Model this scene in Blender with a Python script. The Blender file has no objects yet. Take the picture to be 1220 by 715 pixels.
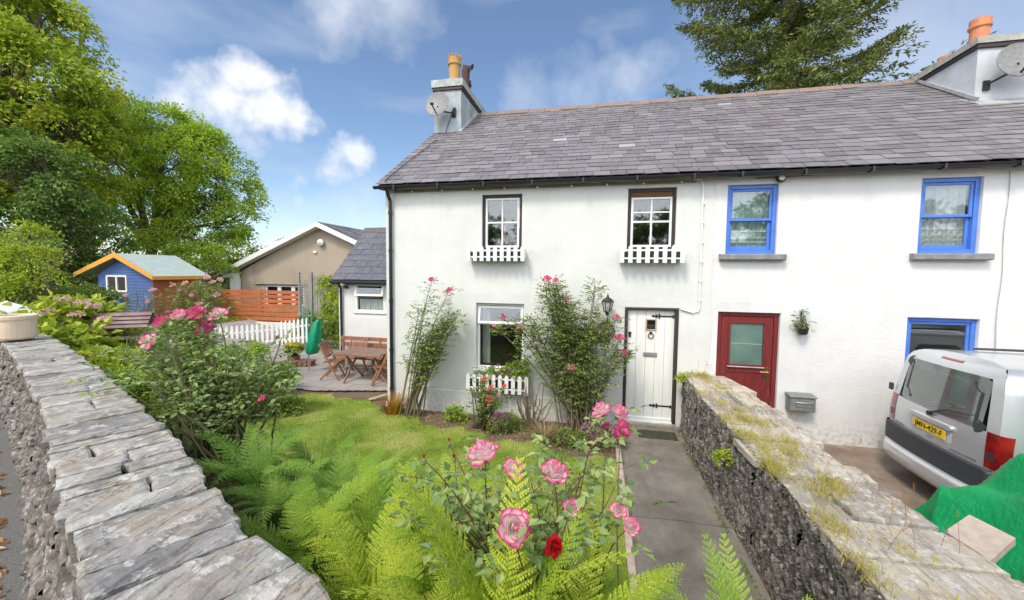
import bpy, math, random
import numpy as np
from mathutils import Vector, noise as mnoise
R = math.radians
random.seed(7); rng = np.random.default_rng(7)
sc = bpy.context.scene
COL = sc.collection

# ------------------------------------------------------------------ camera
EYE = 2.8
FPX, CU, CV = 475.3, 610.0, 354.1
_yaw, _pit, _rol = R(12.1), R(3.6), R(.56)
_fw = np.array([-math.sin(_yaw)*math.cos(_pit), math.cos(_yaw)*math.cos(_pit), -math.sin(_pit)])
_r = np.array([math.cos(_yaw), math.sin(_yaw), 0.0]); _u = np.cross(_r, _fw)
_rt = _r*math.cos(_rol)+_u*math.sin(_rol); _up = -_r*math.sin(_rol)+_u*math.cos(_rol)
cam = bpy.data.cameras.new('camera'); camo = bpy.data.objects.new('camera', cam); COL.objects.link(camo)
from mathutils import Matrix
camo.matrix_world = Matrix([[_rt[0], _up[0], -_fw[0], 0], [_rt[1], _up[1], -_fw[1], 0], [_rt[2], _up[2], -_fw[2], EYE], [0, 0, 0, 1]])
cam.sensor_width = 36; cam.lens = FPX/1220*36; cam.shift_y = -(357.5-CV)/1220
cam.clip_start = .05; cam.clip_end = 3000
sc.camera = camo
def ray(a, b): return _fw+(a-CU)/FPX*_rt-(b-CV)/FPX*_up
def PY(a, b, Y): d = ray(a, b); return d*Y/d[1]+[0, 0, EYE]
def PZ(a, b, Z): d = ray(a, b); return d*(Z-EYE)/d[2]+[0, 0, EYE]
def PD(a, b, s): return ray(a, b)*s+[0, 0, EYE]

# ------------------------------------------------------------------ light
SUN_EL, SUN_AZ = 52, 205          # azimuth clockwise from +y (towards the house); sun behind the camera, to the left
w = bpy.data.worlds.new('World'); sc.world = w; w.use_nodes = True
nt = w.node_tree; N = nt.nodes; Lk = nt.links; N.clear()
def wn(t, **k):
    n = N.new(t)
    for a, b in k.items(): setattr(n, a, b)
    return n
out = wn('ShaderNodeOutputWorld'); bg = wn('ShaderNodeBackground'); bg.inputs[1].default_value = .10
sky = wn('ShaderNodeTexSky', sky_type='NISHITA', sun_disc=False)
sky.sun_elevation = R(SUN_EL); sky.sun_rotation = R(SUN_AZ); sky.air_density = 1.0; sky.dust_density = .15; sky.ozone_density = 2.2
tc = wn('ShaderNodeTexCoord')
def wmath(op, a, b=None, c=None, clamp=False):
    n = wn('ShaderNodeMath', operation=op, use_clamp=clamp)
    for i, x in enumerate((a, b, c)):
        if x is None: continue
        if isinstance(x, (int, float)): n.inputs[i].default_value = x
        else: Lk.new(x, n.inputs[i])
    return n.outputs[0]
nz = wn('ShaderNodeTexNoise'); nz.inputs['Scale'].default_value = 9; nz.inputs['Detail'].default_value = 8; nz.inputs['Roughness'].default_value = .58
Lk.new(tc.outputs['Generated'], nz.inputs['Vector'])
nz2 = wn('ShaderNodeTexNoise'); nz2.inputs['Scale'].default_value = 22; nz2.inputs['Detail'].default_value = 6
Lk.new(tc.outputs['Generated'], nz2.inputs['Vector'])
total = None
# the clouds of the day: direction, angular radius, softness, density
CL = [(ray(a, b), r_, soft, dens) for (a, b, r_, soft, dens) in [(300, 92, .050, .05, 1), (262, 118, .045, .06, .95), (318, 132, .060, .05, 1), (218, 118, .025, .06, .75), (312, 168, .030, .06, .75), (390, 204, .040, .05, .9), (428, 188, .025, .05, .8), (360, 212, .022, .05, .75),
       (415, 2, .06, .12, .75), (460, -10, .06, .14, .6), (745, 92, .045, .10, .6), (765, 75, .03, .1, .5), (690, 112, .04, .12, .45), (625, 118, .035, .12, .45), (420, 252, .07, .16, .4), (330, 270, .06, .2, .3),
       (1100, 60, .22, .3, .35), (1000, 20, .2, .3, .25)]]
# bright cloud bank added out of view behind the photographer, as soft fill light
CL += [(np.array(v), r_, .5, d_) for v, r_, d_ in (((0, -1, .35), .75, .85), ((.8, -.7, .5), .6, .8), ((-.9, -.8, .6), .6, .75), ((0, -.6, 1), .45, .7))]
for (d, r_, soft, dens) in CL:
    d = d/np.linalg.norm(d)
    v = wn('ShaderNodeVectorMath', operation='DISTANCE'); Lk.new(tc.outputs['Generated'], v.inputs[0]); v.inputs[1].default_value = tuple(d)
    q = wmath('SUBTRACT', r_, v.outputs['Value'])
    q = wmath('MULTIPLY_ADD', wmath('SUBTRACT', nz.outputs['Fac'], .5), .17, q)
    q = wmath('MULTIPLY_ADD', wmath('SUBTRACT', nz2.outputs['Fac'], .5), .06, q)
    q = wmath('MULTIPLY_ADD', q, 1/soft, .35, clamp=True)
    q = wmath('MULTIPLY', q, dens)
    total = q if total is None else wmath('MAXIMUM', total, q)
mp = wn('ShaderNodeMapping'); mp.inputs['Scale'].default_value = (1, 1, 3.2); Lk.new(tc.outputs['Generated'], mp.inputs['Vector'])
nz3 = wn('ShaderNodeTexNoise'); nz3.inputs['Scale'].default_value = 3.2; nz3.inputs['Detail'].default_value = 7; Lk.new(mp.outputs[0], nz3.inputs['Vector'])
wisp = wmath('MULTIPLY', wmath('MULTIPLY_ADD', nz3.outputs['Fac'], 3.2, -1.65, clamp=True), .34)
total = wmath('MAXIMUM', total, wisp)
shade = wn('ShaderNodeMix', data_type='RGBA'); Lk.new(nz.outputs['Fac'], shade.inputs[0])
shade.inputs[6].default_value = (4.4, 4.8, 5.5, 1); shade.inputs[7].default_value = (7.0, 7.0, 7.1, 1)
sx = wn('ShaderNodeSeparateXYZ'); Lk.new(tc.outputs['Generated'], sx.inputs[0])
back = wmath('MULTIPLY_ADD', sx.outputs['Y'], -1.6, .1, clamp=True)  # extra brightness for the added clouds behind the camera, filling light onto the house
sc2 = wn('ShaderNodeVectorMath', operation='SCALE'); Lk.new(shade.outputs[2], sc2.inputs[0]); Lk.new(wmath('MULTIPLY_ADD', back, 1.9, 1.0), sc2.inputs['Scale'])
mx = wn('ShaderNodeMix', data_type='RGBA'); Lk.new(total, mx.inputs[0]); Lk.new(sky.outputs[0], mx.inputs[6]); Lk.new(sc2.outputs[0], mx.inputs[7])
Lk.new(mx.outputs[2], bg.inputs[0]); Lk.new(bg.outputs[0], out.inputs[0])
sl = bpy.data.lights.new('sun', 'SUN'); slo = bpy.data.objects.new('sun', sl); COL.objects.link(slo)
sl.energy = 1.7; sl.angle = R(13); sl.color = (1, .93, .80)
sd = Vector((math.sin(R(SUN_AZ))*math.cos(R(SUN_EL)), math.cos(R(SUN_AZ))*math.cos(R(SUN_EL)), math.sin(R(SUN_EL))))
slo.rotation_euler = (-sd).to_track_quat('-Z', 'Y').to_euler(); slo.location = (-6, -12, 20)
sc.view_settings.view_transform = 'Standard'; sc.view_settings.look = 'None'; sc.view_settings.gamma = 1
sc.view_settings.exposure = .80
sc.cycles.max_bounces = 8; sc.cycles.transparent_max_bounces = 12

# ------------------------------------------------------------------ materials
MATS = {}
class NT:
    def __init__(s, name):
        m = s.m = bpy.data.materials.new(name); m.use_nodes = True; s.n = m.node_tree.nodes; s.l = m.node_tree.links
        s.b = s.n['Principled BSDF']; s.out = s.n['Material Output']; MATS[name] = m
    def new(s, t, ins=None, **k):
        n = s.n.new(t)
        for a, b in k.items(): setattr(n, a, b)
        for a, b in (ins or {}).items():
            if hasattr(b, 'is_linked') or hasattr(b, 'links'): s.l.new(b, n.inputs[a])
            else: n.inputs[a].default_value = b
        return n
    def pos(s, scale=(1, 1, 1), rot=(0, 0, 0), kind='Object'):
        t = s.new('ShaderNodeTexCoord')
        return s.new('ShaderNodeMapping', {'Vector': t.outputs[kind], 'Scale': scale, 'Rotation': rot}).outputs[0]
    def noise(s, vec, scale, detail=4, rough=.55):
        return s.new('ShaderNodeTexNoise', {'Vector': vec, 'Scale': scale, 'Detail': detail, 'Roughness': rough}).outputs['Fac']
    def ramp(s, fac, stops):
        r = s.new('ShaderNodeValToRGB', {'Fac': fac}); e = r.color_ramp.elements
        while len(e) < len(stops): e.new(.5)
        for i, (p, c) in enumerate(stops): e[i].position = p; e[i].color = (*c, 1) if len(c) == 3 else c
        return r.outputs['Color']
    def mix(s, fac, a, b, mode='MIX'):
        n = s.n.new('ShaderNodeMix'); n.data_type = 'RGBA'; n.blend_type = mode
        for i, x in ((0, fac), (6, a), (7, b)):
            if hasattr(x, 'links'): s.l.new(x, n.inputs[i])
            elif i == 0: n.inputs[0].default_value = x
            else: n.inputs[i].default_value = (*x, 1) if len(x) == 3 else x
        return n.outputs[2]
    def math(s, op, a, b=0.0, clamp=False):
        n = s.n.new('ShaderNodeMath'); n.operation = op; n.use_clamp = clamp
        for i, x in enumerate((a, b)):
            if hasattr(x, 'links'): s.l.new(x, n.inputs[i])
            else: n.inputs[i].default_value = x
        return n.outputs[0]
    def attr(s, name='cv'): return s.new('ShaderNodeAttribute', attribute_name=name).outputs['Fac']
    def bump(s, h, strength=.3, dist=.01):
        s.l.new(s.new('ShaderNodeBump', {'Height': h, 'Strength': strength, 'Distance': dist}).outputs[0], s.b.inputs['Normal'])
    def col(s, c):
        if hasattr(c, 'links'): s.l.new(c, s.b.inputs['Base Color'])
        else: s.b.inputs['Base Color'].default_value = (*c, 1)
    def set(s, rough=.6, metal=0, spec=.5):
        s.b.inputs['Roughness'].default_value = rough; s.b.inputs['Metallic'].default_value = metal; s.b.inputs['Specular IOR Level'].default_value = spec

def simple(name, c, rough=.6, var=.25, scale=8, metal=0, bump=.15, spec=.5, stretch=(1, 1, 1), c2=None, bscale=None):
    """painted / plain surface with mottled colour and a little relief"""
    t = NT(name); p = t.pos(stretch); n = t.noise(p, scale, 5)
    if c2 is None: c2 = tuple(x*(1-var) for x in c)
    t.col(t.mix(t.ramp(n, [(.35, (0, 0, 0)), (.68, (1, 1, 1))]), c, c2))
    t.set(rough, metal, spec)
    if bump: t.bump(t.noise(p, bscale or scale*6, 3), bump, .004)
    return t.m

def foliage(name, a, b, trans=.3, rough=.55, c=None, spec=.35):
    t = NT(name); cv = t.attr()
    stops = [(.1, a), (.9, b)] if c is None else [(.05, a), (.55, b), (.95, c)]
    colr = t.ramp(cv, stops)
    oi = t.new('ShaderNodeObjectInfo')
    colr = t.mix(1.0, colr, oi.outputs['Color'], 'MULTIPLY')
    t.col(colr); t.set(rough, 0, spec)
    tr = t.new('ShaderNodeBsdfTranslucent', {'Color': colr})
    ms = t.new('ShaderNodeMixShader', {0: trans, 1: t.b.outputs[0], 2: tr.outputs[0]})
    t.l.new(ms.outputs[0], t.out.inputs[0]); return t.m

def petalmat(name, inner, mid, edge, trans=.4):
    t = NT(name); cv = t.attr()
    n = t.noise(t.pos(), 60, 3)
    f = t.math('ADD', cv, t.math('MULTIPLY', t.math('SUBTRACT', n, .5), .35))
    c = t.ramp(f, [(.14, inner), (.44, mid), (.72, edge)])
    t.col(c); t.set(.6, 0, .2)
    tr = t.new('ShaderNodeBsdfTranslucent', {'Color': c})
    ms = t.new('ShaderNodeMixShader', {0: trans, 1: t.b.outputs[0], 2: tr.outputs[0]})
    t.l.new(ms.outputs[0], t.out.inputs[0]); return t.m

# white render of the cottages
def render_mat(name, base, dirt):
    t = NT(name); p = t.pos(kind='Object')
    n1 = t.noise(p, 1.1, 6, .6); n2 = t.noise(t.pos((5, 5, .7)), 1.2, 5, .6); n3 = t.noise(p, 14, 5)
    c = t.mix(t.ramp(n1, [(.42, (0, 0, 0)), (.75, (1, 1, 1))]), base, tuple(x*.9 for x in base))
    c = t.mix(t.math('MULTIPLY', t.ramp(n2, [(.52, (0, 0, 0)), (.85, (1, 1, 1))]), .30), c, dirt)
    sep = t.new('ShaderNodeSeparateXYZ', {0: t.new('ShaderNodeTexCoord').outputs['Object']})
    low = t.math('MULTIPLY', t.math('SUBTRACT', 1.0, t.math('MULTIPLY', sep.outputs['Z'], 1.8), True), t.ramp(n3, [(.42, (0, 0, 0)), (.7, (1, 1, 1))]))
    c = t.mix(t.math('MULTIPLY', low, .75), c, (.33, .29, .23))
    t.col(c); t.set(.75, 0, .3)
    t.bump(t.math('ADD', t.math('MULTIPLY', t.noise(p, 3, 4), 2.5), t.noise(p, 45, 4)), .4, .012); return t.m
render_mat('white_render', (.70, .69, .67), (.53, .515, .46))
render_mat('cream_white_render', (.67, .67, .63), (.49, .485, .42))
simple('plinth_render', (.72, .71, .68), .8, c2=(.5, .48, .43), scale=3, bump=.4)
simple('reveal_white', (.78, .79, .77), .7, .1, bump=.1)

def slate_mat(name, a, b, c, lich):
    t = NT(name); cv = t.attr(); p = t.pos()
    col = t.ramp(cv, [(0, a), (.45, b), (.85, c), (1, lich)])
    n = t.noise(p, 9, 6, .65); col = t.mix(t.math('MULTIPLY', t.ramp(n, [(.5, (0, 0, 0)), (.72, (1, 1, 1))]), .5), col, (.30, .27, .25))
    n4 = t.noise(p, .6, 3); col = t.mix(t.math('MULTIPLY', t.ramp(n4, [(.5, (0, 0, 0)), (.8, (1, 1, 1))]), .35), col, (.16, .13, .11))
    t.col(col); t.set(.6, 0, .4); t.bump(t.noise(p, 30, 5), .3, .006); return t.m
slate_mat('roof_slate', (.105, .095, .098), (.185, .168, .176), (.28, .26, .265), (.45, .43, .42))
slate_mat('new_slate', (.08, .085, .10), (.105, .11, .13), (.135, .14, .165), (.2, .2, .22))
simple('ridge_tile', (.26, .17, .13), .85, c2=(.17, .15, .14), scale=4, bump=.4)
simple('ridge_dark', (.14, .12, .12), .8)
simple('lead_flashing', (.42, .42, .41), .6, .3)
simple('mortar', (.62, .60, .54), .9, .35, bump=.5)
simple('soffit', (.33, .30, .26), .9, .35, 4, bump=.4)
simple('black_plastic', (.02, .02, .022), .35, .2, bump=.03)
simple('black_iron', (.025, .025, .025), .45, .3, bump=.1)
simple('dark_wood', (.045, .030, .026), .6, .3, 12, stretch=(1, 1, .1))
simple('white_gloss', (.80, .80, .77), .35, .06, 6, bump=.05)
simple('white_door_paint', (.80, .80, .75), .45, .08, 4, bump=.05, stretch=(3, 3, .5))
simple('picket_white', (.80, .80, .77), .5, .15, 6)
simple('bare_wood_edge', (.62, .40, .28), .6, .2)
simple('blue_paint', (.085, .215, .66), .38, .15, 7, bump=.06)
simple('slate_sill', (.17, .17, .18), .7, c2=(.27, .26, .25), scale=8, bump=.4)
simple('maroon_upvc', (.20, .028, .028), .38, .35, 5, bump=.05, stretch=(9, 9, .8))
simple('brass', (.72, .52, .22), .25, .15, metal=1, bump=.02)
simple('grey_metal', (.30, .31, .31), .45, .3, 10, metal=.4)
simple('galv_metal', (.5, .5, .5), .4, .25, metal=.7)
simple('dish_grey', (.24, .235, .23), .5, .3, 14)
simple('blue_grey_render', (.43, .49, .51), .85, c2=(.30, .33, .33), scale=3, bump=.5)
simple('cap_render', (.46, .50, .48), .9, c2=(.30, .31, .27), scale=7, bump=.6)
simple('pale_render', (.55, .57, .60), .8, c2=(.44, .45, .46), scale=3, bump=.4)
simple('cap_stone', (.30, .29, .25), .9, c2=(.45, .44, .38), scale=8, bump=.6)
simple('clay_pot', (.46, .27, .08), .75, c2=(.42, .24, .09), scale=6, bump=.3)
simple('terracotta', (.70, .28, .12), .75, c2=(.5, .18, .09), scale=6, bump=.3)
simple('dark_pot', (.10, .055, .045), .8, .4)
simple('cream_pot', (.78, .64, .47), .8, c2=(.66, .52, .36), scale=5, bump=.3)
simple('white_canvas', (.80, .81, .80), .7, .08)
simple('teak', (.34, .15, .08), .6, c2=(.22, .10, .055), scale=5, stretch=(2, 2, 2), bump=.2)
simple('teak_table', (.26, .16, .11), .6, c2=(.19, .11, .08), scale=5, bump=.2)
simple('slat_orange', (.47, .135, .05), .6, c2=(.33, .09, .035), scale=3, stretch=(.4, 1, 3), bump=.15)
simple('door_orange', (.45, .15, .06), .6, c2=(.33, .10, .045), scale=3, stretch=(2, 2, .4), bump=.15)
simple('cream_block', (.66, .60, .48), .85, c2=(.52, .47, .38), scale=4, bump=.3)
simple('grey_trellis', (.30, .28, .26), .8, .3)
simple('orange_board', (.75, .36, .05), .55, .15, 5)
simple('shed_felt', (.36, .44, .40), .9, c2=(.44, .5, .46), scale=5, bump=.3)
simple('green_cover', (.0, .33, .16), .5, .35, 8, bump=.2)
simple('teal_pole', (.06, .38, .36), .4, .1)
simple('yellow_petal', (.75, .62, .06), .6, .2)
simple('brick_red', (.26, .10, .07), .85, c2=(.17, .08, .06), scale=9, bump=.5)
simple('bird_table_wood', (.22, .13, .125), .8, c2=(.34, .24, .23), scale=6, bump=.4)
simple('bark', (.16, .12, .09), .9, c2=(.09, .07, .05), scale=6, stretch=(3, 3, .6), bump=.7)
simple('twig', (.20, .14, .09), .85, c2=(.12, .11, .05), scale=20)
simple('green_stem', (.10, .14, .04), .6, c2=(.14, .09, .05), scale=12)
simple('red_stem', (.13, .03, .03), .5, c2=(.10, .07, .03), scale=12)
t = NT('tarpaulin'); p = t.pos((1, .45, 1), (0, 0, .5)); n = t.noise(p, 7, 7, .65); n2 = t.noise(t.pos((.5, 1.8, 1), (0, 0, -.3)), 14, 5, .6)
t.col(t.mix(n, (.0, .23, .06), (.005, .37, .12))); t.set(.33, 0, .5); t.bump(t.math('ADD', n, n2), .45, .04)
simple('concrete_slab', (.50, .40, .32), .9, c2=(.38, .31, .26), scale=14, bump=.6)
simple('doormat_rubber', (.055, .05, .035), .95, .4, 20, bump=.8)
simple('step_stone', (.30, .27, .22), .9, .4, 8, bump=.6)
simple('van_interior', (.05, .05, .055), .8, .2)
simple('rubber', (.022, .022, .023), .8, .3, 10)
simple('van_trim', (.045, .047, .052), .6, .2, 12, bump=.1)
simple('plate_yellow', (.82, .55, .015), .4, .05)
simple('plate_ink', (.02, .02, .02), .5, .1)
simple('mailbox_grey', (.20, .215, .21), .5, .3, 9)
simple('curtain', (.85, .85, .83), .9, .15, 5, bump=.2)
simple('curtain_green', (.50, .66, .60), .9, .2, 5, bump=.2)
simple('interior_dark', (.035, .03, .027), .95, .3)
simple('blind_brown', (.16, .07, .03), .8, .2)
simple('fabric_white', (.7, .7, .68), .9, .15)
t = NT('van_silver'); t.col((.60, .61, .62)); t.set(.3, .55, .5); t.b.inputs['Coat Weight'].default_value = .6; t.b.inputs['Coat Roughness'].default_value = .06; t.bump(t.noise(t.pos(), 3, 2), .03, .01)
t = NT('red_lens'); t.col(t.ramp(t.noise(t.pos(), 6, 2), [(.4, (.16, .004, .006)), (.6, (.30, .012, .010))])); t.set(.12, 0, .5); t.b.inputs['Coat Weight'].default_value = 1
t = NT('smoked_lens'); t.col((.07, .035, .035)); t.set(.2)
def glass(name, tint, opac, rough=.03):
    t = NT(name); t.col(t.ramp(t.noise(t.pos(), 2.5, 3), [(.3, tint), (.7, tuple(x*.6 for x in tint))])); t.set(rough, 0, .5); t.b.inputs['IOR'].default_value = 1.5
    tr = t.new('ShaderNodeBsdfTransparent', {'Color': (.9, .93, .92, 1)})
    ms = t.new('ShaderNodeMixShader', {0: opac, 1: tr.outputs[0], 2: t.b.outputs[0]})
    geo = t.new('ShaderNodeNewGeometry'); ior = t.math('SUBTRACT', 1.5, t.math('MULTIPLY', geo.outputs['Backfacing'], .8333)); fr = t.new('ShaderNodeFresnel', {'IOR': ior}); gl = t.new('ShaderNodeBsdfGlossy', {'Roughness': rough, 'Color': (1, 1, 1, 1)})
    m2 = t.new('ShaderNodeMixShader', {0: t.math('ADD', t.math('MULTIPLY', fr.outputs[0], 1.2), .05, True), 1: ms.outputs[0], 2: gl.outputs[0]})
    t.l.new(m2.outputs[0], t.out.inputs[0]); return t.m
glass('window_glass', (.03, .035, .03), .06)
glass('frosted_glass', (.16, .26, .22), .85, .3)
glass('van_glass', (.30, .36, .34), .42)
glass('van_side_glass', (.015, .018, .018), .9)
glass('lantern_glass', (.5, .5, .42), .25, .1)
t = NT('bulb_white'); t.col((.8, .8, .75)); t.set(.2)

# stone
def rubble_mat(name, a, b, c, moss=.15):
    t = NT(name); cv = t.attr(); p = t.pos()
    col = t.ramp(cv, [(0, a), (.5, b), (1, c)])
    n = t.noise(p, 14, 7, .7); col = t.mix(t.ramp(n, [(.35, (1, 1, 1)), (.62, (.0, .0, .0))]), col, tuple(x*.45 for x in a))
    n2 = t.noise(p, 22, 5, .7); col = t.mix(t.math('MULTIPLY', t.ramp(n2, [(.56, (0, 0, 0)), (.64, (1, 1, 1))]), .6), col, (.55, .54, .50))
    n3 = t.noise(p, 3, 5); col = t.mix(t.math('MULTIPLY', t.ramp(n3, [(.58, (0, 0, 0)), (.7, (1, 1, 1))]), moss), col, (.10, .13, .03))
    t.col(col); t.set(.85, 0, .3); t.bump(t.math('ADD', n, t.noise(p, 60, 5)), .7, .012); return t.m
rubble_mat('slate_rubble', (.075, .066, .058), (.19, .165, .14), (.44, .39, .33))
rubble_mat('road_side_rubble', (.13, .11, .095), (.22, .19, .16), (.38, .34, .30), .1)
def coping_mat(name, ang, a, b, c, pink):
    t = NT(name); cv = t.attr(); p = t.pos((7, 1.6, 7), (0, 0, ang)); q = t.pos()
    n = t.noise(p, 1.5, 8, .65)
    col = t.ramp(n, [(.30, a), (.46, b), (.62, c)])
    col = t.mix(t.math('MULTIPLY', t.math('SUBTRACT', 1.0, cv), .55), col, (.14, .13, .145))
    n2 = t.noise(q, 5, 6, .6); col = t.mix(t.math('MULTIPLY', t.ramp(n2, [(.48, (0, 0, 0)), (.60, (1, 1, 1))]), .6), col, pink)
    n3 = t.noise(q, 13, 6, .7); col = t.mix(t.math('MULTIPLY', t.ramp(n3, [(.54, (0, 0, 0)), (.62, (1, 1, 1))]), .65), col, (.66, .64, .59))
    n4 = t.noise(q, 45, 5, .75); col = t.mix(t.math('MULTIPLY', t.ramp(n4, [(.60, (0, 0, 0)), (.70, (1, 1, 1))]), .55), col, (.10, .095, .09))
    n6 = t.noise(t.pos((9, 1.1, 9), (0, 0, ang)), 1.1, 6, .6); col = t.mix(t.math('MULTIPLY', t.ramp(n6, [(.485, (0, 0, 0)), (.5, (1, 1, 1)), (.515, (0, 0, 0))]), .7), col, (.07, .065, .06))
    t.col(col); t.set(.8, 0, .3); t.bump(t.math('ADD', t.noise(p, 3, 9, .7), t.math('MULTIPLY', n4, .5)), .75, .02); return t.m
coping_mat('slate_coping', R(24.7), (.16, .15, .135), (.35, .335, .295), (.54, .515, .46), (.40, .325, .245))
coping_mat('lichen_coping', R(80), (.28, .24, .20), (.48, .42, .34), (.62, .57, .48), (.46, .36, .22))

# ground
t = NT('soil'); p = t.pos(); n = t.noise(p, 2.3, 6, .65); n2 = t.noise(p, 35, 6, .75)
c = t.ramp(n, [(.3, (.11, .075, .05)), (.55, (.18, .13, .085)), (.75, (.13, .13, .05))]); c = t.mix(t.ramp(n2, [(.45, (0, 0, 0)), (.7, (1, 1, 1))]), c, (.27, .20, .13))
t.col(c); t.set(.95, 0, .2); t.bump(n2, .8, .03)
t = NT('lawn_green'); p = t.pos(); n = t.noise(p, 1.4, 6, .6); n2 = t.noise(p, 40, 5, .7)
c = t.ramp(n, [(.3, (.15, .23, .025)), (.5, (.25, .34, .04)), (.66, (.42, .42, .14))]); c = t.mix(t.ramp(n2, [(.4, (0, 0, 0)), (.7, (1, 1, 1))]), c, (.20, .24, .05))
t.col(c); t.set(.95, 0, .2); t.bump(n2, .8, .03)
t = NT('concrete_path'); p = t.pos(); n = t.noise(p, 1.6, 7, .65); n2 = t.noise(p, 60, 5, .75); n3 = t.noise(p, 7, 6, .7)
c = t.ramp(n, [(.3, (.125, .105, .085)), (.5, (.21, .185, .155)), (.72, (.30, .265, .22))]); c = t.mix(t.math('MULTIPLY', t.ramp(n2, [(.5, (0, 0, 0)), (.75, (1, 1, 1))]), .4), c, (.36, .34, .3))
c = t.mix(t.math('MULTIPLY', t.ramp(n3, [(.60, (0, 0, 0)), (.7, (1, 1, 1))]), .6), c, (.11, .105, .07))
vor = t.new('ShaderNodeTexVoronoi', {'Vector': t.mix(.12, p, t.new('ShaderNodeTexNoise', {'Vector': p, 'Scale': 3.0, 'Detail': 5.0}).outputs['Color']), 'Scale': .42}, feature='DISTANCE_TO_EDGE')
c = t.mix(t.ramp(vor.outputs['Distance'], [(.0, (1, 1, 1)), (.004, (0, 0, 0))]), c, (.06, .05, .04))
n5 = t.noise(t.pos((1.6, .5, 1)), 1.3, 7, .7); c = t.mix(t.math('MULTIPLY', t.ramp(n5, [(.48, (0, 0, 0)), (.62, (1, 1, 1))]), .55), c, (.12, .10, .075)); t.col(c); t.set(.9, 0, .3); t.bump(t.math('ADD', n2, n3), .6, .012)
t = NT('asphalt'); p = t.pos(); n = t.noise(p, 2, 6); n2 = t.noise(p, 90, 4, .8)
c = t.ramp(n2, [(.35, (.07, .068, .065)), (.7, (.24, .23, .21))]); c = t.mix(t.math('MULTIPLY', n, .5), c, (.20, .18, .15)); t.col(c); t.set(.9); t.bump(n2, .7, .012)
t = NT('driveway_dirt'); p = t.pos(); n = t.noise(p, 1.3, 6, .6); n2 = t.noise(p, 30, 6, .75)
c = t.ramp(n, [(.4, (.22, .155, .115)), (.52, (.31, .235, .185)), (.62, (.40, .33, .28))]); c = t.mix(t.math('MULTIPLY', n2, .6), c, (.15, .11, .08)); t.col(c); t.set(.95); t.bump(n2, .7, .03)
t = NT('paving'); p = t.pos(); br = t.new('ShaderNodeTexBrick', {'Vector': p, 'Scale': 1.0, 'Color1': (.40, .37, .35, 1), 'Color2': (.33, .28, .26, 1), 'Mortar': (.2, .18, .16, 1), 'Mortar Size': .012, 'Brick Width': .6, 'Row Height': .45})
c = t.mix(t.math('MULTIPLY', t.noise(p, 6, 6), .5), br.outputs['Color'], (.24, .21, .19)); t.col(c); t.set(.9); t.bump(t.noise(p, 30, 5), .4, .01)
t = NT('brown_pebbledash'); p = t.pos(); n = t.noise(t.pos((1, 1, .5)), .7, 6, .6); n2 = t.noise(p, 30, 4)
c = t.ramp(n, [(.35, (.35, .28, .21)), (.55, (.42, .35, .265)), (.7, (.30, .25, .19))]); t.col(t.mix(t.math('MULTIPLY', n2, .4), c, (.28, .23, .18))); t.set(.9); t.bump(n2, .6, .01)
t = NT('blue_shiplap'); p = t.pos(); n = t.noise(t.pos((1, 1, 6)), 3, 5)
t.col(t.mix(n, (.075, .145, .36), (.045, .10, .27))); t.set(.65); t.bump(t.noise(p, 20, 4), .2, .005)

foliage('leaf_bright', (.15, .25, .02), (.34, .46, .035), .45, c=(.62, .64, .07))
foliage('leaf_ash', (.13, .24, .02), (.30, .46, .035), .45, c=(.52, .64, .07))
foliage('leaf_dark', (.05, .10, .02), (.12, .21, .035), .32, c=(.25, .37, .07))
foliage('leaf_mid', (.07, .14, .025), (.18, .28, .045), .38, c=(.34, .42, .08))
foliage('leaf_rose', (.09, .15, .035), (.22, .30, .075), .38, .4, c=(.44, .48, .13), spec=.5)
foliage('leaf_rose_blue', (.13, .21, .07), (.27, .38, .12), .38, .45, c=(.48, .54, .20), spec=.5)
foliage('leaf_hydrangea', (.14, .22, .02), (.34, .44, .035), .4, c=(.55, .58, .08))
foliage('needles', (.06, .085, .025), (.18, .22, .05), .25, c=(.38, .40, .12))
foliage('fern_green', (.14, .25, .03), (.34, .48, .04), .42, c=(.60, .66, .09))
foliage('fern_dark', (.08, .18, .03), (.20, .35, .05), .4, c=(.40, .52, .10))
foliage('grass_blades', (.18, .30, .03), (.34, .46, .06), .4, c=(.62, .60, .22))
foliage('grass_dry', (.36, .27, .07), (.60, .50, .14), .4, c=(.48, .52, .08))
foliage('straw', (.20, .14, .07), (.36, .27, .14), .3, c=(.48, .38, .22))
foliage('montbretia', (.30, .10, .02), (.45, .20, .03), .35, c=(.45, .40, .05))
foliage('leaf_litter_tones', (.30, .12, .03), (.48, .26, .07), .2, c=(.55, .42, .2))
foliage('mauve_flowers', (.28, .05, .20), (.45, .12, .33), .3, c=(.6, .3, .5))
petalmat('petal_bicolour', (.94, .88, .82), (.92, .62, .68), (.80, .03, .24))
petalmat('petal_pink', (.84, .45, .50), (.80, .18, .36), (.72, .03, .22))
petalmat('petal_pale', (.82, .60, .58), (.80, .48, .50), (.75, .34, .40))
petalmat('petal_coral', (.85, .40, .28), (.82, .26, .18), (.75, .14, .12))
petalmat('petal_red', (.60, .02, .03), (.60, .015, .03), (.50, .01, .02))
petalmat('petal_hydrangea', (.70, .62, .45), (.76, .55, .50), (.72, .42, .48))

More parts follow.
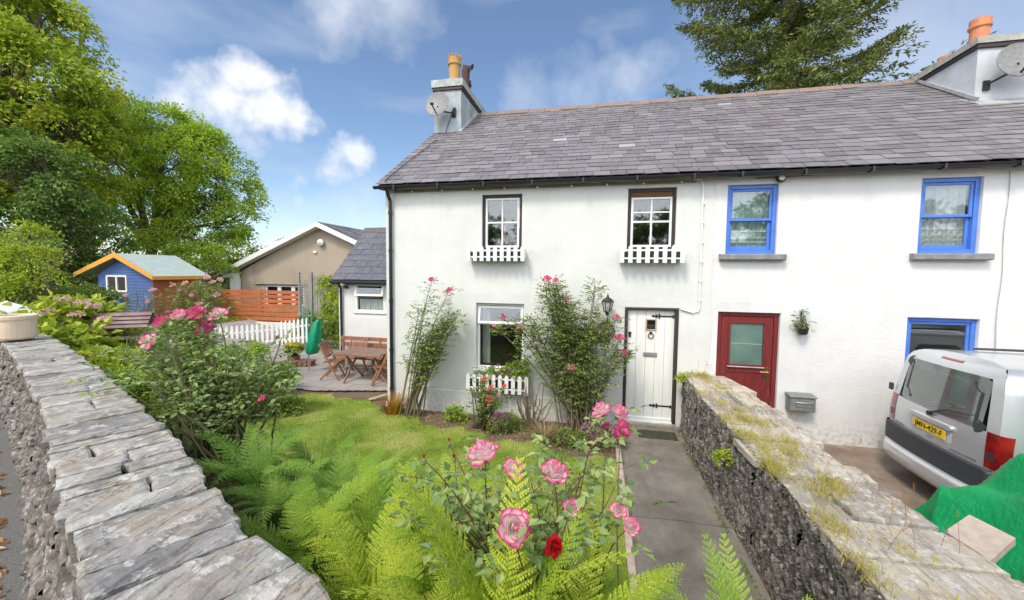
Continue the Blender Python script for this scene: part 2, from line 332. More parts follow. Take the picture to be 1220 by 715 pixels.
# ------------------------------------------------------------------ mesh builder
def rotz(P, a):
    c, s = math.cos(a), math.sin(a); P = np.asarray(P, float)
    return np.stack([P[..., 0]*c-P[..., 1]*s, P[..., 0]*s+P[..., 1]*c, P[..., 2]], -1)
class MB:
    def __init__(s): s.v = []; s.f = []; s.c = []; s.n = 0; s.q = []; s.mi = []
    def add(s, V, F, cv=.5, mi=0):
        V = np.asarray(V, float).reshape(-1, 3); s.v.append(V)
        c = np.full(len(V), cv, float) if np.isscalar(cv) else np.asarray(cv, float); s.c.append(c)
        for f in F: s.f.append([i+s.n for i in f]); s.mi.append(mi)
        s.n += len(V); return s
    def box(s, x0, x1, y0, y1, z0, z1, cv=.5, mi=0, M=None, b=0):
        if b:
            b = min(b, .49*min(abs(x1-x0), abs(y1-y0), abs(z1-z0)))
            V = []
            for sx, X in ((-1, x0), (1, x1)):
                for sy, Y in ((-1, y0), (1, y1)):
                    for sz, Z in ((-1, z0), (1, z1)):
                        V += [(X, Y-sy*b, Z-sz*b), (X-sx*b, Y, Z-sz*b), (X-sx*b, Y-sy*b, Z)]
            I = lambda a, bb, c, k: ((a*2+bb)*2+c)*3+k
            F = [[I(0,0,0,0),I(0,0,1,0),I(0,1,1,0),I(0,1,0,0)], [I(1,0,0,0),I(1,1,0,0),I(1,1,1,0),I(1,0,1,0)],
                 [I(0,0,0,1),I(1,0,0,1),I(1,0,1,1),I(0,0,1,1)], [I(0,1,0,1),I(0,1,1,1),I(1,1,1,1),I(1,1,0,1)],
                 [I(0,0,0,2),I(0,1,0,2),I(1,1,0,2),I(1,0,0,2)], [I(0,0,1,2),I(1,0,1,2),I(1,1,1,2),I(0,1,1,2)]]
            for a in (0, 1):
                for c in (0, 1):
                    F += [[I(a,0,c,2) , I(a,1,c,2), I(a,1,c,0), I(a,0,c,0)], [I(0,a,c,2), I(1,a,c,2), I(1,a,c,1), I(0,a,c,1)], [I(a,c,0,0), I(a,c,1,0), I(a,c,1,1), I(a,c,0,1)]]
                    for d in (0, 1): F.append([I(a,c,d,0), I(a,c,d,1), I(a,c,d,2)])
        else:
            V = [(x, y, z) for x in (x0, x1) for y in (y0, y1) for z in (z0, z1)]
            F = [[0,1,3,2],[4,6,7,5],[0,4,5,1],[2,3,7,6],[0,2,6,4],[1,5,7,3]]
        V = np.array(V, float)
        if M is not None: V = M(V)
        return s.add(V, F, cv, mi)
    def bar(s, a, b, w, h, up=(0, 0, 1), cv=.5, mi=0, bev=0):
        a = np.array(a, float); b = np.array(b, float); d = b-a; L = np.linalg.norm(d); d = d/L
        up = np.array(up, float); side = np.cross(d, up); side /= (np.linalg.norm(side)+1e-9); u2 = np.cross(side, d)
        return s.box(0, L, -w/2, w/2, -h/2, h/2, cv, mi, M=lambda V: a+V[:, :1]*d+V[:, 1:2]*side+V[:, 2:3]*u2, b=bev)
    def tube(s, pts, rad, n=6, cv=.5, mi=0, cap=True):
        pts = np.array(pts, float); m = len(pts)
        rad = np.full(m, rad, float) if np.isscalar(rad) else np.array(rad, float)
        V = []
        ref = np.array([0, 0, 1.]) if abs(pts[-1]-pts[0])[2] < .8*np.linalg.norm(pts[-1]-pts[0]) else np.array([1., 0, 0])
        for i in range(m):
            d = pts[min(i+1, m-1)]-pts[max(i-1, 0)]; d = d/(np.linalg.norm(d)+1e-9)
            a = np.cross(d, ref); a /= (np.linalg.norm(a)+1e-9); b = np.cross(d, a)
            for k in range(n):
                t_ = 2*math.pi*k/n; V.append(pts[i]+rad[i]*(a*math.cos(t_)+b*math.sin(t_)))
        F = [[i*n+k, i*n+(k+1) % n, (i+1)*n+(k+1) % n, (i+1)*n+k] for i in range(m-1) for k in range(n)]
        if cap: F += [list(range(n))[::-1], list(range((m-1)*n, m*n))]
        return s.add(V, F, cv, mi)
    def lathe(s, c, prof, n=20, cv=.5, mi=0, axis='z'):
        V = []
        for (r_, z) in prof:
            for k in range(n):
                a = 2*math.pi*k/n
                p = (r_*math.cos(a), r_*math.sin(a), z)
                if axis == 'y': p = (p[0], z, p[1])
                if axis == 'x': p = (z, p[0], p[1])
                V.append((c[0]+p[0], c[1]+p[1], c[2]+p[2]))
        m = len(prof)
        F = [[i*n+k, i*n+(k+1) % n, (i+1)*n+(k+1) % n, (i+1)*n+k] for i in range(m-1) for k in range(n)]
        F += [list(range(n))[::-1], list(range((m-1)*n, m*n))]
        return s.add(V, F, cv, mi)
    def prism(s, poly, d, cv=.5, mi=0):
        """poly: 3-D points of a flat outline; d: extrusion vector"""
        P = np.array(poly, float); n = len(P); d = np.array(d, float)
        return s.add(np.vstack([P, P+d]), [list(range(n))[::-1], list(range(n, 2*n))]+[[i, (i+1) % n, n+(i+1) % n, n+i] for i in range(n)], cv, mi)
    def grid(s, P, cv=.5, mi=0, mask=None):
        P = np.asarray(P, float); a, b = P.shape[:2]
        F = [[i*b+j, i*b+j+1, (i+1)*b+j+1, (i+1)*b+j] for i in range(a-1) for j in range(b-1) if mask is None or mask[i, j]]
        return s.add(P.reshape(-1, 3), F, cv if np.isscalar(cv) else np.asarray(cv).reshape(-1), mi)
    def leaves(s, P, D, Nn, L, W, cv, fold=.25, mi=0):
        """diamond leaves: base P, unit dir D, normal Nn, length, width arrays"""
        P = np.asarray(P, float); n = len(P)
        if n == 0: return s
        D = D/(np.linalg.norm(D, axis=1, keepdims=True)+1e-9)
        S = np.cross(D, Nn); S /= (np.linalg.norm(S, axis=1, keepdims=True)+1e-9); U = np.cross(S, D)
        L = np.broadcast_to(np.asarray(L, float), (n,))[:, None]; W = np.broadcast_to(np.asarray(W, float), (n,))[:, None]
        a = P; t_ = P+D*L-U*L*fold*.5
        l = P+D*L*.45-S*W*.5+U*W*fold; r_ = P+D*L*.45+S*W*.5+U*W*fold
        V = np.stack([a, r_, t_, l], 1).reshape(-1, 3)
        cvv = np.repeat(np.broadcast_to(np.asarray(cv, float), (n,)), 4)
        s.v.append(V); s.c.append(cvv)
        base = s.n+np.arange(n)[:, None]*4
        s.q.append((np.concatenate([base+[0, 1, 2], base+[0, 2, 3]], 1).reshape(-1, 3), mi)); s.n += 4*n
        return s
    def mesh(s, name, mats, smooth=False, off=(0, 0, 0)):
        me = bpy.data.meshes.new(name)
        V = np.concatenate(s.v)-np.array(off, float); c = np.concatenate(s.c)
        loops = [np.array([i for f in s.f for i in f], np.int32)]; sizes = [np.array([len(f) for f in s.f], np.int32)]; mis = [np.array(s.mi, np.int32)]
        for T, mi in s.q: loops.append(T.reshape(-1).astype(np.int32)); sizes.append(np.full(len(T), 3, np.int32)); mis.append(np.full(len(T), mi, np.int32))
        loops = np.concatenate(loops); sizes = np.concatenate(sizes); mis = np.concatenate(mis)
        me.vertices.add(len(V)); me.vertices.foreach_set('co', V.astype(np.float32).ravel())
        me.loops.add(len(loops)); me.loops.foreach_set('vertex_index', loops)
        me.polygons.add(len(sizes)); st = np.concatenate([[0], np.cumsum(sizes)[:-1]]).astype(np.int32)
        me.polygons.foreach_set('loop_start', st)
        me.polygons.foreach_set('material_index', mis)
        me.polygons.foreach_set('use_smooth', np.full(len(sizes), bool(smooth)))
        at = me.attributes.new('cv', 'FLOAT', 'POINT'); at.data.foreach_set('value', c.astype(np.float32))
        me.update(calc_edges=True); me.validate()
        for m in (mats if isinstance(mats, (list, tuple)) else [mats]): me.materials.append(MATS[m])
        return me
    def build(s, name, mats, parent=None, smooth=False, world=True, off=None):
        """parent given: vertices are world coords (world=True) or local to the parent"""
        if off is None:
            if parent is not None and world: off = tuple(parent['_w']) if '_w' in parent else (0, 0, 0)
            else: off = (0, 0, 0)
        o = bpy.data.objects.new(name, s.mesh(name, mats, smooth, off)); COL.objects.link(o)
        if parent is not None:
            o.parent = parent; o['_w'] = tuple(off)
        else: o.location = off; o['_w'] = tuple(off)
        return o
def tag(o, label=None, cat=None, group=None, kind=None):
    if label: o['label'] = label
    if cat: o['category'] = cat
    if group: o['group'] = group
    if kind: o['kind'] = kind
    return o
def thing(name, loc, label, cat, group=None):
    o = bpy.data.objects.new(name, None); COL.objects.link(o); o.location = loc; o['_w'] = tuple(float(x) for x in loc); o.empty_display_size = .1
    return tag(o, label, cat, group)
def copy_tree(o, parent=None):
    c = o.copy(); COL.objects.link(c); c.parent = parent
    for ch in list(o.children): copy_tree(ch, c)
    return c
def fbm(x, y, z=0, sc_=1, oc=4): return mnoise.fractal(Vector((x*sc_, y*sc_, z*sc_)), 1.0, 2.0, oc)
def sm(t_): t_ = np.clip(t_, 0, 1); return t_*t_*(3-2*t_)
# ================================================================== TERRAIN
def ycl(x): return .80-.455*(x+.8)
def height(x, y):
    d = (y-ycl(x))/1.1
    near = 1.3*(1-sm((d-.25)/2.5))
    far = .85*sm((-x-8)/6)
    h = near+far*sm(d/2)
    drop = np.where(x > 1.6, 1.3*(1-sm((y+3.0)/4.5)), h)       # the drive runs down to the right of the dividing wall
    bl = np.clip((x-1.7)/.4, 0, 1)
    return h*(1-bl)+drop*bl
def axis(pts):
    o = []
    for a, b, st in pts: o += list(np.arange(a, b, st))
    return np.array(o+[pts[-1][1]])
xs = axis([(-900, -60, 120), (-60, -20, 5), (-20, -8, .5), (-8, 6, .15), (6, 14, .8), (14, 60, 8), (60, 900, 120)])
ys = axis([(-600, -20, 90), (-20, -2, 1.5), (-2, 9.5, .15), (9.5, 22, .8), (22, 60, 6), (60, 1500, 160)])
X, Y = np.meshgrid(xs, ys, indexing='ij')
Z = height(X, Y)+np.random.default_rng(1).normal(0, .006, X.shape)*((np.abs(X) < 12) & (np.abs(Y) < 12))
Z = np.where((Y > 7.3) & (X > -4.4) & (X < 14) & (Y < 16), Z-.02, Z)
g = MB(); g.grid(np.stack([X, Y, Z], -1)); tag(g.build('ground', 'soil', smooth=True), kind='structure')

def sheet(name, mat, outline_fn, x0, x1, y0, y1, st, dz, kind='structure', zf=None, jitter=0):
    a = np.arange(x0, x1+st*.5, st); b = np.arange(y0, y1+st*.5, st)
    X, Y = np.meshgrid(a, b, indexing='ij'); Z = (height(X, Y) if zf is None else zf(X, Y))+dz
    if jitter: Z = Z+np.random.default_rng(3).uniform(0, jitter, X.shape)
    cx, cy = (X[:-1, :-1]+X[1:, 1:])/2, (Y[:-1, :-1]+Y[1:, 1:])/2
    m = outline_fn(cx, cy); g = MB(); g.grid(np.stack([X, Y, Z], -1), mask=m)
    return tag(g.build(name, mat, smooth=True), kind=kind)
# lawn outline: garden side of the bed, left of the path
bed_line = [(-9.5, 7.6), (-5.2, 7.65), (-4.2, 7.2), (-3.2, 6.75), (-2.2, 6.45), (-1.2, 6.25), (-.3, 6.05), (.38, 5.9)]
bx = [p[0] for p in bed_line]; by = [p[1] for p in bed_line]
def in_lawn(x, y):
    d = (y-ycl(x))/1.1
    top = np.interp(x, bx, by)+.12*np.sin(x*5)+.06*np.sin(x*13+1)
    return (y < top) & (d > 1.6) & (x < .36) & (x > -9.5) & ~((x < -6.9) & (y > 7.3))
sheet('lawn', 'lawn_green', in_lawn, -9.6, .45, 2.5, 8.4, .06, .02, jitter=.012)
sheet('garden_path', 'concrete_path', lambda x, y: (x > .40) & (x < 1.52) & (y < 7.33), .36, 1.56, 1.0, 7.36, .04, .014)
sheet('road', 'asphalt', lambda x, y: (y < ycl(x)+.02), -30, 12, -8, 14, .25, .012, zf=lambda x, y: 1.3+0*x)
sheet('driveway', 'driveway_dirt', lambda x, y: (x > 1.9), 1.8, 30, -2.0, 7.36, .2, .012)
sheet('patio', 'paving', lambda x, y: (x < -4.3) & ((y > np.interp(x, [-14, -9, -6.9, -6.3, -4.3], [8.6, 8.2, 7.9, 7.85, 8.35]))), -13.2, -4.2, 7.6, 13.0, .05, .0, zf=lambda x, y: np.maximum(height(x, y), 0)+.045)
g = MB()                                                             # kerb of the path on the lawn side
for i in range(9):
    y0 = 2.4+i*.52; g.box(.335, .415, y0, y0+.50, -.05, .045+.012*random.random(), random.random(), b=.012)
tag(g.build('path_kerb', 'concrete_slab'), kind='structure')
hl = MB()                                                            # far hills
th = np.linspace(0, 2*math.pi, 90)
P = np.array([[[900*math.cos(a)*k, 900*math.sin(a)*k, z*(1 if z < 0 else 1+.5*math.sin(3*a)+.3*math.sin(7*a))] for a in th] for k, z in ((1, -5), (1.05, 14), (1.4, 26))])
hl.grid(P); tag(hl.build('hills', 'leaf_dark', smooth=True), kind='structure')

# ================================================================== RUBBLE PANELS
def voronoi_panel(mb, O, U, Vv, Nn, L, hfun, cell, depth, res, shear=0., seed=0, wob=.0, zfun=None):
    """a wall face of irregular stones as relief: O origin, U along, Vv up, Nn outwards; hfun(u) height"""
    rg = np.random.default_rng(seed); nu = max(2, int(L/res)); H = max(hfun(u) for u in np.linspace(0, L, 20)); nv = max(2, int(H/res))
    us = np.linspace(0, L, nu+1); vs = np.linspace(0, 1, nv+1)
    UU, VV = np.meshgrid(us, vs, indexing='ij'); hh = np.array([hfun(u) for u in us])[:, None]; VV = VV*hh
    wx = np.array([[mnoise.noise(Vector((a*5, b*5, seed))) for b in vs*H] for a in us])
    a, b = UU+wx*cell[0]*.6, VV+wx[::-1]*cell[1]*.5
    sa = (a+b*shear)/cell[0]; sb = b/cell[1]
    gi = np.floor(sa).astype(int); gj = np.floor(sb).astype(int)
    d1 = np.full(a.shape, 9.); d2 = np.full(a.shape, 9.); cid = np.zeros(a.shape, int)
    tab = rg.random((4096, 3))
    for di in (-1, 0, 1):
        for dj in (-1, 0, 1):
            ci, cj = gi+di, gj+dj; k = (ci*73+cj*1973) % 4096
            px, py = ci+.1+.8*tab[k, 0], cj+.1+.8*tab[k, 1]
            d = np.hypot(sa-px, sb-py); nearer = d < d1
            d2 = np.where(nearer, d1, np.minimum(d2, d)); cid = np.where(nearer, k, cid); d1 = np.where(nearer, d, d1)
    edge = np.clip((d2-d1)/.22, 0, 1)**.6
    off = depth*(edge*(.35+.65*tab[cid, 2]) - .25) + rg.normal(0, depth*.03, a.shape) + depth*.35*wx
    off *= 1
    P = np.array(O)+UU[..., None]*np.array(U)+VV[..., None]*np.array(Vv)+off[..., None]*np.array(Nn)
    cv = np.clip(.15+.75*tab[(cid*7) % 4096, 0]*edge+rg.normal(0, .04, a.shape), 0, 1)*np.where(edge < .3, .25, 1)
    mb.grid(P, cv)
def slab_row(mb, cuts, A, B, z, thick, res, seed, steps=.008, rag=.014, zvar=.006, crosscut=.0):
    """stone coping: A(t), B(t) the two edges of the wall top; cuts along t (metres)"""
    rg = np.random.default_rng(seed)
    for i in range(len(cuts)-1):
        t0, t1 = cuts[i]+.006, cuts[i+1]-.006
        if t1-t0 < .02: continue
        parts = [(0, 1)]
        if crosscut and rg.random() < crosscut: c_ = rg.uniform(.35, .7); parts = [(0, c_-.008), (c_+.008, 1)]
        for (s0, s1) in parts:
            wlen = np.linalg.norm(np.array(B(t0))-np.array(A(t0)))
            nt_ = max(2, int((t1-t0)/res)); ns_ = max(3, int(wlen*(s1-s0)/res))
            sk = rg.uniform(-.02, .02); e0 = rg.uniform(-rag, rag)*(s0 == 0); e1 = rg.uniform(-rag, rag)*(s1 == 1); dz = rg.uniform(-zvar, zvar); tl = rg.uniform(-.008, .008, 2)*(1 if rag < .03 else 2.5)
            cvv = rg.uniform(.55, 1) if rg.random() > .18 else rg.uniform(0, .3)
            T = np.zeros((nt_+3, ns_+3, 3)); ss = rg.uniform(0, 50)
            for a in range(nt_+3):
                for b in range(ns_+3):
                    fa = min(max((a-1)/nt_, 0), 1); fb = min(max((b-1)/ns_, 0), 1)
                    t_ = t0+(t1-t0)*fa; s_ = s0+(s1-s0)*fb
                    t_ += sk*(s_-.5)*.7+.010*mnoise.noise(Vector((s_*6+ss, fa*2, 1)))*(1 if fa in (0, 1) else .5)
                    s_ += (e0*(1-fb)+e1*fb)/wlen + (.016/wlen)*mnoise.noise(Vector((t_*9, fb*3, ss)))*abs(2*fb-1)*1.3
                    p = np.array(A(t_))*(1-s_)+np.array(B(t_))*s_
                    n = mnoise.fractal(Vector((p[0]*2.3+ss, p[1]*2.3, ss)), 1, 2, 5)*(.015 if rag < .03 else .022)
                    n = round(n*.6/steps)*steps*.6+n*.25+mnoise.noise(Vector((p[0]*30, p[1]*30, ss)))*.003
                    edge_ = min(fa, 1-fa)*(t1-t0) < .012 or min(fb, 1-fb)*wlen < .012
                    h = z+dz+tl[0]*(fa-.5)+tl[1]*(fb-.5)+n-(.006 if edge_ else 0)
                    if a in (0, nt_+2) or b in (0, ns_+2): h = z+dz-thick
                    T[a, b] = (p[0], p[1], h)
            mb.grid(T, cvv)
def pl(pts):
    pts = np.array(pts, float); seg = np.r_[0, np.cumsum(np.linalg.norm(np.diff(pts, axis=0), axis=1))]
    def f(t_):
        if t_ < 0: d = pts[1]-pts[0]; d = d/np.linalg.norm(d); return pts[0]+d*t_
        return np.array([np.interp(t_, seg, pts[:, k]) for k in range(2)])
    return f, seg[-1]

# road wall (left)
G = [(.9, .22), (-.2, .70), (-.78, .98), (-1.2, 1.12), (-1.45, 1.26), (-1.94, 1.53), (-3.39, 2.24), (-5.08, 3.0), (-6.4, 3.56), (-7.5, 4.02)]
Rr = [(.7, -.14), (-.45, .36), (-.95, .57), (-1.25, .71), (-1.42, .80), (-2.12, 1.15), (-3.55, 1.86), (-5.3, 2.64), (-6.6, 3.20), (-7.7, 3.66)]
WT = 1.9
rw = thing('roadside_wall', (-3, 1.8, 1.3), 'low stone wall between the road and the garden, topped with long pale slate slabs', 'wall')
fG, LG = pl(G); fR, LR = pl(Rr)
A = lambda t_: fG(t_); B = lambda t_: fR(t_*LR/LG)
cuts = [0, .45, .93]; rg = np.random.default_rng(11)
for wd in (.30, .14, .27, .20, .13, .24, .15, .11, .22, .13, .17, .12): cuts.append(cuts[-1]+wd)
cuts[3:3] = []
while cuts[-1] < LG: cuts.append(min(LG, cuts[-1]+rg.uniform(.10, .27)))
mb = MB(); slab_row(mb, cuts, A, B, WT, .04, .014, 5, crosscut=.22); mb.build('coping', 'slate_coping', rw, smooth=False)
mb = MB()
for i in range(len(Rr)-1):
    a = np.array([*Rr[i], 1.22]); b = np.array([*Rr[i+1], 1.22]); U = (b-a); L = np.linalg.norm(U); U /= L
    Nn = np.array([U[1], -U[0], 0]); Nn = Nn if Nn[1] < 0 else -Nn
    voronoi_panel(mb, a+Nn*.10, U, np.array([0, 0, 1])-Nn*.22, Nn, L, lambda u: .64, (.17, .04), .05, .013, seed=20+i)
mb.build('stone_face', 'road_side_rubble', rw)
mb = MB()
for i in range(len(G)-1):
    a = np.array([*G[i], 1.1]); b = np.array([*G[i+1], 1.1]); U = (b-a); L = np.linalg.norm(U); U /= L
    Nn = np.array([U[1], -U[0], 0]); Nn = Nn if Nn[1] > 0 else -Nn
    voronoi_panel(mb, a-Nn*.05, U, (0, 0, 1), Nn, L, lambda u: .76, (.10, .045), .06, .03, seed=40+i)
core = [(*p, 1.1) for p in G[1:]]+[(*p, 1.1) for p in Rr[:0:-1]]
core = [(x*1.0, y, z) for x, y, z in core]
mb.prism([(p[0]*1, p[1], 1.8) for p in core], (0, 0, .04), .4)
mb.build('garden_face', 'road_side_rubble', rw)

# dividing wall (right)
dw = thing('dividing_wall', (1.9, 4.4, 0), 'high rough stone wall running from the house between the path and the drive, grass growing on its top', 'wall')
DL = [(1.50, 7.36), (1.46, 6.2), (1.49, 5.1), (1.55, 4.2), (1.55, 3.3), (1.55, 2.4), (1.52, .6)]
DR = [(2.12, 7.36), (2.28, 6.2), (2.33, 5.1), (2.30, 4.2), (2.38, 3.3), (2.44, 2.4), (2.46, .6)]
fL, LL = pl(DL); fR2, LR2 = pl(DR)
DT = lambda y: 1.03+.03*math.sin(y*2.1)
cuts = [0]; rg = np.random.default_rng(4)
while cuts[-1] < LL: cuts.append(min(LL, cuts[-1]+rg.uniform(.22, .62)))
mb = MB(); slab_row(mb, cuts, lambda t_: fL(t_), lambda t_: fR2(t_*LR2/LL), 1.05, .07, .022, 9, rag=.05, zvar=.03, crosscut=.55, steps=.014); mb.build('coping', 'lichen_coping', dw)
mb = MB()
for i in range(len(DL)-1):
    a = np.array([DL[i][0]-.02, DL[i][1], -.05]); b = np.array([DL[i+1][0]-.02, DL[i+1][1], -.05]); U = b-a; L = np.linalg.norm(U); U /= L
    voronoi_panel(mb, a+np.array([.03, 0, 0]), U, (0, 0, 1), (-1, 0, 0), L, lambda u: 1.09, (.05, .15), .06, .013, shear=.45, seed=60+i)
mb.build('stone_face', 'slate_rubble', dw)
mb = MB()
for i in range(len(DR)-1):
    a = np.array([DR[i][0], DR[i][1], -.05]); b = np.array([DR[i+1][0], DR[i+1][1], -.05]); U = b-a; L = np.linalg.norm(U); U /= L
    voronoi_panel(mb, a-np.array([.06, 0, 0]), U, (0, 0, 1), (1, 0, 0), L, lambda u: 1.06, (.12, .05), .07, .035, seed=80+i)
mb.prism([(x+.03, y, .98) for x, y in DL]+[(x-.03, y, .98) for x, y in DR[::-1]], (0, 0, .03), .3)
mb.build('drive_face', 'slate_rubble', dw)

# ================================================================== COTTAGES
FY = 7.4; ZT = 4.50; SL = .68; EY, EZ = 7.22, 4.49; RY = 11.4; RZ = EZ+SL*(RY-EY); BY = 2*RY-FY
def wall_open(mb, x0, x1, z0, z1, y, holes, depth=.14, mi_rev=1, edge=.0):
    """front wall with openings and their reveals, no overlapping faces"""
    xs_ = sorted({x0, x1, *[h[0] for h in holes], *[h[1] for h in holes]}); zs_ = sorted({z0, z1, *[h[2] for h in holes], *[h[3] for h in holes]})
    def sub(l, st):
        o = []
        for a, b in zip(l[:-1], l[1:]):
            n = max(1, int(math.ceil((b-a)/st))); o += [a+(b-a)*i/n for i in range(n)]
        return o+[l[-1]]
    X_, Z_ = sub(xs_, .18), sub(zs_, .18)
    def onedge(x, z): return any((abs(x-h[0]) < 1e-4 or abs(x-h[1]) < 1e-4 or abs(z-h[2]) < 1e-4 or abs(z-h[3]) < 1e-4) and h[0]-1e-3 <= x <= h[1]+1e-3 and h[2]-1e-3 <= z <= h[3]+1e-3 for h in holes) or x in (x0, x1)
    P = np.array([[(x, y-(0 if onedge(x, z) else .012*(mnoise.noise(Vector((x*1.1, z*1.1, y)))+.5)), z) for z in Z_] for x in X_])
    m = np.ones((len(X_)-1, len(Z_)-1), bool)
    for i in range(len(X_)-1):
        for j in range(len(Z_)-1):
            cx, cz = (X_[i]+X_[i+1])/2, (Z_[j]+Z_[j+1])/2
            if any(h[0] < cx < h[1] and h[2] < cz < h[3] for h in holes): m[i, j] = False
    mb.grid(P, mask=m)
    for h in holes:
        a, b, c, d = h; D = depth
        V = [(a, y, c), (b, y, c), (b, y, d), (a, y, d), (a, y+D, c), (b, y+D, c), (b, y+D, d), (a, y+D, d)]
        mb.add(V, [[0, 1, 5, 4], [1, 2, 6, 5], [2, 3, 7, 6], [3, 0, 4, 7]], mi=mi_rev)
def slates(mb, x0, x1, y0, z0, y1, z1, course, width, seed, thick=.008, verge=False, cvshift=0, own=None):
    own = own or (x0-9, x1+9)
    rg = np.random.default_rng(seed); L = math.hypot(y1-y0, z1-z0); d = np.array([0, (y1-y0)/L, (z1-z0)/L]); n = np.array([0, -d[2], d[1]]); 
    if n[2] < 0: n = -n
    nc = int(L/course); bright = None
    for k in range(nc+1):
        s0 = k*course-.03; s1 = min(s0+course*1.9, L+.02)
        x = x0-(width/2 if k % 2 else 0)+rg.uniform(-.02, .02)
        while x < x1:
            wd = width*rg.uniform(.86, 1.12)
            a, b = max(x, x0-.0)+.004, min(x+wd, x1)-.004
            if b-a > .04 and own[0] <= (a+b)/2 < own[1]:
                q_ = (math.sin(a*91.7+k*57.3)*9758.5) % 1; q2 = (math.sin(a*31.7+k*17.3)*5758.5) % 1; up0 = .024+.008*q_-.003; j = .024*q2-.012; jj = .012*q_-.006
                base = np.array([0, y0, z0])
                V = []
                for (xx, ss, hh) in ((a, s0+j+jj, up0), (b, s0+j-jj, up0), (b, s1, .004), (a, s1, .004)):
                    V.append(base+d*ss+n*hh+np.array([xx, 0, 0]))
                V = V+[v-n*thick for v in V[:2]]+[V[2]-n*.003, V[3]-n*.003]
                h_ = mnoise.random_unit_vector() if False else None
                hr = (math.sin(a*127.1+k*311.7)*43758.5453) % 1; hr2 = (math.sin(a*269.5+k*183.3)*43758.5453) % 1
                cv = float(np.clip(.12+.6*(hr*.6+hr2*.4)+cvshift, 0, .82))
                if hr2 < .006: cv = .93
                mb.add(V, [[0, 1, 2, 3], [0, 4, 5, 1], [0, 3, 7, 4], [1, 5, 6, 2]], cv)
            x += wd

def cottage(name, label, x0, x1, holes, seed, wallmat, gable=False, chim=None, verge=0):
    t_ = thing(name, ((x0+x1)/2, FY, 0), label, 'cottage')
    mb = MB(); wall_open(mb, x0, x1, -.15, ZT, FY, holes)
    if gable: MB().add([(x0, FY, -.15), (x0, BY, -.15), (x0, BY, ZT), (x0, RY, ZT+SL*(RY-FY)-.02), (x0, FY, ZT)], [[0, 1, 2, 3, 4]]).build('gable_wall', wallmat, t_)
    MB().add([(x1, BY, -.15), (x0, BY, -.15), (x0, BY, ZT), (x1, BY, ZT)], [[0, 1, 2, 3]]).build('rear_wall', wallmat, t_)
    mb.build('wall', [wallmat, 'reveal_white'], t_)
    mb = MB(); slates(mb, -4.3, 10.5, EY, EZ, RY-.02, RZ-.015,   .208, .30, 1, own=(x0-verge-1 if gable else x0, x1))
    # underlay and rear slope
    mb.add([(x0-verge, EY+.02, EZ-.03), (x1, EY+.02, EZ-.03), (x1, RY, RZ-.035), (x0-verge, RY, RZ-.035)], [[0, 1, 2, 3]], .1)
    mb.add([(x0-verge, RY, RZ), (x1, RY, RZ), (x1, 2*RY-EY, EZ), (x0-verge, 2*RY-EY, EZ)], [[0, 1, 2, 3]], .5)
    rf = mb.build('roof', 'roof_slate', t_)
    mb = MB(); x = x0-verge; rg = np.random.default_rng(seed+5)
    while x < x1-.02:
        b = min(x+.46, x1)
        prof = [(-.20, -.105), (-.19, -.085), (-.06, .035), (0, .062), (.06, .035), (.19, -.085), (.20, -.105)]; dz = rg.uniform(-.008, .008)
        V = [(xx, RY+py, RZ+pz+dz+(.006 if xx == x else 0)) for xx in (x+.004, b-.004) for py, pz in prof]
        mb.add(V, [[i, i+1, i+8, i+7] for i in range(6)]+[list(range(7))[::-1], list(range(7, 14))], rg.random()); x = b
    mb.build('ridge_tiles', 'ridge_tile', rf)
    mb = MB()                                                        # fascia + soffit
    mb.box(x0-verge*.5, x1, EY+.05, FY-.004, EZ-.09, EZ-.06); mb.box(x0-verge*.5, x1, EY+.03, EY+.05, EZ-.10, EZ-.035)
    mb.build('eaves_board', 'soffit', rf)
    mb = MB(); pr = [(.055*math.cos(a), .055*math.sin(a)) for a in np.linspace(math.pi, 2*math.pi, 9)]
    V = [(xx, EY-.03+a*s_, EZ-.045+b*s_) for xx in (x0-verge-.03, x1) for s_ in (1, .88) for a, b in (pr if s_ == 1 else pr[::-1])]
    mb.add(V, [[i, i+1, 18+i+1, 18+i] for i in range(17)]+[[17, 0, 18, 35], list(range(18))[::-1], list(range(18, 36))])
    for xx in np.arange(x0+.3, x1, .9): mb.box(xx, xx+.03, EY-.095, EY+.03, EZ-.115, EZ-.04)
    mb.build('gutter', 'black_plastic', t_)
    mb = MB(); mb.box(x0, x1, FY+.0145, FY+.0148, -.2, -.16)
    return t_, rf

c1_holes = [(-2.19, -1.41, 3.22, 4.26), (.49, 1.30, 3.22, 4.29), (-2.30, -1.35, .90, 2.20), (.49, 1.40, .13, 2.19)]
c2_holes = [(2.10, 2.87, 3.14, 4.29), (4.83, 5.61, 3.15, 4.30), (4.77, 5.70, .90, 2.15), (2.03, 2.99, .10, 2.16)]
cot1, roof1 = cottage('cottage', 'cream white end cottage with a white plank front door and dark framed upstairs windows', -4.2, 1.92, c1_holes, 1, 'cream_white_render', True, verge=.1)
cot2, roof2 = cottage('cottage', 'middle white cottage with blue sash windows and a maroon door beside the parked van', 1.92, 5.9, c2_holes, 2, 'white_render')
cot3, roof3 = cottage('cottage', 'white cottage cut off by the right edge, under the pale chimney with the orange pots', 5.9, 10.5, [(8.0, 8.8, 3.15, 4.30), (8.0, 8.9, .9, 2.15)], 3, 'white_render')
for cc in (cot1, cot2, cot3): pass
